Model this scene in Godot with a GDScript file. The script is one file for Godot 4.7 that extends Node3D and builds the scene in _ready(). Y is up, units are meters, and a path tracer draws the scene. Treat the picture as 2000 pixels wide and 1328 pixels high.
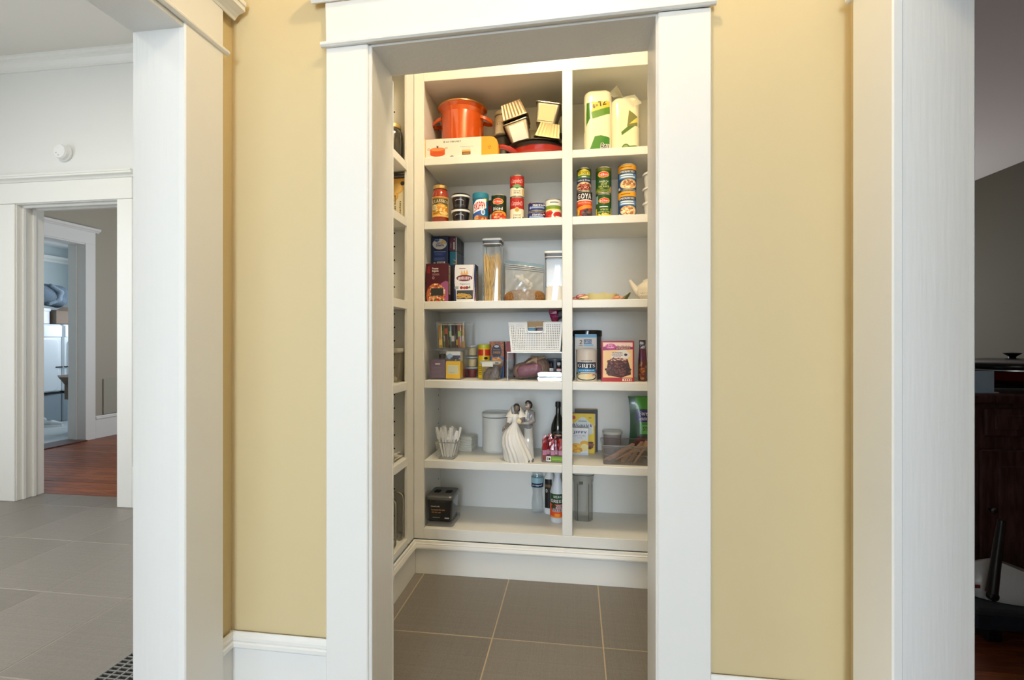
extends Node3D
# A hallway with a doorway into a pantry, openings to a tiled room on the left and a dark room on the right.
# Metres, y up, camera at x 0, z 0. Depths in the builders are given as d = -z.

var rng := RandomNumberGenerator.new()
var mats := {}
var taken := {}
const FLAT := 4294967295

func _ready():
	rng.seed = 7
	# ---- camera, sky, daylight, exposure
	var cam := Camera3D.new()
	cam.name = "camera"
	cam.position = Vector3(0, 1.23, 0)
	cam.rotation.y = 0.135383
	cam.fov = 71.344
	cam.near = 0.02
	add_child(cam)
	cam.current = true
	var env := Environment.new()
	env.tonemap_mode = Environment.TONE_MAPPER_LINEAR
	env.tonemap_exposure = 1.0
	env.background_mode = Environment.BG_SKY
	var sky := Sky.new()
	var skm := ProceduralSkyMaterial.new()
	skm.sky_top_color = Color(0.45, 0.62, 0.9)
	skm.sky_horizon_color = Color(0.8, 0.86, 0.95)
	skm.ground_bottom_color = Color(0.3, 0.32, 0.3)
	skm.ground_horizon_color = Color(0.6, 0.62, 0.6)
	skm.sky_energy_multiplier = 1.0
	sky.sky_material = skm
	env.sky = sky
	env.sdfgi_enabled = true
	env.ssao_enabled = true
	env.ssil_enabled = true
	var we := WorldEnvironment.new()
	we.name = "world_environment"
	we.environment = env
	add_child(we)
	# daylight through the windows (each a window opening behind or beside the camera)
	window_light("hall_window_light", Vector3(-0.1, 1.7, 5.42), 0.0, Vector2(1.3, 2.1), Color(0.88, 0.94, 1.0), HALL_E)
	window_light("left_window_light", Vector3(-2.65, 1.6, 2.53), 0.0, Vector2(1.3, 1.9), Color(0.9, 0.96, 1.0), LEFT_E)
	window_light("left_side_window_light", Vector3(-5.13, 1.6, -0.9), -PI / 2, Vector2(1.6, 1.8), Color(0.9, 0.96, 1.0), SIDE_E)
	window_light("laundry_window_light", Vector3(-6.9, 1.9, -6.93), PI, Vector2(1.0, 1.3), Color(0.92, 0.96, 1.0), LAUNDRY_E)
	window_light("hallway_window_light", Vector3(-3.24, 1.7, -5.3), PI / 2, Vector2(1.1, 1.5), Color(0.92, 0.96, 1.0), HALLWAY_E)
	window_light("right_window_light", Vector3(3.3, 1.7, -8.93), PI, Vector2(1.5, 1.7), Color(0.95, 0.97, 1.0), RIGHT_E)
	make_textures()
	build_hall()
	build_pantry()
	build_left_rooms()
	build_right_room()
	shelf_one()
	shelf_two()
	shelf_three()
	shelf_four()
	shelf_five()
	shelf_six()
	side_unit_things()

const HALL_E := 19.0
const LEFT_E := 2.3
const SIDE_E := 4.0
const LAUNDRY_E := 3.2
const HALLWAY_E := 3.6
const RIGHT_E := 11.0
const HALL_LAMP_E := 0.6
const PANTRY_E := 2.2
const KITCHEN_E := 5.8

func window_light(called, pos, turn, size, col, e):
	var l := AreaLight3D.new()
	l.name = called
	l.position = pos
	l.rotation.y = turn
	l.area_size = size
	l.light_color = col
	l.light_energy = e
	l.area_range = 20.0
	l.area_attenuation = 2.0
	l.shadow_enabled = true
	add_child(l)

# ---------------------------------------------------------------- naming
func numbered(called):
	if not taken.has(called):
		taken[called] = 0
		return called
	taken[called] += 1
	return "%s_%03d" % [called, taken[called]]

func tag(o, label = "", category = "", group = "", kind = ""):
	if label: o.set_meta("label", label)
	if category: o.set_meta("category", category)
	if group: o.set_meta("group", group)
	if kind: o.set_meta("kind", kind)
	return o

func thing(called, label, category, pos = Vector3.ZERO, turn = 0.0, group = ""):
	var o := Node3D.new()
	o.name = numbered(called)
	add_child(o)
	o.position = pos
	o.rotation.y = turn
	return tag(o, label, category, group)

func part(called, mesh, parent, pos = Vector3.ZERO):
	var o := MeshInstance3D.new()
	o.name = called
	o.mesh = mesh
	o.position = pos
	parent.add_child(o, true)
	return o

func single(called, mesh, label, category, pos = Vector3.ZERO, turn = 0.0, group = ""):
	var o := MeshInstance3D.new()
	o.name = numbered(called)
	o.mesh = mesh
	add_child(o)
	o.position = pos
	o.rotation.y = turn
	return tag(o, label, category, group)

func struct(called, mesh = null):
	var o = MeshInstance3D.new() if mesh else Node3D.new()
	o.name = numbered(called)
	if mesh: o.mesh = mesh
	add_child(o)
	return tag(o, "", "", "", "structure")

func at(x, y, d): return Vector3(x, y, -d)
func facing(x, d): return atan2(-x, d)

# ---------------------------------------------------------------- materials
func M(key, col = Color.WHITE, rough = 0.5, o = {}):
	if mats.has(key): return mats[key]
	var m := StandardMaterial3D.new()
	m.resource_name = key
	m.albedo_color = col
	m.roughness = rough
	m.metallic = o.get("metal", 0.0)
	if o.has("spec"): m.metallic_specular = o.spec
	if o.has("tex"): m.albedo_texture = o.tex
	if o.has("alpha"):
		m.transparency = BaseMaterial3D.TRANSPARENCY_ALPHA
		m.albedo_color.a = o.alpha
	if o.has("coat"):
		m.clearcoat_enabled = true
		m.clearcoat = o.coat
		m.clearcoat_roughness = 0.08
	if o.has("tri"):
		m.uv1_triplanar = true
		m.uv1_world_triplanar = o.get("world", false)
		m.uv1_scale = o.tri
	if o.has("bump"):
		m.heightmap_enabled = true
		m.heightmap_texture = o.bump
		m.heightmap_scale = o.get("deep", 0.1)
	if o.has("vc"): m.vertex_color_use_as_albedo = true
	if o.has("rim"):
		m.rim_enabled = true
		m.rim = o.rim
	if o.has("back"):
		m.backlight_enabled = true
		m.backlight = o.back
	if o.has("emit"):
		m.emission_enabled = true
		m.emission = o.emit
		m.emission_energy_multiplier = o.get("glow", 1.0)
	mats[key] = m
	return m

func rgb8(r, g, b): return Color8(r, g, b)

# ---------------------------------------------------------------- geometry
func ST():
	var st := SurfaceTool.new()
	st.begin(Mesh.PRIMITIVE_TRIANGLES)
	st.set_smooth_group(FLAT)
	return st

func tri(st, a, b, c, out, ua = Vector2.ZERO, ub = Vector2.ZERO, uc = Vector2.ZERO):
	if (a - c).cross(a - b).dot(out) < 0.0:
		var t = b
		b = c
		c = t
		t = ub
		ub = uc
		uc = t
	st.set_uv(ua)
	st.add_vertex(a)
	st.set_uv(ub)
	st.add_vertex(b)
	st.set_uv(uc)
	st.add_vertex(c)

func quad(st, a, b, c, d, out, uv = [Vector2(0, 1), Vector2(1, 1), Vector2(1, 0), Vector2(0, 0)]):
	tri(st, a, b, c, out, uv[0], uv[1], uv[2])
	tri(st, a, c, d, out, uv[0], uv[2], uv[3])

func mesh_of(st, m, onto = null):
	st.generate_normals()
	var me = st.commit(onto) if onto else st.commit()
	me.surface_set_material(me.get_surface_count() - 1, m)
	return me

# box with chamfered edges; faces listed in skip are left out ("f" front, "b", "l", "r", "t", "u")
func box(st, c, s, bv = 0.0, bs = Basis(), skip = ""):
	st.set_smooth_group(FLAT)
	var h = s / 2.0
	bv = min(bv, min(h.x, min(h.y, h.z)) * 0.9)
	var ax = [Vector3(1, 0, 0), Vector3(0, 1, 0), Vector3(0, 0, 1)]
	var tags = {"0+": "r", "0-": "l", "1+": "t", "1-": "u", "2+": "f", "2-": "b"}
	for i in 3:
		var j = (i + 1) % 3
		var k = (i + 2) % 3
		for sg in [1.0, -1.0]:
			if tags[str(i) + ("+" if sg > 0 else "-")] in skip: continue
			var n = ax[i] * sg
			var p = n * h[i]
			var u = ax[j] * (h[j] - bv)
			var v = ax[k] * (h[k] - bv)
			quad(st, c + bs * (p - u - v), c + bs * (p + u - v), c + bs * (p + u + v), c + bs * (p - u + v), bs * n)
	if bv <= 0.0: return
	for i in 3:
		var j = (i + 1) % 3
		var k = (i + 2) % 3
		for a in [1.0, -1.0]:
			for b in [1.0, -1.0]:
				var p1 = ax[j] * a * h[j] + ax[k] * b * (h[k] - bv)
				var p2 = ax[j] * a * (h[j] - bv) + ax[k] * b * h[k]
				var e = ax[i] * (h[i] - bv)
				quad(st, c + bs * (p1 - e), c + bs * (p1 + e), c + bs * (p2 + e), c + bs * (p2 - e), bs * (ax[j] * a + ax[k] * b))
	for a in [1.0, -1.0]:
		for b in [1.0, -1.0]:
			for g in [1.0, -1.0]:
				var q = Vector3(a * h.x, b * h.y, g * h.z)
				tri(st, c + bs * (q - Vector3(0, b, g) * bv), c + bs * (q - Vector3(a, 0, g) * bv), c + bs * (q - Vector3(a, b, 0) * bv), bs * Vector3(a, b, g))

# block between x, y and depth limits (world axes, d = -z)
func blk(st, x0, x1, y0, y1, d0, d1, bv = 0.0, skip = ""):
	box(st, Vector3((x0 + x1) / 2.0, (y0 + y1) / 2.0, -(d0 + d1) / 2.0), Vector3(x1 - x0, y1 - y0, d1 - d0), bv, Basis(), skip)

func blocks(list, m, bv = 0.0):
	var st = ST()
	for b in list: blk(st, b[0], b[1], b[2], b[3], b[4], b[5], bv)
	return mesh_of(st, m)

func bar(x0, x1, y0, y1, d0, d1, m, bv = 0.002):
	var st = ST()
	blk(st, x0, x1, y0, y1, d0, d1, bv)
	return mesh_of(st, m)

func box_mesh(s, m, bv = 0.002, c = Vector3.ZERO, bs = Basis()):
	var st = ST()
	box(st, c, s, bv, bs)
	return mesh_of(st, m)

func ring(rx, rz, y, n, cx = 0.0, cz = 0.0):
	var p := PackedVector3Array()
	for i in n + 1:
		var a = TAU * (float(i) / n - 0.5)
		p.append(Vector3(cx + sin(a) * rx, y, cz + cos(a) * rz))
	return p

# rounded rectangle seen from above, starting at the back centre
func rrect(w, dp, r, y, n = 4, cx = 0.0, cz = 0.0):
	var p := PackedVector3Array()
	p.append(Vector3(cx, y, cz - dp / 2))
	for c in [[-1, -1, -PI], [-1, 1, -PI / 2], [1, 1, 0.0], [1, -1, PI / 2]]:
		for i in n + 1:
			var a = c[2] + PI / 2 * i / n
			p.append(Vector3(cx + c[0] * (w / 2 - r) + sin(a) * r, y, cz + c[1] * (dp / 2 - r) + cos(a) * r))
	p.append(Vector3(cx, y, cz - dp / 2))
	return p

# skin over rings of equal length; mode 0 smooth, 1 sharp between rings, 2 flat
func loft(st, rings, mode = 1, cap0 = true, cap1 = true, inward = false, g0 = 1):
	var n = rings[0].size()
	var cs = []
	for r in rings:
		var c = Vector3.ZERO
		for i in n - 1: c += r[i]
		cs.append(c / (n - 1))
	var tot = 0.0
	var len = [0.0]
	for i in rings.size() - 1:
		tot += (rings[i + 1][n / 4] - rings[i][n / 4]).length()
		len.append(tot)
	var sides = []
	var sgn = 0.0
	for i in rings.size() - 1:
		var ctr = (cs[i] + cs[i + 1]) / 2
		for j in n - 1:
			var a = rings[i][j]
			var b = rings[i][j + 1]
			var c = rings[i + 1][j + 1]
			var d = rings[i + 1][j]
			var side = (b - a + c - d).cross(c + d - a - b)
			sides.append(side)
			sgn += side.dot((a + b + c + d) / 4 - ctr)
	sgn = (1.0 if sgn >= 0.0 else -1.0) * (-1.0 if inward else 1.0)
	for i in rings.size() - 1:
		st.set_smooth_group(FLAT if mode == 2 else g0 + (i if mode == 1 else 0))
		for j in n - 1:
			var a = rings[i][j]
			var b = rings[i][j + 1]
			var c = rings[i + 1][j + 1]
			var d = rings[i + 1][j]
			var out = sides[i * (n - 1) + j] * sgn
			var v0 = 1.0 - len[i] / max(tot, 1e-6)
			var v1 = 1.0 - len[i + 1] / max(tot, 1e-6)
			var u0 = float(j) / (n - 1)
			var u1 = float(j + 1) / (n - 1)
			if a.distance_to(b) > 1e-7: tri(st, a, b, c, out, Vector2(u0, v0), Vector2(u1, v0), Vector2(u1, v1))
			if c.distance_to(d) > 1e-7: tri(st, a, c, d, out, Vector2(u0, v0), Vector2(u1, v1), Vector2(u0, v1))
	st.set_smooth_group(FLAT)
	for e in [[cap0, 0, 1], [cap1, rings.size() - 1, rings.size() - 2]]:
		if not e[0]: continue
		var r = rings[e[1]]
		var o = cs[e[1]] - cs[e[2]]
		if inward: o = -o
		for j in n - 1:
			if r[j].distance_to(r[j + 1]) > 1e-7: tri(st, cs[e[1]], r[j], r[j + 1], o)

# turned profile: list of [radius, y]
func lathe(st, prof, n = 24, mode = 1, c = Vector3.ZERO, caps = true):
	var rs = []
	for p in prof:
		var r = ring(max(p[0], 0.0), max(p[0], 0.0), p[1] + c.y, n, c.x, c.z)
		rs.append(r)
	loft(st, rs, mode, caps and prof[0][0] > 1e-5, caps and prof[-1][0] > 1e-5)

func turned(prof, m, n = 24, mode = 1, c = Vector3.ZERO, caps = true):
	var st = ST()
	lathe(st, prof, n, mode, c, caps)
	return mesh_of(st, m)

func tube(st, pts, r, n = 8, r2 = -1.0):
	if r2 < 0.0: r2 = r
	var rs = []
	var up = Vector3(0.123, 0.97, 0.21)
	for i in pts.size():
		var t = (pts[min(i + 1, pts.size() - 1)] - pts[max(i - 1, 0)]).normalized()
		var x = t.cross(up)
		if x.length() < 0.05: x = t.cross(Vector3(1, 0, 0))
		x = x.normalized()
		var y = x.cross(t).normalized()
		up = y
		var rr = lerp(r, r2, float(i) / max(pts.size() - 1, 1))
		var p := PackedVector3Array()
		for j in n + 1:
			var a = TAU * j / n
			p.append(pts[i] + x * cos(a) * rr + y * sin(a) * rr)
		rs.append(p)
	loft(st, rs, 0)

func tube_mesh(pts, r, m, n = 8, r2 = -1.0):
	var st = ST()
	tube(st, pts, r, n, r2)
	return mesh_of(st, m)

# part of a cylinder skin, for paper labels
func patch(r, y0, y1, a0, a1, m, n = 12, r1 = -1.0):
	if r1 < 0.0: r1 = r
	var st = ST()
	st.set_smooth_group(1)
	for i in n:
		var t0 = a0 + (a1 - a0) * i / n
		var t1 = a0 + (a1 - a0) * (i + 1) / n
		var u0 = float(i) / n
		var u1 = float(i + 1) / n
		quad(st, Vector3(sin(t0) * r, y0, cos(t0) * r), Vector3(sin(t1) * r, y0, cos(t1) * r), Vector3(sin(t1) * r1, y1, cos(t1) * r1), Vector3(sin(t0) * r1, y1, cos(t0) * r1), Vector3(sin(t0), 0, cos(t0)), [Vector2(u0, 1), Vector2(u1, 1), Vector2(u1, 0), Vector2(u0, 0)])
	return mesh_of(st, m)

# prism: outline in x, y, thick in z from z0 to z1, with a chamfer
func prism(st, pts, z0, z1, bs = Basis(), o = Vector3.ZERO):
	st.set_smooth_group(FLAT)
	var c = Vector2.ZERO
	for p in pts: c += p
	c /= pts.size()
	var idx = Geometry2D.triangulate_polygon(pts)
	for k in range(0, idx.size(), 3):
		for z in [z0, z1]:
			var t = []
			for q in 3: t.append(o + bs * Vector3(pts[idx[k + q]].x, pts[idx[k + q]].y, z))
			tri(st, t[0], t[1], t[2], bs * Vector3(0, 0, 1 if z == max(z0, z1) else -1))
	var area = 0.0
	for i in pts.size(): area += pts[i].cross(pts[(i + 1) % pts.size()])
	for i in pts.size():
		var a = pts[i]
		var b = pts[(i + 1) % pts.size()]
		var nn = Vector2((b - a).y, -(b - a).x) * (1.0 if area > 0 else -1.0)
		quad(st, o + bs * Vector3(a.x, a.y, z0), o + bs * Vector3(b.x, b.y, z0), o + bs * Vector3(b.x, b.y, z1), o + bs * Vector3(a.x, a.y, z1), bs * Vector3(nn.x, nn.y, 0))

# moulding: profile in (out, up) swept along a straight run
func molding(st, prof, a, b, outdir):
	st.set_smooth_group(FLAT)
	var n = prof.size()
	var A = []
	var B = []
	for p in prof:
		A.append(a + outdir * p[0] + Vector3(0, p[1], 0))
		B.append(b + outdir * p[0] + Vector3(0, p[1], 0))
	var c = Vector2.ZERO
	for p in prof: c += Vector2(p[0], p[1]) / n
	for i in n - 1:
		var m = (Vector2(prof[i][0], prof[i][1]) + Vector2(prof[i + 1][0], prof[i + 1][1])) / 2 - c
		quad(st, A[i], B[i], B[i + 1], A[i + 1], outdir * m.x + Vector3(0, m.y, 0))
	var poly := PackedVector2Array()
	for p in prof: poly.append(Vector2(p[0], p[1]))
	var idx = Geometry2D.triangulate_polygon(poly)
	for k in range(0, idx.size(), 3):
		tri(st, A[idx[k]], A[idx[k + 1]], A[idx[k + 2]], a - b)
		tri(st, B[idx[k]], B[idx[k + 1]], B[idx[k + 2]], b - a)

# smooth body from tapered capsules [a, b, ra, rb], meshed as surface nets
func nets(caps, cell, m, k = 0.01, wob = 0.0):
	var lo = Vector3(1e9, 1e9, 1e9)
	var hi = -lo
	for c in caps:
		var r = max(c[2], c[3]) + cell * 2.5 + k
		for q in 2:
			lo = lo.min(c[q] - Vector3.ONE * r)
			hi = hi.max(c[q] + Vector3.ONE * r)
	var nx = int((hi.x - lo.x) / cell) + 2
	var ny = int((hi.y - lo.y) / cell) + 2
	var nz = int((hi.z - lo.z) / cell) + 2
	var g := PackedFloat32Array()
	g.resize(nx * ny * nz)
	g.fill(1.0)
	for c in caps:
		var a: Vector3 = c[0]
		var ba: Vector3 = c[1] - c[0]
		var bb: float = max(ba.length_squared(), 1e-12)
		var r: float = max(c[2], c[3]) + cell * 2.0 + k
		var l = ((c[0].min(c[1]) - Vector3.ONE * r - lo) / cell).floor()
		var h = ((c[0].max(c[1]) + Vector3.ONE * r - lo) / cell).ceil()
		for z in range(max(0, l.z), min(nz, h.z + 1)):
			for y in range(max(0, l.y), min(ny, h.y + 1)):
				for x in range(max(0, l.x), min(nx, h.x + 1)):
					var p: Vector3 = lo + Vector3(x, y, z) * cell
					var t: float = clampf((p - a).dot(ba) / bb, 0.0, 1.0)
					var d: float = (p - a - ba * t).length() - lerpf(c[2], c[3], t)
					if wob > 0.0: d += wob * sin(p.x * 190.0 + p.y * 90.0) * sin(p.y * 150.0 + p.z * 210.0)
					var i: int = (z * ny + y) * nx + x
					var e: float = g[i]
					var hh: float = maxf(k - absf(d - e), 0.0) / maxf(k, 1e-6)
					g[i] = minf(d, e) - hh * hh * k * 0.25
	var vid := {}
	var vs := PackedVector3Array()
	var ns := PackedVector3Array()
	var off = [0, 1, nx, nx + 1, nx * ny, nx * ny + 1, nx * ny + nx, nx * ny + nx + 1]
	var ed = [[0, 1], [2, 3], [4, 5], [6, 7], [0, 2], [1, 3], [4, 6], [5, 7], [0, 4], [1, 5], [2, 6], [3, 7]]
	for z in nz - 1:
		for y in ny - 1:
			for x in nx - 1:
				var i: int = (z * ny + y) * nx + x
				var s := 0
				for q in 8:
					if g[i + off[q]] < 0.0: s += 1
				if s == 0 or s == 8: continue
				var sum := Vector3.ZERO
				var cnt := 0
				for e in ed:
					var f0: float = g[i + off[e[0]]]
					var f1: float = g[i + off[e[1]]]
					if (f0 < 0.0) == (f1 < 0.0): continue
					var t: float = f0 / (f0 - f1)
					var p0 := Vector3(e[0] & 1, (e[0] >> 1) & 1, e[0] >> 2)
					var p1 := Vector3(e[1] & 1, (e[1] >> 1) & 1, e[1] >> 2)
					sum += p0.lerp(p1, t)
					cnt += 1
				vid[i] = vs.size()
				vs.append(lo + (Vector3(x, y, z) + sum / cnt) * cell)
				var gr := Vector3(g[i + 1] - g[i] + g[i + off[7]] - g[i + off[6]], g[i + off[2]] - g[i] + g[i + off[7]] - g[i + off[5]], g[i + off[4]] - g[i] + g[i + off[7]] - g[i + off[3]])
				ns.append(gr.normalized())
	var ix := PackedInt32Array()
	var sx = [1, nx, nx * ny]
	for i in vid:
		for ax in 3:
			var j: int = i + sx[ax]
			if (g[i] < 0.0) == (g[j] < 0.0): continue
			var u: int = sx[(ax + 1) % 3]
			var v: int = sx[(ax + 2) % 3]
			if not (vid.has(i - u) and vid.has(i - v) and vid.has(i - u - v)): continue
			var q = [vid[i - u - v], vid[i - v], vid[i], vid[i - u]]
			var nn = (vs[q[0]] - vs[q[2]]).cross(vs[q[0]] - vs[q[1]])
			if nn.dot(ns[q[0]]) < 0.0: q = [q[3], q[2], q[1], q[0]]
			ix.append_array(PackedInt32Array([q[0], q[1], q[2], q[0], q[2], q[3]]))
	var ar = []
	ar.resize(Mesh.ARRAY_MAX)
	ar[Mesh.ARRAY_VERTEX] = vs
	ar[Mesh.ARRAY_NORMAL] = ns
	ar[Mesh.ARRAY_INDEX] = ix
	var me := ArrayMesh.new()
	me.add_surface_from_arrays(Mesh.PRIMITIVE_TRIANGLES, ar)
	me.surface_set_material(0, m)
	return me

# ---------------------------------------------------------------- printed labels
var glyphs := {}

class Lab:
	var im: Image
	var w: float
	var h: float
	var ox: float
	var host
	var kx := 1.0
	func _init(hst, ww, hh, bg, wrap = false):
		host = hst
		w = ww
		h = hh
		kx = 0.86 if wrap else 1.0
		ox = ww / 2.0 + 0.07 * ww if wrap else 0.0
		im = Image.create(int(ww * (2 if wrap else 1)), int(hh), false, Image.FORMAT_RGBA8)
		im.fill(bg)
	func rc(x0, y0, x1, y1, c):
		im.fill_rect(Rect2i(int(round(ox + x0 * w * kx)), int(round(y0 * h)), max(1, int(round((x1 - x0) * w * kx))), max(1, int(round((y1 - y0) * h)))), c)
		return self
	func dot(x, y, c):
		if x >= 0 and y >= 0 and x < im.get_width() and y < im.get_height(): im.set_pixel(x, y, c)
	func el(cx, cy, rx, ry, c):
		var X = ox + cx * w * kx
		var Y = cy * h
		var a = rx * w * kx
		var b = ry * h
		for y in range(int(Y - b), int(Y + b) + 2):
			var t = 1.0 - pow((y + 0.5 - Y) / b, 2)
			if t <= 0.0: continue
			var s = a * sqrt(t)
			for x in range(int(round(X - s)), int(round(X + s))): dot(x, y, c)
		return self
	func pg(pts, c):
		var q = []
		var lo = 1e9
		var hi = -1e9
		for p in pts:
			q.append(Vector2(ox + p[0] * w * kx, p[1] * h))
			lo = min(lo, p[1] * h)
			hi = max(hi, p[1] * h)
		for y in range(int(lo), int(hi) + 1):
			var xs = []
			var yy = y + 0.5
			for i in q.size():
				var a = q[i]
				var b = q[(i + 1) % q.size()]
				if (a.y <= yy) != (b.y <= yy): xs.append(a.x + (yy - a.y) / (b.y - a.y) * (b.x - a.x))
			xs.sort()
			for i in range(0, xs.size() - 1, 2):
				for x in range(int(round(xs[i])), int(round(xs[i + 1]))): dot(x, y, c)
		return self
	func sp(x0, y0, x1, y1, cols, n, r0, r1):
		for i in n:
			var x = host.rng.randf_range(x0, x1)
			var y = host.rng.randf_range(y0, y1)
			el(x, y, host.rng.randf_range(r0, r1), host.rng.randf_range(r0, r1) * w / h, cols[host.rng.randi() % cols.size()])
		return self
	# food heap inside an ellipse
	func heap(cx, cy, rx, ry, cols, n, r0, r1):
		for i in n:
			var a = host.rng.randf() * TAU
			var r = sqrt(host.rng.randf())
			el(cx + cos(a) * rx * r, cy + sin(a) * ry * r, host.rng.randf_range(r0, r1), host.rng.randf_range(r0, r1) * w / h * 0.8, cols[host.rng.randi() % cols.size()])
		return self
	# s centred at cx, cy; hh letter height as a share of h; o: serif, bold, w (width), slant, arc, turn, line (outline colour)
	func tx(s, cx, cy, hh, c, o = {}):
		if o.has("line"):
			var o2 = o.duplicate()
			o2.erase("line")
			for e in [[-1, 0], [1, 0], [0, -1], [0, 1], [-1, -1], [1, 1], [-1, 1], [1, -1]]:
				tx(s, cx + e[0] * o.get("lw", 1.5) / w, cy + e[1] * o.get("lw", 1.5) / h, hh, o.line, o2)
		var t: PackedVector2Array = host.letters(s, o.get("serif", false), o.get("bold", true))
		if t.is_empty(): return self
		var lo = t[0]
		var hi = t[0]
		for p in t:
			lo = lo.min(p)
			hi = hi.max(p)
		var sy = hh * h / max(hi.y - lo.y, 1e-6)
		var sx = o.w * w * kx / max(hi.x - lo.x, 1e-6) if o.has("w") else sy
		var mid = (lo + hi) / 2
		var half = (hi.x - lo.x) / 2 * sx
		var X = ox + cx * w * kx
		var Y = cy * h
		var ca = cos(o.get("turn", 0.0))
		var sa = sin(o.get("turn", 0.0))
		for k in range(0, t.size(), 3):
			var q = []
			for e in 3:
				var p = t[k + e] - mid
				var x = p.x * sx + p.y * sy * o.get("slant", 0.0)
				var y = -p.y * sy + o.get("arc", 0.0) * h * pow(x / max(half, 1.0), 2)
				q.append(Vector2(X + x * ca - y * sa, Y + x * sa + y * ca))
			fill3(q[0], q[1], q[2], c)
		return self
	func fill3(a, b, d, c):
		var y0 = int(floor(min(a.y, min(b.y, d.y))))
		var y1 = int(ceil(max(a.y, max(b.y, d.y))))
		var q = [a, b, d]
		for y in range(y0, y1 + 1):
			var yy = y + 0.5
			var lo = 1e9
			var hi = -1e9
			for i in 3:
				var u = q[i]
				var v = q[(i + 1) % 3]
				if (u.y <= yy) != (v.y <= yy):
					var x = u.x + (yy - u.y) / (v.y - u.y) * (v.x - u.x)
					lo = min(lo, x)
					hi = max(hi, x)
			if hi < lo: continue
			for x in range(int(round(lo)), int(round(hi))): dot(x, y, c)
	func lines(x0, x1, y0, n, step, c, th = 0.012):
		for i in n:
			var e = x1 - (x1 - x0) * host.rng.randf() * 0.3
			rc(x0, y0 + i * step, e, y0 + i * step + th, c)
		return self
	func tex():
		return ImageTexture.create_from_image(im)

# triangles of a line of text, as points in threes
func letters(s, serif, bold):
	var key = "%s|%s|%s" % [s, serif, bold]
	if glyphs.has(key): return glyphs[key]
	var f := SystemFont.new()
	f.font_names = PackedStringArray(["Droid Serif" if serif else "Droid Sans"])
	f.font_weight = 700 if bold else 400
	var t := TextMesh.new()
	t.font = f
	t.text = s
	t.font_size = 32
	t.pixel_size = 0.05
	t.depth = 0.0
	t.curve_step = 2.0
	var ar = t.get_mesh_arrays()
	var r := PackedVector2Array()
	if ar.size() and ar[Mesh.ARRAY_VERTEX] != null:
		var v = ar[Mesh.ARRAY_VERTEX]
		if ar[Mesh.ARRAY_INDEX] != null and ar[Mesh.ARRAY_INDEX].size():
			for i in ar[Mesh.ARRAY_INDEX]: r.append(Vector2(v[i].x, v[i].y))
		else:
			for p in v: r.append(Vector2(p.x, p.y))
	glyphs[key] = r
	return r

func lab(w, h, bg, wrap = false): return Lab.new(self, w, h, bg, wrap)

func print_mat(key, l, rough = 0.42): return M(key, Color.WHITE, rough, {"tex": l.tex()})

# ---------------------------------------------------------------- surfaces
func noise_tex(size, freq, oct = 3, seed_ = 1, ramp = null):
	var t := NoiseTexture2D.new()
	t.width = size
	t.height = size
	t.seamless = true
	var n := FastNoiseLite.new()
	n.seed = seed_
	n.frequency = freq
	n.fractal_octaves = oct
	t.noise = n
	if ramp:
		var g := Gradient.new()
		g.set_color(0, ramp[0])
		g.set_color(1, ramp[1])
		t.color_ramp = g
	return t

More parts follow.
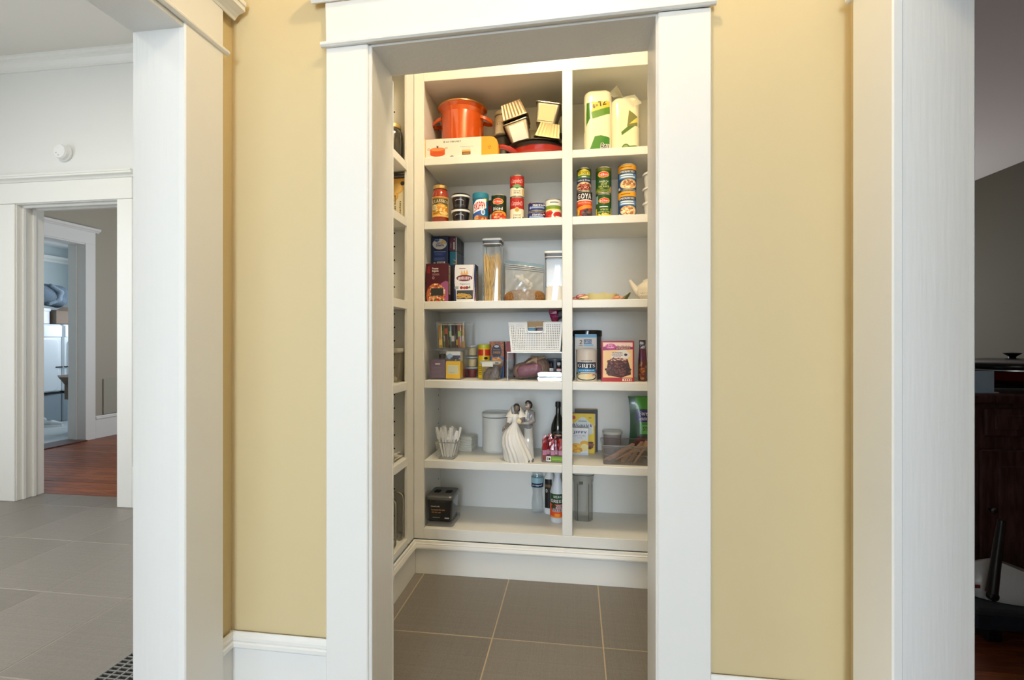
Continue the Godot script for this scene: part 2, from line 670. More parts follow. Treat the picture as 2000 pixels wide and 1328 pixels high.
func make_textures():
	var brush = noise_tex(256, 0.02, 3, 3)
	M("trim_paint", rgb8(236, 235, 230), 0.38, {"tri": Vector3(9, 0.9, 9), "world": true, "bump": brush, "deep": 0.008})
	M("jamb_paint", rgb8(232, 231, 227), 0.36, {"tri": Vector3(11, 0.8, 11), "world": true, "bump": brush, "deep": 0.04})
	M("shelf_paint", rgb8(233, 232, 226), 0.42, {"tri": Vector3(3, 3, 3), "world": true, "bump": brush, "deep": 0.003})
	M("wall_yellow", rgb8(214, 195, 150), 0.55, {"tri": Vector3(5, 5, 5), "world": true, "bump": noise_tex(256, 0.03, 4, 5), "deep": 0.006})
	M("wall_white", rgb8(232, 232, 229), 0.6, {"tri": Vector3(5, 5, 5), "world": true, "bump": noise_tex(256, 0.03, 4, 6), "deep": 0.004})
	M("ceiling_paint", rgb8(226, 221, 214), 0.8)
	M("wall_beige", rgb8(174, 166, 150), 0.7)
	M("wall_grey", rgb8(168, 166, 150), 0.7)
	M("wall_blue", rgb8(196, 206, 208), 0.7)
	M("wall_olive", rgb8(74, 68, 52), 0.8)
	M("grout", rgb8(186, 168, 142), 0.9)
	M("grout_grey", rgb8(160, 150, 138), 0.9)
	# woven-look porcelain tile
	var im := Image.create(256, 256, false, Image.FORMAT_RGBA8)
	for y in 256:
		var wy = rng.randf_range(-0.03, 0.03)
		for x in 256: im.set_pixel(x, y, Color(0.5 + wy, 0.5, 0, 1))
	var cols = []
	for x in 256: cols.append(rng.randf_range(-0.03, 0.03))
	for y in 256:
		for x in 256:
			var v = 0.92 + (im.get_pixel(x, y).r - 0.5) * 0.7 + cols[x] * 0.7 + rng.randf_range(-0.06, 0.06)
			im.set_pixel(x, y, Color(v, v, v, 1))
	var weave = ImageTexture.create_from_image(im)
	var tones = [rgb8(141, 134, 126), rgb8(137, 130, 122), rgb8(145, 138, 130)]
	for i in 3: M("floor_tile_%d" % i, tones[i], 0.42, {"tex": weave, "tri": Vector3(2.6, 2.6, 2.6), "world": true})
	# wood
	var grain = noise_tex(512, 0.012, 4, 9, [Color(0.62, 0.58, 0.55), Color(1.0, 1.0, 1.0)])
	var wt = [rgb8(176, 94, 44), rgb8(160, 84, 40), rgb8(190, 106, 52)]
	for i in 3: M("floor_wood_%d" % i, wt[i], 0.4, {"tex": grain, "tri": Vector3(0.7, 8, 9), "world": true})
	M("dark_wood", rgb8(112, 78, 74), 0.34, {"tex": grain, "tri": Vector3(6, 1, 6), "world": true})
	M("black", rgb8(22, 22, 23), 0.4)
	M("hole_black", rgb8(8, 8, 8), 0.9)
	M("white_plastic", rgb8(238, 238, 236), 0.35)
	M("white_card", rgb8(236, 234, 228), 0.6)
	M("brown_card", rgb8(122, 106, 92), 0.8)
	M("steel", rgb8(200, 200, 198), 0.25, {"metal": 1.0})
	M("dull_tin", rgb8(170, 162, 148), 0.38, {"metal": 0.9})
	M("gold_lid", rgb8(206, 178, 118), 0.32, {"metal": 0.8})
	M("clear", rgb8(200, 206, 208), 0.05, {"alpha": 0.055})
	M("smoke", rgb8(120, 118, 112), 0.08, {"alpha": 0.28})
	M("clear_edge", rgb8(150, 156, 158), 0.1, {"alpha": 0.45})
	M("pane", rgb8(240, 244, 246), 0.02, {"alpha": 0.04})

const CEIL = 3.37

# ---------------------------------------------------------------- the hall
var base_prof = [[0.0, 0.0], [0.01, 0.0], [0.0135, 0.005], [0.0135, 0.015], [0.011, 0.019], [0.007, 0.02], [0.007, 0.024], [0.0095, 0.025], [0.0095, 0.03], [0.006, 0.035], [0.003, 0.043], [0.0, 0.044]]
var bead_prof = [[0.0, 0.0], [0.007, 0.0], [0.012, 0.004], [0.013, 0.008], [0.011, 0.012], [0.006, 0.015], [0.0, 0.015]]
var cap_prof = [[0.0, 0.0], [0.004, 0.0], [0.008, 0.006], [0.016, 0.014], [0.03, 0.02], [0.036, 0.022], [0.036, 0.034], [0.04, 0.036], [0.04, 0.048], [0.0, 0.048]]

func tiles(parent, xs, ds, lip = 0.0):
	var g = 0.0025
	for i in xs.size() - 1:
		for j in ds.size() - 1:
			var st = ST()
			var y = rng.randf_range(-0.0005, 0.0005)
			blk(st, xs[i] + g, xs[i + 1] - g, -0.012, y, ds[j] + g, ds[j + 1] - g, 0.0012)
			part("tile", mesh_of(st, mats["floor_tile_%d" % (rng.randi() % 3)]), parent)

func build_hall():
	var wy = mats.wall_yellow
	# walls with thickness; x and depth limits of each solid block
	struct("wall_front", blocks([[-1.005, -0.585, 0, CEIL, 1.27, 1.395], [0.22, 0.67, 0, CEIL, 1.27, 1.395], [-0.585, 0.22, 2.1, CEIL, 1.27, 1.395]], wy))
	struct("wall_left", blocks([[-1.125, -1.005, 0, CEIL, 1.095, 1.27], [-1.125, -1.005, 2.05, CEIL, -0.25, 1.095], [-1.125, -1.005, 0, CEIL, -1.0, -0.25]], wy))
	struct("wall_right", blocks([[0.67, 0.79, 0, CEIL, 1.09, 1.395], [0.67, 0.79, 2.05, CEIL, -0.1, 1.09], [0.67, 0.79, 0, CEIL, -1.0, -0.1]], wy))
	struct("wall_left_rear", bar(-1.125, -1.005, 0, CEIL, -5.5, -1.0, mats.wall_white, 0.0))
	struct("wall_right_rear", bar(0.67, 0.79, 0, CEIL, -5.5, -1.0, mats.wall_white, 0.0))
	struct("wall_back", blocks([[-1.125, -0.76, 0, CEIL, -5.62, -5.5], [0.56, 0.79, 0, CEIL, -5.62, -5.5], [-0.76, 0.56, 0, 0.63, -5.62, -5.5], [-0.76, 0.56, 2.77, CEIL, -5.62, -5.5]], mats.wall_white))
	struct("ceiling", blocks([[-1.125, 0.79, CEIL, CEIL + 0.1, -5.62, 1.41]], mats.ceiling_paint))
	window_unit(Vector3(-0.1, 0.63, 5.56), 1.32, 2.14, 0.0)
	var f = struct("floor")
	part("subfloor", bar(-1.125, 0.79, -0.1, -0.0012, -5.62, 2.46, mats.grout, 0.0), f)
	var xs = [-1.125, -0.7965, -0.345, 0.1065, 0.558, 0.79]
	var ds = [-5.62]
	for k in range(14, -2, -1): ds.append(1.925 - 0.523 * k)
	tiles(f, xs, ds)
	# pantry doorway trim; its head sits out of level, the right end higher
	var t = struct("trim_1")
	var tp = mats.trim_paint
	part("casing", bar(-0.6995, -0.5745, 0, 2.056, 1.25, 1.27, tp, 0.003), t)
	part("casing", bar(0.2065, 0.337, 0, 2.07, 1.25, 1.27, tp, 0.003), t)
	part("jamb", bar(-0.595, -0.5665, 0, 2.06, 1.258, 1.405, mats.jamb_paint, 0.003), t)
	part("jamb", bar(0.2025, 0.23, 0, 2.08, 1.258, 1.405, mats.jamb_paint, 0.003), t)
	part("casing", bar(-0.68, -0.5665, 0, 2.04, 1.405, 1.42, tp, 0.003), t)
	part("casing", bar(0.2065, 0.32, 0, 2.04, 1.405, 1.42, tp, 0.003), t)
	var hd = Node3D.new()
	hd.name = "door_head"
	t.add_child(hd)
	hd.position = Vector3(-0.181, 2.062, -1.25)
	hd.rotation.z = 0.0195
	var st = ST()
	box(st, Vector3(0, 0.064, -0.008), Vector3(1.036, 0.126, 0.02), 0.003)
	part("head_board", mesh_of(st, tp), hd)
	st = ST()
	molding(st, bead_prof, Vector3(-0.528, -0.002, 0.002), Vector3(0.528, -0.002, 0.002), Vector3(0, 0, 1))
	part("bead", mesh_of(st, tp), hd)
	st = ST()
	molding(st, cap_prof, Vector3(-0.556, 0.126, 0.002), Vector3(0.556, 0.126, 0.002), Vector3(0, 0, 1))
	part("cap", mesh_of(st, tp), hd)
	st = ST()
	box(st, Vector3(0, 0.006, -0.0815), Vector3(0.79, 0.02, 0.147), 0.003)
	part("head_jamb", mesh_of(st, mats.jamb_paint), hd)
	st = ST()
	box(st, Vector3(0, 0.06, -0.162), Vector3(1.0, 0.12, 0.015), 0.003)
	part("head_board", mesh_of(st, tp), hd)
	# opening to the left room
	t = struct("trim_2")
	part("casing", bar(-1.006, -0.985, 0, 2.04, 1.0805, 1.2125, tp, 0.003), t)
	part("casing", bar(-1.006, -0.985, 0, 2.04, -0.37, -0.237, tp, 0.003), t)
	part("jamb", bar(-1.14, -0.99, 0, 2.04, 1.082, 1.1, mats.jamb_paint, 0.003), t)
	part("jamb", bar(-1.14, -0.99, 0, 2.04, -0.26, -0.235, mats.jamb_paint, 0.003), t)
	part("head_jamb", bar(-1.14, -0.99, 2.026, 2.05, -0.24, 1.09, mats.jamb_paint, 0.002), t)
	part("head_board", bar(-1.006, -0.985, 2.05, 2.16, -0.37, 1.2125, tp, 0.003), t)
	part("casing", bar(-1.139, -1.125, 0, 2.04, 1.083, 1.2, tp, 0.003), t)
	part("head_board", bar(-1.139, -1.125, 2.04, 2.15, -0.37, 1.2, tp, 0.003), t)
	st = ST()
	molding(st, bead_prof, Vector3(-0.987, 2.037, 0.375), Vector3(-0.987, 2.037, -1.225), Vector3(1, 0, 0))
	part("bead", mesh_of(st, tp), t)
	st = ST()
	molding(st, cap_prof, Vector3(-0.987, 2.158, 0.4), Vector3(-0.987, 2.158, -1.255), Vector3(1, 0, 0))
	part("cap", mesh_of(st, tp), t)
	# opening to the right room
	t = struct("trim_3")
	part("casing", bar(0.65, 0.671, 0, 2.04, 1.0805, 1.2247, tp, 0.003), t)
	part("casing", bar(0.65, 0.671, 0, 2.04, -0.23, -0.098, tp, 0.003), t)
	part("jamb", bar(0.655, 0.805, 0, 2.04, 1.083, 1.1, mats.jamb_paint, 0.003), t)
	part("jamb", bar(0.655, 0.805, 0, 2.04, -0.12, -0.098, mats.jamb_paint, 0.003), t)
	part("head_jamb", bar(0.655, 0.805, 2.026, 2.05, -0.11, 1.09, mats.jamb_paint, 0.002), t)
	part("head_board", bar(0.65, 0.671, 2.05, 2.16, -0.23, 1.2247, tp, 0.003), t)
	part("casing", bar(0.79, 0.806, 0, 2.04, 1.083, 1.2, tp, 0.003), t)
	st = ST()
	molding(st, bead_prof, Vector3(0.652, 2.037, 0.235), Vector3(0.652, 2.037, -1.237), Vector3(-1, 0, 0))
	part("bead", mesh_of(st, tp), t)
	st = ST()
	molding(st, cap_prof, Vector3(0.652, 2.158, 0.26), Vector3(0.652, 2.158, -1.265), Vector3(-1, 0, 0))
	part("cap", mesh_of(st, tp), t)
	# baseboards with a moulded cap
	t = struct("baseboard_left")
	part("board", bar(-1.006, -0.698, 0, 0.336, 1.262, 1.271, tp, 0.001), t)
	st = ST()
	molding(st, base_prof, at(-1.006, 0.336, 1.264), at(-0.698, 0.336, 1.264), Vector3(0, 0, 1))
	part("cap_molding", mesh_of(st, tp), t)
	part("board", bar(-1.006, -0.996, 0, 0.336, 1.211, 1.264, tp, 0.001), t)
	st = ST()
	molding(st, base_prof, at(-0.998, 0.336, 1.211), at(-0.998, 0.336, 1.266), Vector3(1, 0, 0))
	part("cap_molding", mesh_of(st, tp), t)
	t = struct("baseboard_right")
	part("board", bar(0.336, 0.671, 0, 0.336, 1.262, 1.271, tp, 0.001), t)
	st = ST()
	molding(st, base_prof, at(0.336, 0.336, 1.264), at(0.671, 0.336, 1.264), Vector3(0, 0, 1))
	part("cap_molding", mesh_of(st, tp), t)
	# hall lamp above the camera
	lamp("hanging_globe_lamp", "small glowing globe lamp hanging on a rod from the hall ceiling", Vector3(-0.02, 2.76, -0.68), CEIL, HALL_LAMP_E)

func lamp(called, label, pos, top, e):
	var t = thing(called, label, "lamp", pos)
	var gm = M("lamp_glass", rgb8(255, 232, 190), 0.3, {"emit": Color(1.0, 0.91, 0.74), "glow": 2.5})
	part("globe", turned([[0.0, -0.055], [0.03, -0.047], [0.05, -0.022], [0.055, 0.0], [0.05, 0.025], [0.03, 0.048], [0.018, 0.055]], gm, 20, 0, Vector3.ZERO, false), t)
	part("rod", turned([[0.006, 0.05], [0.006, top - pos.y]], mats.steel, 10), t)
	part("canopy", turned([[0.05, top - pos.y - 0.015], [0.055, top - pos.y]], mats.steel, 20), t)
	var l := OmniLight3D.new()
	l.name = called + "_light"
	l.light_color = Color(1.0, 0.9, 0.72)
	l.light_energy = e
	l.light_size = 0.05
	l.omni_range = 12.0
	l.omni_attenuation = 2.0
	l.shadow_enabled = true
	t.add_child(l)

func panel_light(called, label, pos, w, col, e):
	var t = thing(called, label, "ceiling light", pos)
	part("housing", box_mesh(Vector3(w + 0.03, 0.03, w + 0.03), mats.white_plastic, 0.005, Vector3(0, -0.015, 0)), t)
	part("glowing_panel", box_mesh(Vector3(w, 0.006, w), M(called + "_glow", Color.WHITE, 0.4, {"emit": col, "glow": 1.5}), 0.0, Vector3(0, -0.033, 0)), t)
	var l := AreaLight3D.new()
	l.name = called + "_light"
	l.position = Vector3(0, -0.042, 0)
	l.rotation.x = -PI / 2
	l.area_size = Vector2(w, w)
	l.light_color = col
	l.light_energy = e
	l.area_range = 15.0
	l.area_attenuation = 2.0
	l.shadow_enabled = true
	t.add_child(l)

# sash window filling an opening, behind the camera or out of frame; pos is the middle of its sill
func window_unit(pos, w, h, turn):
	var t = struct("window_%d" % (taken.get("window", 0) + 1))
	taken["window"] = taken.get("window", 0) + 1
	t.position = pos
	t.rotation.y = turn
	var st = ST()
	for s in [-1, 1]: box(st, Vector3(s * (w / 2 - 0.03), h / 2, 0), Vector3(0.06, h, 0.1), 0.004)
	for y in [0.03, h / 2, h - 0.03]: box(st, Vector3(0, y, 0), Vector3(w - 0.12, 0.06, 0.1), 0.004)
	part("window_frame", mesh_of(st, mats.trim_paint), t)
	for y in [0.06, h / 2 + 0.03]: part("pane", box_mesh(Vector3(w - 0.12, h / 2 - 0.09, 0.004), mats.pane, 0.0, Vector3(0, y + h / 4 - 0.045, 0)), t)

# ---------------------------------------------------------------- the pantry
const DF = 2.42
const S1 = 2.194
const S2 = 1.856
const S3 = 1.434
const S4 = 1.017
const S5 = 0.594
const S6 = 0.235

func holes(st, pts, n, r = 0.0035):
	for p in pts:
		var x = n.cross(Vector3(0, 1, 0)).normalized()
		for i in 8:
			var a = TAU * i / 8
			var b = TAU * (i + 1) / 8
			tri(st, p + n * 0.0006, p + n * 0.0006 + x * cos(a) * r + Vector3(0, sin(a) * r, 0), p + n * 0.0006 + x * cos(b) * r + Vector3(0, sin(b) * r, 0), n)

func build_pantry():
	var sp = mats.shelf_paint
	struct("wall_pantry_back", bar(-1.3, 0.78, 0, 3.1, 2.8, 2.9, mats.wall_white, 0.0))
	struct("wall_pantry_left", bar(-1.36, -1.25, 0, 3.1, 1.395, 2.9, mats.wall_white, 0.0))
	struct("wall_pantry_right", bar(0.665, 0.78, 0, 3.1, 1.395, 2.8, mats.wall_white, 0.0))
	struct("wall_pantry_front", bar(-1.285, -1.005, 0, 3.1, 1.27, 1.395, mats.wall_white, 0.0))
	struct("ceiling_pantry", bar(-1.36, 0.78, 3.1, 3.2, 1.395, 2.9, mats.ceiling_paint, 0.0))
	# main built-in unit
	var t = thing("pantry_shelving", "tall white built-in pantry shelving facing the doorway, two bays of six shelves", "shelving", at(0, 0, DF))
	var o = Vector3(0, 0, DF)
	var p
	for b in [["back_panel", -0.83, 0.66, 0.14, 3.0, 2.78, 2.795], ["side_panel", -0.834, -0.815, 0.14, 3.0, 2.435, 2.78], ["side_panel", 0.615, 0.66, 0.14, 3.0, 2.435, 2.78], ["divider", -0.062, -0.03, 0.235, 2.62, 2.438, 2.78],
		["stile", -0.856, -0.8, 0.178, 3.0, 2.42, 2.438], ["stile", -0.0722, -0.0206, 0.236, 2.598, 2.42, 2.438], ["stile", 0.6, 0.66, 0.178, 3.0, 2.42, 2.438],
		["rail", -0.8, 0.6, 2.598, 3.0, 2.42, 2.438], ["rail", -0.8, 0.6, 0.178, 0.235, 2.42, 2.438], ["plinth", -0.8, 0.66, 0.0, 0.14, 2.425, 2.443], ["top_panel", -0.815, 0.615, 2.6, 2.62, 2.438, 2.78]]:
		p = part(b[0], bar(b[1], b[2], b[3], b[4], b[5], b[6], sp, 0.0015), t, o)
	for y in [S1, S2, S3, S4, S5]:
		part("shelf", bar(-0.7995, -0.0725, y - 0.041, y, 2.421, 2.779, sp, 0.002), t, o)
		part("shelf", bar(-0.0202, 0.5995, y - 0.041, y, 2.421, 2.779, sp, 0.002), t, o)
	part("shelf", bar(-0.8, -0.0725, S6 - 0.02, S6, 2.437, 2.779, sp, 0.001), t, o)
	part("shelf", bar(-0.0202, 0.5995, S6 - 0.02, S6, 2.437, 2.779, sp, 0.001), t, o)
	var pts = []
	var y = 0.32
	while y < 2.5:
		pts.append(at(-0.815, y, 2.735))
		y += 0.083
	var st = ST()
	holes(st, pts, Vector3(1, 0, 0), 0.0045)
	tag(part("peg_holes", mesh_of(st, mats.hole_black), t, o), "", "", "", "stuff")
	t = struct("baseboard_pantry")
	part("board", bar(-0.842, 0.662, 0, 0.14, 2.408, 2.424, sp, 0.001), t)
	st = ST()
	molding(st, [[0, 0], [0.012, 0], [0.018, 0.005], [0.019, 0.012], [0.016, 0.022], [0.014, 0.026], [0.014, 0.03], [0.01, 0.034], [0.008, 0.044], [0.0, 0.046]], at(-0.85, 0.132, 2.41), at(0.662, 0.132, 2.41), Vector3(0, 0, 1))
	part("bead", mesh_of(st, sp), t)
	part("board", bar(-0.858, -0.842, 0, 0.14, 1.44, 2.408, sp, 0.001), t)
	st = ST()
	molding(st, [[0, 0], [0.012, 0], [0.018, 0.005], [0.019, 0.012], [0.016, 0.022], [0.014, 0.026], [0.014, 0.03], [0.01, 0.034], [0.008, 0.044], [0.0, 0.046]], at(-0.85, 0.132, 1.44), at(-0.85, 0.132, 2.41), Vector3(1, 0, 0))
	part("bead", mesh_of(st, sp), t)
	# side unit along the left wall
	t = thing("side_shelving", "narrow white built-in shelving along the left wall of the pantry", "shelving", at(-0.856, 0, 1.9))
	o = Vector3(0.856, 0, 1.9)
	for b in [["back_panel", -1.245, -1.23, 0.14, 3.0, 1.44, 2.43], ["side_panel", -1.23, -0.872, 0.14, 3.0, 2.4, 2.43], ["side_panel", -1.23, -0.872, 0.14, 3.0, 1.44, 1.47],
		["stile", -0.872, -0.856, 0.178, 3.0, 2.325, 2.419], ["stile", -0.872, -0.856, 0.178, 3.0, 1.44, 1.53], ["rail", -0.872, -0.856, 2.6, 3.0, 1.53, 2.325], ["rail", -0.872, -0.856, 0.178, 0.215, 1.53, 2.325]]:
		part(b[0], bar(b[1], b[2], b[3], b[4], b[5], b[6], sp, 0.0015), t, o)
	for yy in [2.137, 1.85, 1.43, 1.016, 0.628]: part("shelf", bar(-1.229, -0.857, yy - 0.042, yy, 1.472, 2.324, sp, 0.002), t, o)
	part("shelf", bar(-1.229, -0.873, 0.195, 0.215, 1.472, 2.399, sp, 0.001), t, o)
	for yy in [2.137, 1.85, 1.43, 1.016, 0.628]: part("shelf_end", bar(-1.229, -0.873, yy - 0.042, yy, 2.3245, 2.399, sp, 0.001), t, o)
	pts = []
	y = 0.3
	while y < 2.5:
		pts.append(at(-0.955, y, 2.4))
		y += 0.0712
	st = ST()
	holes(st, pts, Vector3(0, 0, 1), 0.0045)
	tag(part("peg_holes", mesh_of(st, mats.hole_black), t, o), "", "", "", "stuff")
	panel_light("pantry_ceiling_light", "flat square glowing ceiling light inside the pantry", at(-0.15, 3.1, 1.64), 0.3, Color(1.0, 0.93, 0.8), PANTRY_E)

# ---------------------------------------------------------------- left room, hallway and laundry beyond
func build_left_rooms():
	var ww = mats.wall_white
	var tp = mats.trim_paint
	struct("wall_far", blocks([[-5.3, -4.262, 0, CEIL, 3.08, 3.25], [-3.33, -1.3, 0, CEIL, 3.08, 3.25], [-4.262, -3.33, 2.3, CEIL, 3.08, 3.25]], ww))
	struct("wall_left_outer", blocks([[-5.3, -5.2, 0, CEIL, 1.7, 3.08], [-5.3, -5.2, 0, CEIL, -2.72, 0.1], [-5.3, -5.2, 0, 0.7, 0.1, 1.7], [-5.3, -5.2, 2.5, CEIL, 0.1, 1.7]], ww))
	struct("wall_left_back", blocks([[-5.3, -3.3, 0, CEIL, -2.72, -2.6], [-2.0, -1.125, 0, CEIL, -2.72, -2.6], [-3.3, -2.0, 0, 0.65, -2.72, -2.6], [-3.3, -2.0, 2.55, CEIL, -2.72, -2.6]], ww))
	struct("wall_left_inner", bar(-1.13, -1.125, 0, CEIL, -2.72, -0.38, ww, 0.0))
	struct("ceiling_left", bar(-5.3, -1.125, CEIL, CEIL + 0.1, -2.72, 3.25, mats.ceiling_paint, 0.0))
	panel_light("kitchen_ceiling_light", "flat square glowing ceiling light in the left room", at(-2.9, CEIL, 0.9), 0.5, Color(1.0, 0.97, 0.92), KITCHEN_E)
	window_unit(Vector3(-2.65, 0.65, 2.66), 1.3, 1.9, 0.0)
	window_unit(Vector3(-5.25, 0.7, -0.9), 1.6, 1.8, PI / 2)
	var f = struct("floor_left")
	part("subfloor", bar(-5.3, -1.125, -0.1, -0.0012, -2.72, 3.26, mats.grout_grey, 0.0), f)
	var xs = [-5.3]
	for k in range(6, -3, -1): xs.append(-2.115 - 0.465 * k)
	xs.append(-1.125)
	var ds = [-2.72]
	for k in range(10, -1, -1): ds.append(3.032 - 0.523 * k)
	ds.append(3.26)
	tiles(f, xs, ds)
	var t = struct("trim_4")
	var st = ST()
	molding(st, [[0, 0], [0.014, 0.0], [0.016, 0.014], [0.01, 0.018], [0.016, 0.03], [0.034, 0.052], [0.05, 0.06], [0.05, 0.068], [0.062, 0.072], [0.066, 0.086], [0.066, 0.1], [0, 0.1]], at(-5.2, CEIL - 0.1, 3.08), at(-1.3, CEIL - 0.1, 3.08), Vector3(0, 0, 1))
	part("crown_molding", mesh_of(st, tp), t)
	# doorway in the far wall
	t = struct("trim_5")
	part("casing", bar(-4.45, -4.24, 0, 2.266, 3.06, 3.081, tp, 0.003), t)
	part("casing", bar(-3.352, -3.225, 0, 2.266, 3.06, 3.081, tp, 0.003), t)
	part("head_board", bar(-4.47, -3.225, 2.268, 2.425, 3.058, 3.081, tp, 0.003), t)
	st = ST()
	molding(st, cap_prof, at(-4.5, 2.425, 3.06), at(-3.2, 2.425, 3.06), Vector3(0, 0, 1))
	part("cap", mesh_of(st, tp), t)
	part("jamb", bar(-4.262, -4.236, 0, 2.27, 3.07, 3.262, tp, 0.003), t)
	part("jamb", bar(-3.358, -3.33, 0, 2.27, 3.07, 3.262, tp, 0.003), t)
	part("head_jamb", bar(-4.262, -3.33, 2.262, 2.3, 3.07, 3.262, tp, 0.003), t)
	for d in [3.106, 3.176]:
		part("stop", bar(-4.237, -4.222, 0, 2.25, d, d + 0.022, tp, 0.003), t)
		part("stop", bar(-3.366, -3.352, 0, 2.25, d, d + 0.022, tp, 0.003), t)
		part("stop", bar(-4.236, -3.352, 2.246, 2.266, d, d + 0.022, tp, 0.003), t)
	t = struct("baseboard_far")
	part("board", bar(-5.2, -4.45, 0, 0.3, 3.06, 3.081, tp, 0.002), t)
	part("board", bar(-3.225, -1.3, 0, 0.3, 3.06, 3.081, tp, 0.002), t)
	# round smoke detector on the wall over the doorway
	t = thing("smoke_detector", "round white smoke detector on the wall above the far doorway", "smoke detector", at(-3.806, 2.633, 3.079))
	var bs = Basis(Vector3(1, 0, 0), PI / 2)
	part("base", turned([[0.058, 0.0], [0.06, 0.006], [0.06, 0.014], [0.057, 0.018]], mats.white_plastic, 28), t).basis = bs
	part("cover", turned([[0.054, 0.018], [0.054, 0.04], [0.048, 0.05], [0.02, 0.053]], mats.white_plastic, 28), t).basis = bs
	st = ST()
	for q in [[-0.022, -0.012], [-0.004, -0.03]]: box(st, Vector3(q[0], q[1], 0.0515), Vector3(0.007, 0.005, 0.003))
	part("indicator", mesh_of(st, M("grey_plastic", rgb8(130, 132, 134), 0.5)), t)
	# floor register
	t = thing("floor_register", "black cast floor register with pale bars set in the tile", "vent", at(-1.57, 0.0, 1.47))
	part("well", box_mesh(Vector3(0.3, 0.004, 0.36), mats.hole_black, 0.0, Vector3(0, 0.0025, 0)), t)
	st = ST()
	for i in 9: box(st, Vector3(-0.15 + 0.0375 * i, 0.006, 0), Vector3(0.007, 0.008, 0.36), 0.001)
	tag(part("bar", mesh_of(st, M("register_grey", rgb8(128, 126, 122), 0.5)), t), "", "", "", "stuff")
	st = ST()
	for i in 20: box(st, Vector3(0, 0.006, -0.18 + 0.019 * i), Vector3(0.3, 0.007, 0.005), 0.001)
	tag(part("cross_bar", mesh_of(st, mats.register_grey), t), "", "", "", "stuff")
	# hallway with plank floor
	var wb = mats.wall_beige
	struct("wall_hallway_right", blocks([[-3.2, -3.1, 0, CEIL, 3.25, 4.74], [-3.2, -3.1, 0, CEIL, 5.86, 7.0], [-3.2, -3.1, 0, 0.94, 4.74, 5.86], [-3.2, -3.1, 2.46, CEIL, 4.74, 5.86]], wb))
	window_unit(Vector3(-3.15, 0.94, -5.3), 1.12, 1.52, PI / 2)
	struct("wall_hallway_end", bar(-6.2, -3.1, 0, CEIL, 6.9, 7.0, wb, 0.0))
	struct("wall_hallway_left", blocks([[-6.17, -5.95, 0, CEIL, 5.04, 7.0], [-6.17, -5.95, 0, CEIL, 3.25, 4.15], [-6.17, -5.95, 2.4, CEIL, 4.15, 5.04]], wb))
	struct("wall_hallway_front", bar(-6.17, -5.3, 0, CEIL, 3.15, 3.25, wb, 0.0))
	struct("ceiling_hallway", bar(-6.2, -3.1, CEIL, CEIL + 0.1, 3.15, 7.0, mats.ceiling_paint, 0.0))
	f = struct("floor_hallway")
	part("subfloor", bar(-6.2, -3.1, -0.1, -0.013, 3.261, 7.0, mats.hole_black, 0.0), f)
	var d = 3.262
	while d < 6.9:
		var x = -6.0 + rng.randf_range(-0.9, 0.0)
		while x < -3.2:
			var x1 = x + rng.randf_range(0.9, 1.8)
			part("plank", bar(max(x, -6.05), min(x1, -3.2), -0.012, rng.randf_range(-0.0006, 0.0006), d + 0.0012, d + 0.0728, mats["floor_wood_%d" % (rng.randi() % 3)], 0.001), f)
			x = x1 + 0.002
		d += 0.074
	t = struct("trim_6")
	part("casing", bar(-5.951, -5.93, 0, 2.41, 5.022, 5.142, tp, 0.003), t)
	part("casing", bar(-5.951, -5.93, 0, 2.41, 4.05, 4.17, tp, 0.003), t)
	part("head_board", bar(-5.951, -5.93, 2.41, 2.56, 4.05, 5.142, tp, 0.003), t)
	st = ST()
	molding(st, cap_prof, at(-5.932, 2.56, 4.02), at(-5.932, 2.56, 5.18), Vector3(1, 0, 0))
	part("cap", mesh_of(st, tp), t)
	part("jamb", bar(-6.185, -5.945, 0, 2.41, 5.024, 5.06, tp, 0.003), t)
	part("jamb", bar(-6.185, -5.945, 0, 2.41, 4.13, 4.165, tp, 0.003), t)
	part("head_jamb", bar(-6.185, -5.945, 2.395, 2.43, 4.13, 5.05, tp, 0.003), t)
	part("stop", bar(-6.09, -6.05, 0, 2.39, 5.01, 5.026, tp, 0.003), t)
	part("threshold", bar(-6.2, -5.9, 0.0, 0.014, 4.17, 5.02, mats.dark_wood, 0.004), t)
	t = struct("baseboard_hallway")
	part("board", bar(-5.951, -5.93, 0, 0.24, 5.142, 6.9, tp, 0.003), t)
	st = ST()
	molding(st, base_prof, at(-5.932, 0.24, 5.142), at(-5.932, 0.24, 6.9), Vector3(1, 0, 0))
	part("cap_molding", mesh_of(st, tp), t)
	# low grey box-like return on the hallway wall
	struct("trim_7", bar(-5.951, -5.925, 0.29, 0.74, 5.24, 6.9, mats.wall_grey, 0.002))
	# laundry room
	var bl = mats.wall_blue
	struct("wall_laundry_back", bar(-8.6, -8.5, 0, 2.75, 3.9, 7.1, bl, 0.0))
	struct("wall_laundry_end", blocks([[-8.6, -7.4, 0, 2.75, 7.0, 7.1], [-6.4, -6.17, 0, 2.75, 7.0, 7.1], [-7.4, -6.4, 0, 1.25, 7.0, 7.1], [-7.4, -6.4, 2.55, 2.75, 7.0, 7.1]], bl))
	struct("wall_laundry_front", bar(-8.6, -6.17, 0, 2.75, 3.8, 3.9, bl, 0.0))
	struct("wall_laundry_inner", blocks([[-6.19, -6.17, 0, 2.75, 3.9, 4.13], [-6.19, -6.17, 0, 2.75, 5.06, 7.0], [-6.19, -6.17, 2.43, 2.75, 4.13, 5.06]], bl))
	struct("ceiling_laundry", bar(-8.6, -6.17, 2.75, 2.85, 3.8, 7.1, mats.wall_white, 0.0))
	window_unit(Vector3(-6.9, 1.25, -7.05), 1.0, 1.3, 0.0)
	st = ST()
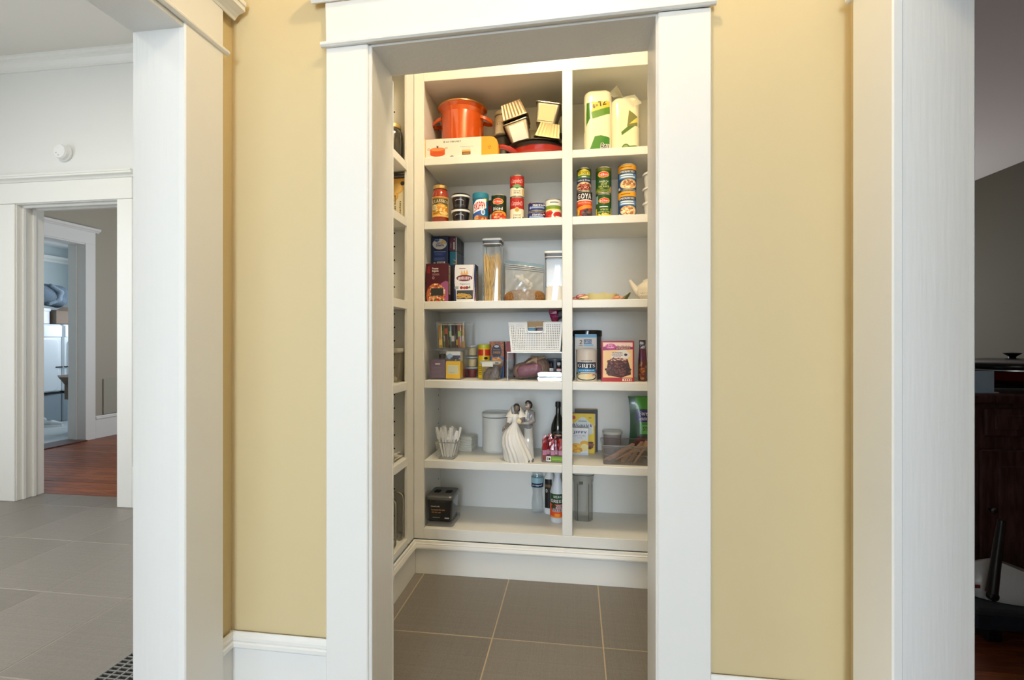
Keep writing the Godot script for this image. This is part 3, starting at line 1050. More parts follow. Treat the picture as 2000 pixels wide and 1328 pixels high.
	molding(st, [[0, 0], [0.01, 0.0], [0.02, 0.03], [0.05, 0.06], [0.06, 0.08], [0.06, 0.1], [0, 0.1]], at(-8.5, 2.5, 3.9), at(-8.5, 2.5, 7.0), Vector3(1, 0, 0))
	struct("trim_8", mesh_of(st, tp))
	f = struct("floor_laundry")
	part("subfloor", bar(-8.6, -6.17, -0.1, -0.004, 3.9, 7.1, M("grout_blue", rgb8(150, 158, 160), 0.9), 0.0), f)
	for i in 5:
		for j in 7: part("tile", bar(-8.6 + i * 0.486, -8.6 + (i + 1) * 0.486 - 0.004, -0.012, 0.0, 3.9 + j * 0.45, 3.9 + (j + 1) * 0.45 - 0.004, M("tile_pale", rgb8(186, 192, 192), 0.35), 0.001), f)
	laundry_things()

func laundry_things():
	var wm = M("appliance_white", rgb8(226, 232, 236), 0.22, {"coat": 0.5})
	var labels = ["white front-loading washer on a pedestal, nearer the laundry doorway's left side", "white front-loading dryer on a pedestal, right beside the washer"]
	for i in 2:
		var t = thing(["washing_machine", "clothes_dryer"][i], labels[i], ["washer", "dryer"][i], at(-7.7, 0, 5.84 + 0.682 * i), PI / 2)
		# local z points to +x, local x to deeper d... front at z = 0
		part("body", box_mesh(Vector3(0.672, 1.01, 0.72), wm, 0.02, Vector3(0, 0.96, -0.36)), t)
		part("pedestal", box_mesh(Vector3(0.672, 0.42, 0.7), M("pedestal_grey", rgb8(150, 162, 170), 0.3), 0.012, Vector3(0, 0.21, -0.36)), t)
		part("control_panel", box_mesh(Vector3(0.64, 0.17, 0.02), wm, 0.006, Vector3(0, 1.36, 0.008)), t)
		var bs = Basis(Vector3(1, 0, 0), PI / 2)
		var st = ST()
		loft(st, [rrect(0.56, 0.78, 0.09, 0.0, 6), rrect(0.56, 0.78, 0.09, 0.008, 6), rrect(0.54, 0.76, 0.08, 0.014, 6)], 1)
		part("door", mesh_of(st, wm), t, Vector3(0, 0.86, 0.0)).basis = bs
		part("handle", box_mesh(Vector3(0.1, 0.018, 0.02), mats.black, 0.005, Vector3(0.28 if i == 0 else -0.28, 0.825, 0.012)), t)
		part("drawer_slot", box_mesh(Vector3(0.66, 0.012, 0.008), mats.black, 0.002, Vector3(0, 0.436, 0.001)), t)
	var t2 = thing("storage_box", "white box with lid on top of the washer under the grey blanket", "box", at(-7.95, 1.472, 5.92), 0.12)
	part("body", box_mesh(Vector3(0.34, 0.19, 0.28), M("box_white", rgb8(228, 230, 234), 0.6), 0.004, Vector3(0, 0.095, 0)), t2)
	part("lid", box_mesh(Vector3(0.36, 0.04, 0.3), mats.box_white, 0.004, Vector3(0, 0.208, 0)), t2)
	t2 = thing("cardboard_box", "open brown cardboard box on the machines beside the white box", "box", at(-7.9, 1.472, 6.22), 0.2)
	for q in [[0.0, 0.11, 0.12, 0.26, 0.2, 0.006], [0.0, 0.11, -0.12, 0.26, 0.2, 0.006], [0.13, 0.11, 0, 0.006, 0.2, 0.24], [-0.13, 0.11, 0, 0.006, 0.2, 0.24], [0, 0.006, 0, 0.26, 0.008, 0.24]]:
		part("panel", box_mesh(Vector3(q[3], q[4], q[5]), mats.brown_card, 0.001, Vector3(q[0], q[1], q[2])), t2)
	part("flap", box_mesh(Vector3(0.12, 0.004, 0.24), mats.brown_card, 0.001, Vector3(0.18, 0.23, 0), Basis(Vector3(0, 0, 1), 0.5)), t2)
	var bl = nets([[Vector3(0, 0.21, -0.2), Vector3(0, 0.22, 0.24), 0.16, 0.17], [Vector3(0.08, 0.12, -0.14), Vector3(0.1, 0.2, 0.14), 0.1, 0.13], [Vector3(-0.06, 0.26, 0.0), Vector3(0.0, 0.3, 0.2), 0.1, 0.09]], 0.015, M("blanket_grey", rgb8(84, 98, 110), 0.9, {"rim": 0.3}), 0.03, 0.004)
	t2 = thing("rolled_blanket", "rolled grey plush blanket lying on the boxes above the washer", "blanket", at(-7.93, 1.7, 6.08))
	part("roll", bl, t2)
	part("fold", nets([[Vector3(0.13, 0.34, -0.02), Vector3(0.17, 0.25, -0.11), 0.035, 0.04], [Vector3(0.17, 0.25, -0.11), Vector3(0.18, 0.14, -0.08), 0.04, 0.035], [Vector3(0.18, 0.14, -0.08), Vector3(0.17, 0.07, 0.04), 0.035, 0.03]], 0.012, M("blanket_pale", rgb8(112, 126, 138), 0.9, {"rim": 0.3}), 0.03, 0.003), t2)
	# open carton in front of the machines
	t2 = thing("moving_carton", "brown open carton standing on a white box by the laundry door jamb", "box", at(-6.62, 0.44, 5.6), 0.15)
	for q in [[0, 0.1, 0.14, 0.3, 0.2, 0.006], [0, 0.1, -0.14, 0.3, 0.2, 0.006], [0.15, 0.1, 0, 0.006, 0.2, 0.28], [-0.15, 0.1, 0, 0.006, 0.2, 0.28], [0, 0.006, 0, 0.3, 0.01, 0.28]]:
		part("panel", box_mesh(Vector3(q[3], q[4], q[5]), mats.brown_card, 0.001, Vector3(q[0], q[1], q[2])), t2)
	part("flap", box_mesh(Vector3(0.15, 0.005, 0.28), mats.brown_card, 0.001, Vector3(-0.2, 0.26, 0.0), Basis(Vector3(0, 0, 1), -0.9)), t2)
	part("flap", box_mesh(Vector3(0.3, 0.005, 0.14), mats.brown_card, 0.001, Vector3(0, 0.25, 0.18), Basis(Vector3(1, 0, 0), -0.8)), t2)
	t2 = thing("white_carton", "white carton on the laundry floor beneath the brown open carton", "box", at(-6.6, 0.0, 5.61), 0.15)
	part("body", box_mesh(Vector3(0.28, 0.43, 0.28), mats.box_white, 0.003, Vector3(0, 0.217, 0)), t2)
	part("tape", box_mesh(Vector3(0.284, 0.004, 0.05), mats.brown_card, 0.0, Vector3(0, 0.434, 0)), t2)
	# sneaker
	var sole = ST()
	var rs = []
	for y in [0.0, 0.012, 0.026]: rs.append(shoe_ring(1.0 if y < 0.02 else 0.97, y))
	loft(sole, rs, 1)
	t2 = thing("sneaker", "single white and grey sneaker on the laundry floor before the washer", "shoe", at(-7.4, 0.0, 5.78), 0.5)
	part("sole", mesh_of(sole, mats.white_plastic), t2)
	part("upper", nets([[Vector3(-0.1, 0.05, 0), Vector3(0.02, 0.05, 0), 0.036, 0.04], [Vector3(0.02, 0.045, 0), Vector3(0.11, 0.035, 0), 0.04, 0.026], [Vector3(-0.09, 0.06, 0), Vector3(-0.08, 0.1, 0), 0.036, 0.034]], 0.008, M("shoe_cloth", rgb8(196, 200, 200), 0.8), 0.02), t2)
	var lc = ST()
	for i in 4: tube(lc, [Vector3(-0.03 + 0.022 * i, 0.094 - 0.007 * i, -0.03), Vector3(-0.028 + 0.022 * i, 0.1 - 0.007 * i, 0.0), Vector3(-0.03 + 0.022 * i, 0.094 - 0.007 * i, 0.03)], 0.004, 5)
	part("laces", mesh_of(lc, M("lace_grey", rgb8(120, 128, 132), 0.9)), t2)

func shoe_ring(s, y):
	var p := PackedVector3Array()
	for i in 25:
		var a = TAU * (i / 24.0 - 0.5)
		var x = sin(a)
		p.append(Vector3(x * 0.145 * s, y, cos(a) * (0.044 + 0.008 * x) * s))
	return p

# ---------------------------------------------------------------- the dark room on the right
func build_right_room():
	var wo = mats.wall_olive
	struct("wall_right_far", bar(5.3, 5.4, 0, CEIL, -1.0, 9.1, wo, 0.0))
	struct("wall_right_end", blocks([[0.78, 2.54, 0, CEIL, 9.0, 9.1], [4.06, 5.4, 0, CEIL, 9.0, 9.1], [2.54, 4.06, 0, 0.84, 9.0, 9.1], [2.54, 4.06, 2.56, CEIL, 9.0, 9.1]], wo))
	window_unit(Vector3(3.3, 0.84, -9.05), 1.52, 1.72, 0.0)
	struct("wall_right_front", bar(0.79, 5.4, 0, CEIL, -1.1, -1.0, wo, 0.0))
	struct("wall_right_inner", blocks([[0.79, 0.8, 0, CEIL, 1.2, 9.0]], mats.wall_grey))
	struct("ceiling_right", bar(0.79, 5.4, CEIL, CEIL + 0.1, -1.1, 9.1, mats.ceiling_paint, 0.0))
	var f = struct("floor_right")
	part("subfloor", bar(0.79, 5.4, -0.1, -0.013, -1.1, 9.1, mats.hole_black, 0.0), f)
	var d = 1.1
	while d < 9.0:
		var w = 0.11
		var x = 0.79 - rng.randf_range(0.0, 0.8)
		while x < 5.3:
			var x1 = x + rng.randf_range(1.2, 2.4)
			part("plank", bar(max(x, 0.8), min(x1, 5.3), -0.012, 0.0, d + 0.001, d + w - 0.001, mats["floor_wood_%d" % (rng.randi() % 3)], 0.001), f)
			x = x1 + 0.002
			if d > 3.0: break
		d += w if d < 3.0 else 1.0
	part("boards", bar(0.8, 5.3, -0.012, -0.001, -1.0, 1.1, mats.floor_wood_1, 0.0), f)
	part("boards", bar(0.8, 5.3, -0.012, -0.001, 3.0, 9.0, mats.floor_wood_1, 0.0), f)
	# sideboard
	var dw = mats.dark_wood
	var t = thing("sideboard", "dark mahogany sideboard with a drawer over a panelled door in the right room", "sideboard", at(2.4, 0, 2.44))
	part("body", box_mesh(Vector3(1.26, 0.86, 0.42), dw, 0.004, Vector3(0, 0.51, -0.22)), t)
	part("top", box_mesh(Vector3(1.34, 0.045, 0.47), dw, 0.008, Vector3(0, 0.963, -0.215)), t)
	part("plinth", box_mesh(Vector3(1.2, 0.08, 0.38), dw, 0.004, Vector3(0, 0.04, -0.22)), t)
	for i in 2:
		var x = -0.3 + 0.58 * i
		var dr = part("drawer", box_mesh(Vector3(0.5, 0.13, 0.02), dw, 0.006, Vector3(x, 0.855, -0.002)), t)
		part("drawer_panel", box_mesh(Vector3(0.43, 0.07, 0.012), dw, 0.005, Vector3(x, 0.855, 0.008)), dr)
		var do = part("door", box_mesh(Vector3(0.52, 0.6, 0.02), dw, 0.006, Vector3(x - 0.01, 0.43, -0.002)), t)
		part("door_panel", box_mesh(Vector3(0.38, 0.46, 0.014), dw, 0.008, Vector3(x - 0.01, 0.43, 0.007)), do)
		var kn = part("knob", turned([[0.006, 0.0], [0.006, 0.014], [0.014, 0.02], [0.016, 0.028], [0.01, 0.034]], M("pewter", rgb8(120, 118, 122), 0.3, {"metal": 1.0}), 14), do, Vector3(x - 0.235, 0.46, 0.008))
		kn.basis = Basis(Vector3(1, 0, 0), PI / 2)
	# skillet with lid on a griddle, small blue card in front
	t = thing("griddle", "black flat griddle on top of the dark sideboard under the skillet", "griddle", at(2.12, 0.986, 2.66))
	part("plate", box_mesh(Vector3(0.7, 0.016, 0.3), mats.black, 0.006, Vector3(0, 0.026, 0)), t)
	for x in [-0.28, 0.28]: part("foot", turned([[0.014, 0.0], [0.012, 0.018]], mats.black, 10), t, Vector3(x, 0, 0.1))
	t = thing("lidded_skillet", "dark red electric skillet with black lid on the sideboard", "skillet", at(2.14, 1.02, 2.66))
	part("pan", turned([[0.16, 0.0], [0.2, 0.02], [0.225, 0.06], [0.23, 0.062]], M("wine_enamel", rgb8(96, 12, 18), 0.18, {"coat": 0.8}), 36), t)
	part("rim", turned([[0.23, 0.062], [0.236, 0.065], [0.236, 0.07], [0.228, 0.072]], mats.steel, 36), t)
	part("lid", turned([[0.228, 0.072], [0.245, 0.09], [0.22, 0.102], [0.12, 0.118], [0.0, 0.122]], M("lid_black", rgb8(24, 26, 26), 0.22), 36, 0), t)
	part("knob", turned([[0.012, 0.12], [0.014, 0.128], [0.03, 0.14], [0.036, 0.146], [0.0, 0.15]], mats.lid_black, 18), t)
	t = thing("postcard", "small pale blue card standing on the sideboard before the skillet", "card", at(1.86, 0.986, 2.455))
	part("card", box_mesh(Vector3(0.1, 0.1, 0.003), M("card_blue", rgb8(190, 216, 236), 0.5), 0.0, Vector3(-0.01, 0.052, 0)), t)
	part("stand", box_mesh(Vector3(0.12, 0.004, 0.03), mats.white_card, 0.0, Vector3(0, 0.002, -0.014)), t)
	# low exercise machine
	t = thing("exercise_machine", "low exercise machine with white rounded cover and black lever before the sideboard", "exercise machine", at(1.985, 0, 2.29))
	part("deck", box_mesh(Vector3(0.74, 0.03, 0.26), M("deck_grey", rgb8(62, 66, 70), 0.5), 0.008, Vector3(0.0, 0.125, 0)), t)
	part("frame", box_mesh(Vector3(0.74, 0.06, 0.25), M("deck_blue", rgb8(40, 50, 62), 0.5), 0.006, Vector3(0.0, 0.08, 0)), t)
	for x in [-0.3, 0.3]: part("foot", box_mesh(Vector3(0.06, 0.05, 0.24), mats.black, 0.006, Vector3(x, 0.025, 0)), t)
	var rs = []
	for q in [[0.0, 0.9, 0.142], [0.02, 1.0, 0.155], [0.05, 1.0, 0.2], [0.08, 0.86, 0.24], [0.1, 0.5, 0.26]]:
		var p := PackedVector3Array()
		for i in 33:
			var a = TAU * (i / 32.0 - 0.5)
			p.append(Vector3(-0.08 + sin(a) * 0.27 * q[1], 0.142 + q[0] * (1.0 - 0.5 * sin(a)) , cos(a) * 0.11 * q[1]))
		rs.append(p)
	var st = ST()
	loft(st, rs, 0)
	part("cover", mesh_of(st, M("cover_white", rgb8(240, 241, 241), 0.25, {"coat": 0.4})), t)
	st = ST()
	tube(st, [Vector3(-0.12, 0.26, 0.05), Vector3(0.08, 0.232, 0.07), Vector3(0.2, 0.19, 0.06)], 0.005, 6)
	part("groove_strip", mesh_of(st, mats.black), t)
	st = ST()
	tube(st, [Vector3(-0.325, 0.21, 0.135), Vector3(-0.31, 0.3, 0.13), Vector3(-0.285, 0.44, 0.12), Vector3(-0.275, 0.5, 0.118)], 0.02, 10, 0.013)
	part("lever", mesh_of(st, M("lever_black", rgb8(44, 42, 42), 0.35)), t)
	part("pivot", turned([[0.018, 0.0], [0.018, 0.02], [0.012, 0.024]], mats.black, 16), t, Vector3(-0.31, 0.19, 0.11)).basis = Basis(Vector3(1, 0, 0), PI / 2)
	part("red_mark", box_mesh(Vector3(0.06, 0.012, 0.004), M("mark_red", rgb8(150, 60, 48), 0.5), 0.0, Vector3(-0.345, 0.2, 0.066)), t)
	# ceiling lamp arm tip seen at the picture's edge
	t = thing("ceiling_fan_light", "dark metal ceiling light fitting in the right room", "ceiling light", Vector3(3.62, CEIL - 0.26, -4.1))
	part("canopy", turned([[0.03, 0.22], [0.09, 0.235], [0.09, 0.26]], mats.black, 18), t)
	part("rod", turned([[0.012, 0.0], [0.012, 0.22]], mats.black, 10), t)
	part("hub", turned([[0.02, -0.06], [0.09, -0.04], [0.11, 0.0], [0.03, 0.03]], mats.black, 18), t)

# ---------------------------------------------------------------- builders for groceries
func can(called, label, cat, x, y, d, r, h, mat, o = {}):
	var t = thing(called, label, cat, at(x, y, d), facing(x, d), o.get("group", ""))
	var e = min(0.004, h * 0.08)
	part("printed_wall", turned([[r * 0.985, e], [r * 0.985, h - e]], mat, 32, 1, Vector3.ZERO, false), t)
	var rim = o.get("rim", mats.steel)
	part("bottom_rim", turned([[r * 0.94, 0.0], [r, 0.001], [r, e], [r * 0.985, e * 1.3]], rim, 32), t)
	if o.has("lid"):
		part("lid", turned([[r * 1.03, h - o.lid], [r * 1.03, h - 0.002], [r * 1.0, h]], o.lidmat, 32), t)
	else:
		part("top_rim", turned([[r * 0.985, h - e * 1.3], [r, h - e], [r, h - 0.001], [r * 0.95, h], [r * 0.93, h - 0.003], [0.0, h - 0.003]], rim, 32), t)
	return t

# carton standing with its printed face to +z; x0..x1 across the front, front at depth d
func carton(called, label, cat, x0, x1, y, h, d, deep, front, side, o = {}):
	var w = x1 - x0
	var t = thing(called, label, cat, at((x0 + x1) / 2, y, d + deep / 2), o.get("turn", 0.0), o.get("group", ""))
	var st = ST()
	var c = Vector3(0, h / 2, 0)
	box(st, c, Vector3(w, h, deep), 0.0, Basis(), "bltu" + ("r" if o.has("right") else "r"))
	var me = mesh_of(st, front)
	if o.has("right"):
		st = ST()
		quad(st, Vector3(w / 2, 0, deep / 2), Vector3(w / 2, 0, -deep / 2), Vector3(w / 2, h, -deep / 2), Vector3(w / 2, h, deep / 2), Vector3(1, 0, 0))
		me = mesh_of(st, o.right, me)
		st = ST()
		box(st, c, Vector3(w, h, deep), 0.0, Basis(), "fr")
		me = mesh_of(st, side, me)
	else:
		st = ST()
		box(st, c, Vector3(w, h, deep), 0.0, Basis(), "f")
		me = mesh_of(st, side, me)
	part("box", me, t)
	part("top_flap", box_mesh(Vector3(w - 0.003, 0.0012, deep * 0.55), side, 0.0, Vector3(0, h + 0.0007, deep * 0.2)), t)
	return t

# open tapered tub of thin clear plastic; w, dp at the rim
func clear_bin(parent, w, dp, h, m, edge, taper = 0.9, r = 0.012):
	var st = ST()
	loft(st, [rrect(w * taper, dp * taper, r, 0.002, 4), rrect(w * taper, dp * taper, r, 0.003, 4), rrect(w, dp, r, h, 4)], 1, true, false)
	part("tub", mesh_of(st, m), parent)
	st = ST()
	loft(st, [rrect(w, dp, r, h - 0.005, 4), rrect(w + 0.006, dp + 0.006, r, h - 0.005, 4), rrect(w + 0.006, dp + 0.006, r, h, 4), rrect(w - 0.004, dp - 0.004, r, h, 4)], 1, false, false)
	part("rim", mesh_of(st, edge), parent)
	st = ST()
	loft(st, [rrect(w * taper - 0.004, dp * taper - 0.004, r, 0.0, 4), rrect(w * taper, dp * taper, r, 0.0045, 4)], 1)
	part("base", mesh_of(st, edge), parent)

const WHT = Color(0.95, 0.94, 0.92)
const BLK = Color(0.06, 0.06, 0.07)
const CREAM = Color(0.93, 0.89, 0.78)

# ---------------------------------------------------------------- top shelf
func loaf_pan(called, label, pos, bs, w, wb, h, dp, m, flutes = 0, upside = false, paper = null):
	var t = thing(called, label, "baking tin", pos)
	t.basis = bs
	var n = max(flutes, 6)
	var prof = func(ww, dd, y, amp):
		var p := PackedVector3Array()
		var base = rrect(ww, dd, 0.012, y, 4)
		if flutes == 0: return base
		# fluted walls: walk the rectangle and push points in and out
		var k = 0
		for s in [[Vector3(0, y, -dd / 2), Vector3(-ww / 2, y, -dd / 2)], [Vector3(-ww / 2, y, -dd / 2), Vector3(-ww / 2, y, dd / 2)], [Vector3(-ww / 2, y, dd / 2), Vector3(ww / 2, y, dd / 2)], [Vector3(ww / 2, y, dd / 2), Vector3(ww / 2, y, -dd / 2)], [Vector3(ww / 2, y, -dd / 2), Vector3(0, y, -dd / 2)]]:
			var cnt = n * (1 if s[0].distance_to(s[1]) < ww * 0.7 else 2)
			var out = (s[1] - s[0]).cross(Vector3.UP).normalized() * -1.0
			for i in cnt:
				p.append(s[0].lerp(s[1], float(i) / cnt) + out * (amp if k % 2 == 0 else 0.0))
				k += 1
		p.append(p[0])
		return p
	var st = ST()
	loft(st, [prof.call(wb, dp * wb / w, 0.0, 0.002), prof.call(w, dp, h, 0.002)], 2, true, false)
	part("wall", mesh_of(st, m), t)
	st = ST()
	loft(st, [prof.call(wb - 0.004, dp * wb / w - 0.004, 0.003, 0.002), prof.call(w - 0.004, dp - 0.004, h, 0.002)], 2, true, false, true)
	part("inside", mesh_of(st, m), t)
	st = ST()
	loft(st, [rrect(w + 0.002, dp + 0.002, 0.012, h - 0.004), rrect(w + 0.014, dp + 0.014, 0.014, h - 0.002), rrect(w + 0.014, dp + 0.014, 0.014, h + 0.002), rrect(w - 0.004, dp - 0.004, 0.012, h + 0.003)], 1, false, false)
	part("rim", mesh_of(st, m), t)
	if paper:
		part("paper_panel", box_mesh(Vector3(wb * 0.82, h * 0.8, 0.002), paper, 0.0, Vector3(0, h * 0.48, dp / 2 * (wb / w + 1) / 2 + 0.002), Basis(Vector3(1, 0, 0), atan2(dp / 2 * (1 - wb / w), h))), t)
	return t

func shelf_one():
	var en = M("orange_enamel", rgb8(204, 82, 14), 0.16, {"coat": 1.0})
	var t = thing("stockpot", "tall orange enamel stockpot with two side handles and flared rim", "pot", at(-0.645, S1, 2.645))
	part("body", turned([[0.112, 0.0], [0.117, 0.004], [0.119, 0.02], [0.121, 0.3], [0.127, 0.322], [0.138, 0.338]], en, 48), t)
	part("rim", turned([[0.138, 0.338], [0.142, 0.341], [0.142, 0.346], [0.138, 0.349], [0.133, 0.346]], M("rim_tan", rgb8(214, 150, 96), 0.3, {"metal": 0.6}), 48), t)
	part("inside", turned([[0.0, 0.01], [0.112, 0.012], [0.117, 0.3], [0.134, 0.347]], M("enamel_inside", rgb8(232, 220, 196), 0.3), 40, 1, Vector3.ZERO, false), t)
	for s in [-1, 1]:
		var st = ST()
		var p = []
		for i in 13:
			var a = PI * i / 12.0
			p.append(Vector3(s * (0.112 + 0.062 * sin(a)), 0.286 - 0.022 * sin(a), 0.045 * cos(a)))
		for k in 3: tube(st, p.map(func(q): return q + Vector3(0, 0.005 * (k - 1), 0)), 0.006, 8)
		part("handle", mesh_of(st, en), t)
	# boxed casserole
	var l = lab(384, 130, Color(0.9, 0.885, 0.84))
	l.rc(0, 0, 0.014, 1, Color(0.95, 0.72, 0.38))
	l.el(0.07, 0.52, 0.025, 0.05, Color(0.72, 0.5, 0.4)).el(0.07, 0.52, 0.016, 0.03, Color(0.9, 0.885, 0.84))
	l.el(0.38, 0.49, 0.025, 0.05, Color(0.72, 0.5, 0.4)).el(0.38, 0.49, 0.016, 0.03, Color(0.9, 0.885, 0.84))
	l.el(0.225, 0.56, 0.135, 0.12, Color(0.86, 0.42, 0.2))
	l.rc(0.092, 0.56, 0.358, 0.78, Color(0.84, 0.38, 0.17)).el(0.225, 0.78, 0.133, 0.13, Color(0.82, 0.34, 0.15))
	l.el(0.225, 0.545, 0.12, 0.075, Color(0.9, 0.56, 0.34))
	l.pg([[0.205, 0.46], [0.245, 0.46], [0.235, 0.4], [0.255, 0.36], [0.195, 0.36], [0.215, 0.4]], Color(0.3, 0.16, 0.1))
	l.el(0.345, 0.175, 0.018, 0.05, Color(0.3, 0.28, 0.26)).el(0.345, 0.175, 0.011, 0.03, Color(0.9, 0.885, 0.84)).el(0.347, 0.175, 0.005, 0.015, Color(0.3, 0.28, 0.26))
	l.tx("LE CREUSET", 0.51, 0.175, 0.075, Color(0.25, 0.23, 0.22), {"w": 0.26})
	l.lines(0.62, 0.87, 0.46, 1, 0.08, Color(0.6, 0.57, 0.52), 0.018).lines(0.66, 0.85, 0.53, 1, 0.08, Color(0.62, 0.6, 0.55), 0.014)
	l.rc(0.66, 0.62, 0.81, 0.72, Color(0.93, 0.7, 0.42)).rc(0.66, 0.72, 0.81, 0.88, Color(0.5, 0.34, 0.2)).rc(0.68, 0.78, 0.79, 0.84, Color(0.68, 0.5, 0.3))
	l.el(0.48, 1.0, 0.045, 0.1, BLK)
	var orange = M("box_orange", rgb8(248, 160, 36), 0.5)
	t = carton("casserole_box", "white printed box with a picture of an orange casserole, bright orange end", "box", -0.8, -0.494, S1, 0.1025, 2.438, 0.05, print_mat("casserole_box", l), M("box_rust", rgb8(206, 92, 30), 0.5))
	var st = ST()
	prism(st, PackedVector2Array([Vector2(0.153, 0), Vector2(0.238, 0), Vector2(0.24, 0.02), Vector2(0.24, 0.066), Vector2(0.234, 0.083), Vector2(0.22, 0.096), Vector2(0.2, 0.1025), Vector2(0.153, 0.1025)]), -0.024, 0.0252)
	var e = part("orange_end", mesh_of(st, orange), t)
	st = ST()
	tube(st, range(0, 11).map(func(i): return Vector3(0.197 + 0.0065 * cos(TAU * i / 12.0), 0.045 + 0.0065 * sin(TAU * i / 12.0), 0.0256)), 0.001, 5)
	part("emblem", mesh_of(st, M("mark_rust", rgb8(190, 96, 20), 0.6)), e)
	# canister standing on a dark pan
	t = thing("dark_saucepan", "dark lidded saucepan under the white coffee canister behind the orange pot", "pan", at(-0.418, S1, 2.7))
	part("body", turned([[0.06, 0.0], [0.072, 0.006], [0.074, 0.173], [0.077, 0.178]], M("pan_dark", rgb8(46, 38, 34), 0.35), 32), t)
	part("lid", turned([[0.077, 0.179], [0.074, 0.189], [0.05, 0.2], [0.0, 0.203]], mats.pan_dark, 32), t)
	var cm = M("ceramic_cream", rgb8(226, 214, 184), 0.3, {"coat": 0.4})
	t = thing("coffee_canister", "cream ceramic coffee canister with clamp lid and knob, behind the orange stockpot", "canister", at(-0.418, S1 + 0.203, 2.7), facing(-0.418, 2.7))
	part("body", turned([[0.046, 0.0], [0.053, 0.004], [0.054, 0.01], [0.051, 0.014], [0.051, 0.105], [0.048, 0.112]], cm, 32), t)
	part("lid", turned([[0.05, 0.116], [0.052, 0.12], [0.051, 0.134], [0.043, 0.142], [0.0, 0.146]], cm, 32), t)
	part("seal", turned([[0.05, 0.112], [0.05, 0.116]], M("seal_brown", rgb8(96, 78, 58), 0.6), 32), t)
	part("knob", turned([[0.005, 0.145], [0.006, 0.15], [0.011, 0.156], [0.009, 0.164], [0.0, 0.167]], mats.steel, 16), t)
	l = lab(128, 96, rgb8(226, 214, 184))
	l.tx("Coffee", 0.5, 0.5, 0.5, Color(0.5, 0.42, 0.32), {"serif": true, "bold": false, "slant": 0.3, "w": 0.9})
	part("lettering", patch(0.0514, 0.045, 0.085, -0.8, 0.8, print_mat("coffee_label", l)), t)
	# red skillet, dark pan and the tins piled on it
	t = thing("red_skillet", "red enamel skillet with handle lying at the front of the top shelf", "skillet", at(-0.205, S1, 2.655))
	var red = M("red_enamel", rgb8(168, 34, 22), 0.2, {"coat": 0.8})
	part("body", turned([[0.14, 0.0], [0.15, 0.004], [0.17, 0.04], [0.178, 0.062]], red, 48), t)
	part("inside", turned([[0.0, 0.006], [0.145, 0.008], [0.172, 0.062]], mats.pan_dark, 40, 1, Vector3.ZERO, false), t)
	part("rim", turned([[0.178, 0.062], [0.181, 0.065], [0.176, 0.068], [0.172, 0.062]], M("rim_brown", rgb8(84, 30, 22), 0.3), 48), t)
	st = ST()
	tube(st, [Vector3(-0.12, 0.046, 0.12), Vector3(-0.15, 0.056, 0.15), Vector3(-0.185, 0.062, 0.172), Vector3(-0.2, 0.058, 0.18)], 0.016, 10, 0.011)
	part("handle", mesh_of(st, red), t)
	t = thing("dark_baking_pan", "black shallow round baking pan stacked on the red skillet", "pan", at(-0.225, S1 + 0.069, 2.66))
	part("body", turned([[0.13, 0.0], [0.15, 0.003], [0.158, 0.024], [0.166, 0.03], [0.166, 0.034], [0.158, 0.034]], mats.pan_dark, 48), t)
	part("inside", turned([[0.0, 0.006], [0.146, 0.007], [0.158, 0.033]], mats.pan_dark, 40, 1, Vector3.ZERO, false), t)
	var paper = M("parchment", rgb8(226, 226, 224), 0.55)
	var by = S1 + 0.069 + 0.008
	loaf_pan("square_tin", "tilted square metal tin with a pale paper face, under the fluted tin", at(-0.295, by + 0.03, 2.6), Basis(Vector3(0, 0, 1), 0.3), 0.13, 0.1, 0.112, 0.13, mats.dull_tin, 0, false, paper)
	loaf_pan("fluted_tin", "fluted metal tin turned upside down on the tilted square tin", at(-0.355, by + 0.247, 2.6), Basis(Vector3(0, 0, 1), 0.3 + PI), 0.132, 0.108, 0.092, 0.14, M("tin_warm", rgb8(176, 152, 120), 0.42, {"metal": 0.75}), 7)
	loaf_pan("mini_fluted_tin", "small fluted metal tin upside down near the shelf divider", at(-0.14, by + 0.116, 2.58), Basis(Vector3(0, 0, 1), -0.2 + PI), 0.132, 0.102, 0.08, 0.12, M("tin_gold", rgb8(196, 180, 132), 0.36, {"metal": 0.7}), 7)
	loaf_pan("black_loaf_tin", "black loaf tin standing behind the small fluted tin", at(-0.15, by + 0.005, 2.7), Basis(), 0.13, 0.11, 0.11, 0.07, mats.pan_dark)
	loaf_pan("tall_square_tin", "square metal tin tilted right on top of the small fluted tin", at(-0.167, by + 0.127, 2.6), Basis(Vector3(0, 0, 1), -0.19), 0.126, 0.104, 0.102, 0.13, mats.dull_tin, 0, false, M("parchment_warm", rgb8(222, 208, 160), 0.6))
	t = thing("folded_board", "pale upright board leaning at the back of the top shelf behind the tins", "board", at(-0.225, S1, 2.755))
	part("panel", box_mesh(Vector3(0.09, 0.26, 0.012), M("board_beige", rgb8(206, 196, 170), 0.7), 0.002, Vector3(-0.01, 0.13, 0)), t)
	part("fold", box_mesh(Vector3(0.03, 0.25, 0.01), mats.board_beige, 0.002, Vector3(0.047, 0.125, 0.008), Basis(Vector3(0, 1, 0), 0.5)), t)
	# paper towels
	l = lab(160, 320, Color(0.92, 0.905, 0.8))
	l.rc(0.0, 0.1, 0.22, 0.42, Color(0.25, 0.47, 0.12)).pg([[0, 0.42], [0.2, 0.42], [0.1, 0.5], [0, 0.62]], Color(0.25, 0.47, 0.12))
	l.pg([[0.2, 0.11], [1.0, 0.02], [1.0, 0.25], [0.24, 0.31]], Color(0.95, 0.78, 0.28))
	l.pg([[0.24, 0.31], [1.0, 0.23], [1.0, 0.34], [0.3, 0.42]], Color(0.36, 0.56, 0.16))
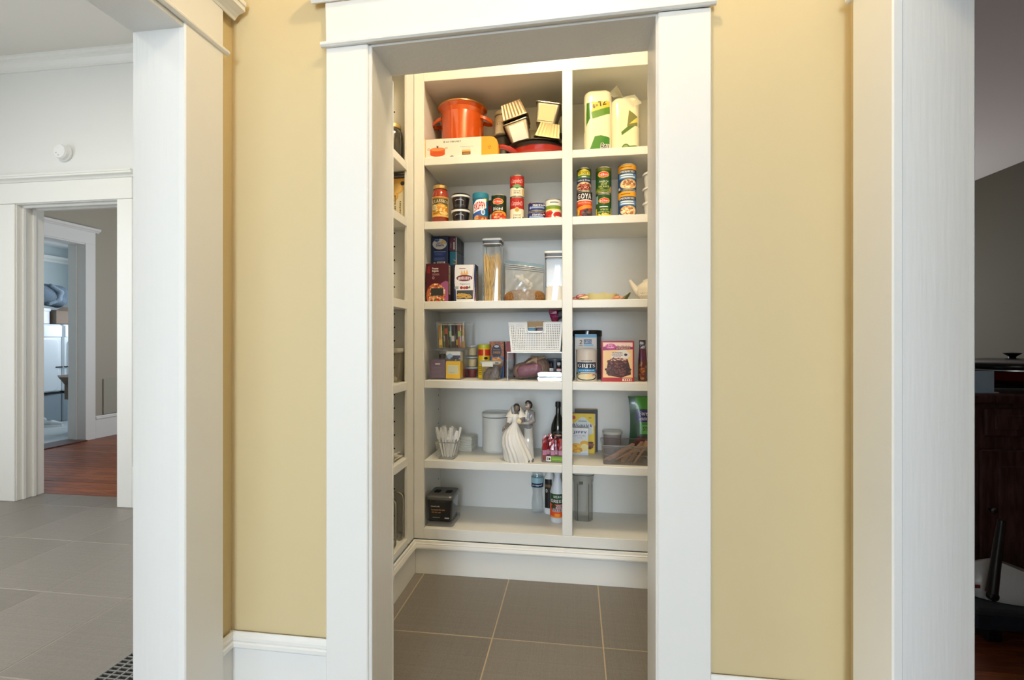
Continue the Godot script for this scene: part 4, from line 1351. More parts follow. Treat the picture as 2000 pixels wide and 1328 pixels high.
	l.tx("6=", 0.4, 0.215, 0.065, Color(0.2, 0.14, 0.06), {"turn": -0.2}).tx("12", 0.64, 0.17, 0.1, Color(0.16, 0.1, 0.04), {"turn": -0.2}).tx("DOUBLE", 0.86, 0.09, 0.035, Color(0.2, 0.14, 0.06), {"turn": -0.3, "w": 0.24})
	l.pg([[0.12, 1.0], [0.38, 0.7], [0.6, 0.69], [1.0, 0.74], [1.0, 1.0]], Color(0.2, 0.5, 0.14))
	l.tx("Boun", 0.8, 0.87, 0.1, BLK, {"w": 0.4, "slant": 0.15, "line": WHT, "lw": 2.5})
	var l2 = lab(160, 320, Color(0.92, 0.9, 0.76))
	l2.pg([[1.0, 0.28], [0.9, 0.36], [0.34, 0.6], [0.36, 0.66], [1.0, 0.44]], Color(0.34, 0.48, 0.2)).pg([[0.62, 0.2], [1.0, 0.36], [1.0, 0.5], [0.55, 0.5]], Color(0.5, 0.5, 0.28)).pg([[0.62, 0.46], [1.0, 0.3], [1.0, 0.42]], Color(0.88, 0.82, 0.36))
	l2.rc(0.36, 0.86, 1.0, 1.0, Color(0.4, 0.55, 0.22)).el(0.5, 0.9, 0.14, 0.08, Color(0.34, 0.48, 0.24)).el(0.5, 0.9, 0.1, 0.055, Color(0.6, 0.66, 0.42))
	l2.pg([[0.7, 0.0], [1.0, 0.06], [1.0, 0.16], [0.72, 0.1]], Color(0.24, 0.36, 0.5))
	t = thing("paper_towel_pack", "green and white plastic pack of paper towel rolls, torn open at the top right", "paper towels", at(0.19, S1, 2.59), 0.0)
	for q in [[-0.078, 0.348, "towel_left", l, 0.0725], [0.063, 0.30, "towel_right", l2, 0.072]]:
		st = ST()
		var rs = []
		for p in [[0.86, 0.0], [0.97, 0.012], [1.0, 0.04], [0.99, q[1] * 0.5], [1.0, q[1] - 0.035], [0.95, q[1] - 0.012], [0.8, q[1]]]: rs.append(rrect(q[4] * 2 * p[0], 0.15 * p[0], 0.035 * p[0], p[1], 6))
		loft(st, rs, 0)
		var me = mesh_of(st, M("film_cream", rgb8(230, 224, 196), 0.3, {"coat": 0.3}))
		var w = part("wrapped_roll", me, t, Vector3(q[0], 0, 0))
		st = ST()
		st.set_smooth_group(1)
		for i in 10:
			for j in 6:
				var P = func(a, b):
					var x = (-0.99 + 1.98 * a) * q[4]
					var eo = max(0.0, abs(x) - (q[4] - 0.035))
					var zz = 0.0412 + sqrt(max(0.0, 0.035 * 0.035 - eo * eo)) + 0.0008 * sin(a * 23.0 + b * 9.0)
					return Vector3(x, lerp(0.004, q[1] - 0.016, b), zz - 0.012 * pow(max(0.0, b - 0.86) / 0.14, 2.0))
				quad(st, P.call(i / 10.0, j / 6.0), P.call((i + 1) / 10.0, j / 6.0), P.call((i + 1) / 10.0, (j + 1) / 6.0), P.call(i / 10.0, (j + 1) / 6.0), Vector3(0, 0, 1), [Vector2(i / 10.0, 1 - j / 6.0), Vector2((i + 1) / 10.0, 1 - j / 6.0), Vector2((i + 1) / 10.0, 1 - (j + 1) / 6.0), Vector2(i / 10.0, 1 - (j + 1) / 6.0)])
		part("print", mesh_of(st, M(q[2], Color.WHITE, 0.28, {"tex": q[3].tex(), "coat": 0.3})), w)
	st = ST()
	st.set_smooth_group(1)
	for f in [[Vector3(-0.02, 0.33, 0.06), Vector3(0.02, 0.375, 0.05), Vector3(0.035, 0.33, 0.02), Vector3(0.0, 0.3, 0.07)], [Vector3(0.02, 0.375, 0.05), Vector3(0.06, 0.3, 0.04), Vector3(0.06, 0.29, -0.02), Vector3(0.035, 0.33, 0.02)], [Vector3(0.05, 0.3, 0.07), Vector3(0.11, 0.32, 0.05), Vector3(0.145, 0.26, 0.075), Vector3(0.1, 0.24, 0.08)]]:
		quad(st, f[0], f[1], f[2], f[3], Vector3(0, 0, 1))
	part("torn_film", mesh_of(st, M("film_clear", rgb8(226, 226, 200), 0.15, {"alpha": 0.4})), t)
	t = thing("white_carton", "small white carton at the back left of the paper towel pack", "box", at(0.02, S1, 2.74))
	part("body", box_mesh(Vector3(0.08, 0.11, 0.06), mats.white_card, 0.002, Vector3(0, 0.055, 0)), t)
	part("flap", box_mesh(Vector3(0.078, 0.002, 0.03), mats.white_card, 0.0, Vector3(0, 0.111, 0.012)), t)

# ---------------------------------------------------------------- second shelf: jars and cans
func shelf_two():
	var t = thing("sauce_jar", "tall glass jar of red pasta sauce with gold lid and gold label", "jar", at(-0.734, S2, 2.5), facing(-0.734, 2.5))
	part("sauce", turned([[0.04, 0.0], [0.046, 0.004], [0.046, 0.15], [0.043, 0.17], [0.036, 0.182], [0.034, 0.19]], M("tomato_sauce", rgb8(158, 48, 22), 0.15, {"coat": 0.8}), 32, 0), t)
	part("lid", turned([[0.038, 0.188], [0.039, 0.19], [0.039, 0.206], [0.036, 0.2085]], mats.gold_lid, 32), t)
	var l = lab(128, 144, Color(0.9, 0.74, 0.4))
	l.rc(0.03, 0.03, 0.97, 0.1, Color(0.72, 0.5, 0.22)).rc(0.05, 0.1, 0.95, 0.4, Color(0.34, 0.3, 0.14)).rc(0.05, 0.4, 0.95, 0.9, Color(0.56, 0.46, 0.14))
	l.tx("CLASSICO", 0.5, 0.22, 0.15, CREAM, {"serif": true, "w": 0.86, "arc": 0.05})
	l.el(0.5, 0.48, 0.26, 0.13, Color(0.87, 0.63, 0.26)).el(0.62, 0.62, 0.3, 0.16, Color(0.85, 0.57, 0.22)).el(0.7, 0.8, 0.24, 0.1, Color(0.94, 0.8, 0.52)).heap(0.55, 0.62, 0.34, 0.2, [Color(0.92, 0.73, 0.34), Color(0.8, 0.5, 0.18), Color(0.95, 0.84, 0.55)], 24, 0.03, 0.07)
	l.el(0.18, 0.54, 0.15, 0.14, Color(0.87, 0.84, 0.68)).el(0.18, 0.54, 0.11, 0.1, Color(0.78, 0.74, 0.56))
	l.pg([[0.05, 0.72], [0.4, 0.8], [0.5, 0.9], [0.05, 0.92]], Color(0.87, 0.6, 0.14)).lines(0.1, 0.4, 0.81, 2, 0.045, Color(0.35, 0.2, 0.06), 0.02)
	part("paper_label", patch(0.0466, 0.034, 0.142, -1.2, 1.2, print_mat("sauce_label", l)), t)
	# dark tubs
	l = lab(128, 96, Color(0.1, 0.08, 0.085), true)
	l.lines(0.12, 0.9, 0.7, 3, 0.07, Color(0.4, 0.38, 0.4), 0.02)
	l.pg([[0.2, 0.36], [0.3, 0.26], [0.42, 0.23], [0.54, 0.26], [0.64, 0.36], [0.62, 0.4], [0.53, 0.33], [0.42, 0.3], [0.31, 0.33], [0.22, 0.4]], Color(0.68, 0.68, 0.72)).rc(0.48, 0.12, 0.52, 0.9, Color(0.6, 0.6, 0.66)).rc(0.62, 0.4, 0.635, 0.75, Color(0.5, 0.5, 0.56)).rc(0.52, 0.72, 0.63, 0.75, Color(0.5, 0.5, 0.56))
	l.sp(0.0, 0.05, 0.4, 0.3, [Color(0.22, 0.1, 0.12), Color(0.16, 0.08, 0.1)], 20, 0.02, 0.05)
	var tub = print_mat("tub_print", l, 0.3)
	for i in 2:
		t = thing("snack_tub", ["black tub with white banded lid, under an identical one beside the sauce jar", "black tub with white banded lid, on top of an identical one beside the sauce jar"][i], "tub", at(-0.6195, S2 + 0.0782 * i, 2.5), facing(-0.62, 2.5), "small black lidded tubs beside the sauce jar")
		part("cup", turned([[0.039, 0.0], [0.047, 0.06]], tub, 32, 1, Vector3.ZERO, false), t)
		part("band", turned([[0.047, 0.058], [0.051, 0.0595], [0.0515, 0.068], [0.049, 0.069]], mats.white_plastic, 32), t)
		part("lid", turned([[0.051, 0.0685], [0.0515, 0.072], [0.047, 0.077], [0.0, 0.078]], mats.black, 32), t)
	# peanut butter
	l = lab(128, 140, Color(0.52, 0.42, 0.3), true)
	l.rc(-0.5, 0.0, 1.5, 0.16, Color(0.45, 0.36, 0.26)).pg([[-0.5, 0.3], [0.5, 0.16], [1.5, 0.3], [1.5, 0.75], [-0.5, 0.95]], Color(0.1, 0.42, 0.6))
	l.tx("Super", 0.42, 0.09, 0.08, WHT, {"slant": 0.3, "serif": true, "w": 0.4})
	l.el(0.76, 0.2, 0.11, 0.1, Color(0.72, 0.74, 0.16))
	l.pg([[0.05, 0.42], [0.3, 0.24], [0.78, 0.2], [0.8, 0.52], [0.5, 0.62], [0.08, 0.72]], WHT)
	l.tx("SKIPPY", 0.44, 0.44, 0.26, Color(0.78, 0.12, 0.16), {"w": 0.6, "turn": -0.16, "arc": 0.06})
	l.pg([[0.05, 0.76], [0.55, 0.62], [0.8, 0.7], [0.5, 0.74], [0.1, 0.86]], Color(0.2, 0.35, 0.7)).el(0.62, 0.68, 0.1, 0.1, Color(0.92, 0.94, 0.98)).el(0.62, 0.68, 0.07, 0.07, Color(0.5, 0.6, 0.7))
	l.heap(0.5, 0.9, 0.42, 0.1, [Color(0.75, 0.42, 0.2), Color(0.85, 0.6, 0.35), Color(0.6, 0.3, 0.14)], 30, 0.04, 0.09)
	can("peanut_butter_jar", "plastic jar of peanut butter with a teal lid and blue label", "jar", -0.511, S2, 2.5, 0.0425, 0.156, print_mat("peanut_label", l, 0.25), {"lid": 0.03, "lidmat": M("lid_teal", rgb8(32, 124, 148), 0.4), "rim": M("peanut", rgb8(140, 96, 56), 0.3)})
	# behind it
	l = lab(96, 128, Color(0.18, 0.2, 0.12), true)
	l.rc(-0.5, 0.2, 1.5, 0.45, Color(0.5, 0.12, 0.14)).tx("C", 0.5, 0.65, 0.3, CREAM).rc(-0.5, 0.85, 1.5, 1.0, Color(0.4, 0.36, 0.2))
	can("dark_can", "dark green can with a red band, half hidden behind the peanut butter jar", "can", -0.466, S2, 2.62, 0.038, 0.15, print_mat("dark_can_label", l))
	# cans
	var dm = func(k, y, s, x):
		k.pg([[x - 0.3 * s, y], [x - 0.22 * s, y - 0.09 * s], [x, y - 0.13 * s], [x + 0.22 * s, y - 0.09 * s], [x + 0.3 * s, y], [x + 0.22 * s, y + 0.09 * s], [x, y + 0.13 * s], [x - 0.22 * s, y + 0.09 * s]], Color(0.93, 0.78, 0.3))
		k.pg([[x - 0.27 * s, y], [x - 0.2 * s, y - 0.07 * s], [x, y - 0.11 * s], [x + 0.2 * s, y - 0.07 * s], [x + 0.27 * s, y], [x + 0.2 * s, y + 0.07 * s], [x, y + 0.11 * s], [x - 0.2 * s, y + 0.07 * s]], Color(0.82, 0.2, 0.12))
		k.tx("Del Monte", x, y, 0.09 * s, WHT, {"w": 0.44 * s, "serif": true})
	l = lab(128, 176, Color(0.07, 0.15, 0.06), true)
	dm.call(l, 0.25, 1.0, 0.44)
	l.tx("Diced", 0.44, 0.53, 0.13, WHT, {"w": 0.5, "bold": true})
	l.el(0.5, 0.8, 0.5, 0.18, Color(0.9, 0.56, 0.16)).rc(-0.1, 0.8, 1.1, 1.0, Color(0.78, 0.2, 0.12)).heap(0.5, 0.87, 0.5, 0.12, [Color(0.86, 0.22, 0.14), Color(0.92, 0.4, 0.26), Color(0.7, 0.12, 0.1), Color(0.95, 0.7, 0.5)], 50, 0.04, 0.08)
	l.lines(0.22, 0.7, 0.69, 1, 0.05, Color(0.5, 0.2, 0.04), 0.03)
	can("diced_tomato_can", "green and red can of diced tomatoes, shelved before the stacked soup cans", "can", -0.411, S2, 2.5, 0.0412, 0.142, print_mat("tomato_label", l))
	var cb = func(two):
		var k = lab(128, 160, Color(0.92, 0.87, 0.76), true)
		k.rc(-0.5, 0.0, 1.5, 0.5, Color(0.7, 0.13, 0.1))
		if two: k.rc(-0.5, 0.5, 1.5, 0.58, Color(0.14, 0.22, 0.12))
		k.tx("Campbell's", 0.5, 0.28, 0.24, WHT, {"w": 0.64, "serif": true, "slant": 0.3, "bold": false})
		if two:
			k.pg([[0.22, 0.5], [0.4, 0.44], [0.6, 0.44], [0.78, 0.5], [0.5, 0.62]], Color(0.42, 0.62, 0.4)).pg([[0.36, 0.58], [0.64, 0.58], [0.5, 0.66]], Color(0.2, 0.38, 0.24))
			k.tx("Cream of", 0.5, 0.75, 0.07, Color(0.24, 0.2, 0.16), {"w": 0.36}).tx("Chicken", 0.5, 0.85, 0.08, Color(0.24, 0.2, 0.16), {"w": 0.36}).el(0.88, 0.8, 0.1, 0.17, Color(0.8, 0.6, 0.34)).el(0.88, 0.8, 0.06, 0.12, Color(0.9, 0.78, 0.54))
		else:
			k.el(0.5, 0.55, 0.13, 0.11, Color(0.84, 0.72, 0.42)).el(0.5, 0.55, 0.09, 0.075, Color(0.72, 0.56, 0.26))
			k.tx("Cream of", 0.5, 0.78, 0.07, Color(0.24, 0.2, 0.16), {"w": 0.4}).tx("Broccoli", 0.5, 0.89, 0.09, Color(0.24, 0.2, 0.16), {"w": 0.4}).el(0.9, 0.92, 0.08, 0.1, Color(0.3, 0.34, 0.16))
		return k
	can("soup_can", "red and cream soup can, lower of the stacked pair", "can", -0.314, S2, 2.5, 0.0378, 0.126, print_mat("soup_label_low", cb.call(false)), {"group": "stacked red and cream soup cans"})
	can("soup_can", "red and cream soup can with green band, on top of the stacked pair", "can", -0.3135, S2 + 0.1265, 2.5, 0.0383, 0.1135, print_mat("soup_label_top", cb.call(true)), {"group": "stacked red and cream soup cans"})
	l = lab(160, 72, Color(0.12, 0.17, 0.4), true)
	l.tx("StarKist", 0.56, 0.3, 0.3, WHT, {"w": 0.5, "slant": 0.2}).rc(0.82, 0.14, 0.96, 0.28, WHT).rc(0.26, 0.5, 0.86, 0.72, Color(0.55, 0.64, 0.78)).el(0.2, 0.6, 0.07, 0.18, Color(0.5, 0.62, 0.85)).rc(0.19, 0.5, 0.215, 0.72, WHT).rc(-0.5, 0.86, 1.5, 1.0, Color(0.2, 0.26, 0.5))
	var tuna = print_mat("tuna_label", l, 0.35)
	for i in 2: can("tuna_can", ["low blue tuna can, bottom of the stack of two", "low blue tuna can, top of the stack of two"][i], "can", -0.211 + 0.002 * i, S2 + 0.0495 * i, 2.52, 0.0478, 0.0475, tuna, {"group": "low blue tuna cans"})
	l = lab(128, 128, Color(0.9, 0.89, 0.84), true)
	l.rc(-0.5, 0.3, 1.5, 0.48, Color(0.5, 0.6, 0.2)).rc(-0.5, 0.48, 1.5, 0.56, Color(0.9, 0.84, 0.5)).lines(0.35, 0.85, 0.12, 1, 0.08, Color(0.3, 0.32, 0.4), 0.05)
	l.heap(0.1, 0.8, 0.35, 0.26, [Color(0.8, 0.2, 0.14), Color(0.72, 0.14, 0.1), Color(0.88, 0.32, 0.2)], 30, 0.08, 0.14).el(0.78, 0.82, 0.36, 0.24, Color(0.93, 0.9, 0.86)).el(0.78, 0.78, 0.28, 0.17, Color(0.78, 0.16, 0.16)).rc(0.6, 0.84, 1.0, 0.92, CREAM)
	can("tomato_paste_can", "small white, green and red tomato can next to the shelf divider", "can", -0.122, S2, 2.515, 0.0425, 0.111, print_mat("paste_label", l))
	# right bay
	l = lab(128, 168, Color(0.3, 0.4, 0.48), true)
	l.rc(-0.5, 0.0, 1.5, 0.3, Color(0.2, 0.3, 0.1)).pg([[0.14, 0.14], [0.5, 0.02], [0.86, 0.14], [0.86, 0.32], [0.14, 0.32]], Color(0.86, 0.8, 0.2)).tx("BUSH'S", 0.5, 0.2, 0.15, BLK, {"w": 0.64, "serif": true, "arc": -0.02})
	l.rc(-0.5, 0.3, 1.5, 0.44, Color(0.3, 0.46, 0.3)).rc(0.38, 0.36, 0.62, 0.4, WHT).rc(0.02, 0.44, 0.98, 0.66, Color(0.1, 0.16, 0.3)).tx("Kidney Beans", 0.5, 0.54, 0.09, WHT, {"w": 0.76, "serif": true, "slant": 0.2})
	l.el(0.5, 0.82, 0.5, 0.2, Color(0.84, 0.74, 0.56)).heap(0.5, 0.84, 0.46, 0.16, [Color(0.42, 0.1, 0.08), Color(0.56, 0.18, 0.14), Color(0.68, 0.32, 0.26)], 70, 0.03, 0.07)
	can("kidney_bean_can", "blue and yellow kidney bean can, on top of the right bay's leftmost stack", "can", 0.0385, S2 + 0.1395, 2.5, 0.0382, 0.122, print_mat("kidney_label", l))
	l = lab(128, 168, Color(0.66, 0.14, 0.08), true)
	l.rc(-0.5, 0.0, 1.5, 0.3, Color(0.12, 0.05, 0.05)).tx("GOYA", 0.5, 0.16, 0.2, WHT, {"w": 0.74}).rc(-0.5, 0.3, 1.5, 0.34, WHT).rc(-0.5, 0.34, 1.5, 0.52, Color(0.86, 0.3, 0.16)).tx("Black Beans", 0.5, 0.41, 0.07, Color(0.98, 0.7, 0.5), {"w": 0.7})
	l.pg([[-0.1, 0.62], [0.5, 0.52], [1.1, 0.5], [1.1, 0.6], [0.5, 0.66], [0.1, 0.74]], Color(0.94, 0.56, 0.16)).pg([[0.1, 0.62], [0.26, 0.72], [0.2, 0.96], [0.06, 0.9]], Color(0.88, 0.74, 0.24)).el(0.2, 0.95, 0.12, 0.07, Color(0.4, 0.55, 0.2)).el(0.3, 1.0, 0.2, 0.06, WHT)
	l.heap(0.7, 0.86, 0.32, 0.17, [Color(0.16, 0.13, 0.13), Color(0.26, 0.22, 0.22), Color(0.4, 0.36, 0.36)], 60, 0.04, 0.07)
	can("black_bean_can", "red and black can of black beans, bottom of the leftmost stack in the right bay", "can", 0.041, S2, 2.5, 0.0405, 0.139, print_mat("bean_label", l))
	for i in 2:
		l = lab(128, 168, [Color(0.1, 0.28, 0.08), Color(0.1, 0.3, 0.1)][1 - i], true)
		if i == 0: l.rc(-0.4, 0.05, 0.22, 0.4, Color(0.5, 0.62, 0.66)).rc(-0.4, 0.6, 0.14, 1.0, Color(0.8, 0.72, 0.24)).rc(0.88, 0.6, 1.5, 1.0, Color(0.8, 0.72, 0.24))
		else: l.rc(-0.5, 0.0, 1.5, 0.12, Color(0.38, 0.42, 0.12))
		dm.call(l, 0.28, 1.0, 0.5 if i else 0.54)
		if i: l.tx("Fresh Cut", 0.52, 0.55, 0.07, WHT, {"w": 0.48, "serif": true, "slant": 0.3})
		else: l.lines(0.3, 0.76, 0.53, 1, 0.05, WHT, 0.04)
		if i:
			l.tx("LEAF", 0.52, 0.65, 0.08, Color(0.88, 0.86, 0.5), {"w": 0.3, "serif": true}).tx("SPINACH", 0.52, 0.755, 0.07, Color(0.88, 0.86, 0.5), {"w": 0.54, "serif": true})
			l.heap(0.5, 0.93, 0.55, 0.12, [Color(0.4, 0.46, 0.14), Color(0.28, 0.36, 0.1), Color(0.54, 0.58, 0.24)], 60, 0.04, 0.09).el(0.92, 0.85, 0.1, 0.12, Color(0.78, 0.6, 0.4))
		else:
			l.tx("WHOLE", 0.54, 0.68, 0.07, Color(0.88, 0.86, 0.5), {"w": 0.4, "serif": true}).tx("KERNEL CORN", 0.52, 0.78, 0.06, Color(0.88, 0.86, 0.5), {"w": 0.66, "serif": true})
			l.heap(0.5, 0.95, 0.6, 0.1, [Color(0.92, 0.76, 0.26), Color(0.86, 0.66, 0.16), Color(0.96, 0.86, 0.46)], 70, 0.04, 0.06)
		can(["corn_can", "spinach_can"][i], ["green and yellow can of corn, bottom of the middle stack in the right bay", "green can of leaf spinach, on top of the middle stack in the right bay"][i], "can", 0.139, S2 + 0.124 * i, 2.5, 0.0405, [0.1235, 0.137][i], print_mat(["corn_label", "spinach_label"][i], l))
	for i in 2:
		l = lab(144, 160, Color(0.14, 0.26, 0.44), true)
		l.rc(-0.5, 0.0, 1.5, 0.2, Color(0.93, 0.66, 0.16)).pg([[-0.1, 0.2], [0.16, 0.34], [0.2, 0.2]], Color(0.93, 0.66, 0.16)).lines(0.2, 0.8, 0.09, 1, 0.05, Color(0.5, 0.3, 0.05), 0.03)
		l.rc(0.16, 0.22, 0.86, 0.34, Color(0.1, 0.12, 0.2)).tx("PROGRESSO", 0.52, 0.28, 0.09, WHT, {"w": 0.64})
		l.rc(0.12, 0.36, 0.95, 0.56, Color(0.36, 0.56, 0.78)).lines(0.2, 0.9, 0.39, 2, 0.085, WHT, 0.045)
		l.el(0.58, 0.78, 0.4, 0.2, Color(0.86, 0.7, 0.46)).el(0.56, 0.8, 0.36, 0.17, Color(0.94, 0.82, 0.62)).heap(0.56, 0.78, 0.32, 0.15, [Color(0.88, 0.66, 0.4), Color(0.72, 0.46, 0.28), Color(0.97, 0.9, 0.74), Color(0.6, 0.4, 0.3)], 34, 0.03, 0.08)
		l.el(0.12, 0.95, 0.07, 0.06, Color(0.8, 0.8, 0.82))
		can("chowder_can", ["wide blue and yellow soup can, bottom of its stack of two beside the white ramekins", "wide blue and yellow soup can, top of its stack of two beside the white ramekins"][i], "can", 0.2585, S2 + 0.133 * i, 2.5, [0.0455, 0.0468][i], [0.132, 0.135][i], print_mat("chowder_label_%d" % i, l), {"group": "wide blue and yellow soup cans"})
	for i in 3:
		t = thing("ramekin", "white ramekin, %s of the stack of three at the doorway's edge" % ["bottom", "middle", "topmost"][i], "ramekin", at(0.401, S2 + 0.075 * i, 2.5), 0.0, "white ramekins stacked in the right bay")
		part("bowl", turned([[0.05, 0.0], [0.052, 0.003], [0.06, 0.06]], M("glaze_white", rgb8(232, 232, 230), 0.2, {"coat": 0.5}), 32), t)
		part("rim", turned([[0.06, 0.06], [0.066, 0.062], [0.066, 0.07], [0.063, 0.074], [0.058, 0.07]], mats.glaze_white, 32), t)

# ---------------------------------------------------------------- third shelf
func pasta_window(t, x0, x1, y0, y1, z, cols, n):
	var st = ST()
	box(st, Vector3((x0 + x1) / 2, (y0 + y1) / 2, z), Vector3(x1 - x0, y1 - y0, 0.001))
	part("window", mesh_of(st, M("carton_dark", rgb8(58, 58, 54), 0.4)), t)
	st = ST()
	for i in n:
		var p = Vector3(rng.randf_range(x0 + 0.008, x1 - 0.008), rng.randf_range(y0 + 0.004, y0 + (y1 - y0) * 0.6), z + 0.001)
		var a = rng.randf_range(-0.4, 0.4)
		tube(st, [p - Vector3(cos(a), sin(a), 0) * 0.01, p + Vector3(cos(a), sin(a), 0) * 0.01], 0.0036, 6)
	tag(part("pasta", mesh_of(st, cols), t), "", "", "", "stuff")

func shelf_three():
	# blue shells box over a plain one, with smaller boxes at its side
	var navy = M("carton_navy", rgb8(38, 52, 92), 0.45)
	var t = carton("blue_pasta_box", "plain dark blue pasta box standing behind the maroon penne box", "box", -0.812, -0.708, S3, 0.218, 2.58, 0.19, navy, navy)
	var l = lab(128, 208, Color(0.15, 0.21, 0.36))
	l.el(0.5, 0.26, 0.42, 0.19, Color(0.9, 0.9, 0.9)).el(0.33, 0.1, 0.15, 0.07, Color(0.14, 0.32, 0.62)).tx("Great", 0.33, 0.1, 0.04, WHT, {"w": 0.2})
	l.tx("Pasta", 0.44, 0.22, 0.045, Color(0.2, 0.3, 0.55), {"w": 0.22}).tx("Shells", 0.52, 0.3, 0.09, Color(0.16, 0.22, 0.46), {"w": 0.46}).heap(0.72, 0.2, 0.13, 0.06, [Color(0.92, 0.8, 0.46), Color(0.86, 0.72, 0.36)], 8, 0.04, 0.07)
	l.rc(0.16, 0.53, 0.86, 0.7, Color(0.12, 0.24, 0.58)).rc(0.16, 0.52, 0.86, 0.55, Color(0.6, 0.68, 0.85)).rc(0.14, 0.72, 0.82, 0.86, Color(0.2, 0.32, 0.64)).lines(0.2, 0.8, 0.58, 3, 0.035, Color(0.5, 0.58, 0.8)).lines(0.2, 0.78, 0.76, 3, 0.03, Color(0.45, 0.54, 0.78))
	l.rc(0.34, 0.89, 0.82, 1.0, WHT).rc(0.14, 0.91, 0.26, 0.97, WHT)
	for i in 9: l.rc(0.4 + 0.04 * i, 0.9, 0.4 + 0.04 * i + (0.012 if i % 2 else 0.022), 1.0, BLK)
	carton("shells_box", "dark blue box of pasta shells with white oval label, atop the plain blue box", "box", -0.812, -0.714, S3 + 0.22, 0.156, 2.585, 0.07, print_mat("shells_front", l), navy)
	var tones = [M("carton_maroon", rgb8(74, 32, 44), 0.45), M("carton_teal", rgb8(24, 116, 146), 0.45), M("carton_slate", rgb8(60, 56, 60), 0.5), M("carton_steel", rgb8(70, 84, 98), 0.5)]
	var sl = []
	for c in [Color(0.36, 0.16, 0.22), Color(0.12, 0.48, 0.58)]:
		l = lab(64, 128, c)
		l.rc(0.86, 0.0, 1.0, 1.0, Color(0.75, 0.75, 0.76))
		if c.r > 0.3: l.rc(0.55, 0.35, 0.7, 0.9, Color(0.85, 0.82, 0.8)).rc(0.15, 0.4, 0.25, 0.8, Color(0.6, 0.45, 0.5)).rc(0.6, 0.1, 0.75, 0.2, Color(0.6, 0.5, 0.5))
		else: l.pg([[0.4, 0.55], [1.0, 0.7], [1.0, 0.8]], Color(0.85, 0.7, 0.36)).pg([[0.3, 0.85], [1.0, 0.85], [1.0, 0.95]], Color(0.85, 0.6, 0.3))
		sl.append(print_mat("narrow_front_%d" % sl.size(), l))
	carton("long_box", "long dark box lying under the small maroon and teal boxes", "box", -0.7065, -0.664, S3, 0.216, 2.6, 0.17, tones[2], tones[2])
	var names = ["narrow teal box, front of the lower pair beside the shells box", "narrow slate blue box, back of the lower pair beside the shells box", "narrow maroon box, front of the upper pair beside the shells box", "narrow dark box, back of the upper pair beside the shells box"]
	for i in 4:
		var up = i / 2
		var bk = i % 2
		carton("narrow_box", names[i], "box", -0.708 - 0.003 * up, -0.668, S3 + 0.2175 + 0.0805 * up, 0.0775, 2.6 + 0.085 * bk, 0.082, sl[0] if up else sl[1], [tones[3], tones[2]][up], {"group": "narrow boxes beside the shells box"})
	# penne
	l = lab(192, 284, Color(0.31, 0.08, 0.13))
	l.tx("g", 0.12, 0.12, 0.1, Color(0.72, 0.12, 0.1), {"serif": true}).tx("gg", 0.12, 0.21, 0.07, Color(0.7, 0.12, 0.1), {"serif": true})
	l.tx("Penne", 0.42, 0.125, 0.055, WHT, {"w": 0.27}).tx("Rigate", 0.42, 0.195, 0.065, WHT, {"w": 0.28}).lines(0.28, 0.7, 0.26, 2, 0.03, Color(0.7, 0.55, 0.58), 0.01).el(0.33, 0.37, 0.05, 0.035, Color(0.75, 0.62, 0.64)).el(0.33, 0.37, 0.03, 0.02, Color(0.31, 0.08, 0.13))
	l.pg([[0.66, 0.52], [0.88, 0.45], [1.0, 0.48], [1.0, 1.0], [0.6, 1.0]], Color(0.62, 0.34, 0.5)).el(0.44, 0.83, 0.42, 0.32, Color(0.76, 0.42, 0.24)).heap(0.44, 0.8, 0.42, 0.28, [Color(0.92, 0.76, 0.56), Color(0.8, 0.5, 0.32), Color(0.62, 0.22, 0.16), Color(0.95, 0.84, 0.66), Color(0.85, 0.6, 0.4)], 120, 0.025, 0.06)
	l.heap(0.5, 0.98, 0.3, 0.06, [Color(0.7, 0.14, 0.12), Color(0.3, 0.42, 0.16), Color(0.9, 0.76, 0.6)], 20, 0.03, 0.06)
	var ln = lab(64, 256, Color(0.24, 0.1, 0.14))
	ln.rc(0.2, 0.04, 0.8, 0.8, Color(0.84, 0.76, 0.62))
	for i in 22: ln.rc(0.26, 0.08 + 0.032 * i, 0.74, 0.08 + 0.032 * i + (0.012 if i % 5 else 0.02), Color(0.42, 0.34, 0.3))
	var nut = print_mat("nutrition_side", ln)
	t = carton("penne_box", "maroon penne rigate box with a bowl of pasta and dark window", "box", -0.8, -0.677, S3, 0.204, 2.455, 0.05, print_mat("penne_front", l), M("carton_wine", rgb8(80, 22, 36), 0.45), {"right": nut})
	part("window", box_mesh(Vector3(0.068, 0.04, 0.0012), M("carton_dark", rgb8(58, 58, 54), 0.4), 0.0, Vector3(0.0, 0.053, 0.0252)), t)
	# rigatoni
	l = lab(192, 300, Color(0.9, 0.89, 0.88))
	l.pg([[0, 0], [0.06, 0.0], [0.03, 0.1], [0.02, 0.5], [0.08, 0.7], [0.1, 1.0], [0, 1.0]], Color(0.14, 0.16, 0.34)).pg([[0.95, 0.0], [1.0, 0.0], [1.0, 1.0], [0.98, 0.9], [0.94, 0.6], [0.92, 0.3]], Color(0.14, 0.16, 0.34)).pg([[0.9, 0.0], [0.92, 0.0], [0.89, 0.3], [0.93, 0.62], [0.96, 0.9], [0.96, 1.0], [0.93, 1.0], [0.9, 0.62], [0.87, 0.3]], Color(0.6, 0.3, 0.34))
	l.pg([[0.3, 0.26], [0.36, 0.14], [0.42, 0.26], [0.48, 0.13], [0.54, 0.26], [0.6, 0.13], [0.66, 0.24], [0.6, 0.3], [0.36, 0.3]], Color(0.88, 0.66, 0.36)).lines(0.24, 0.62, 0.09, 1, 0.03, Color(0.6, 0.3, 0.3), 0.02)
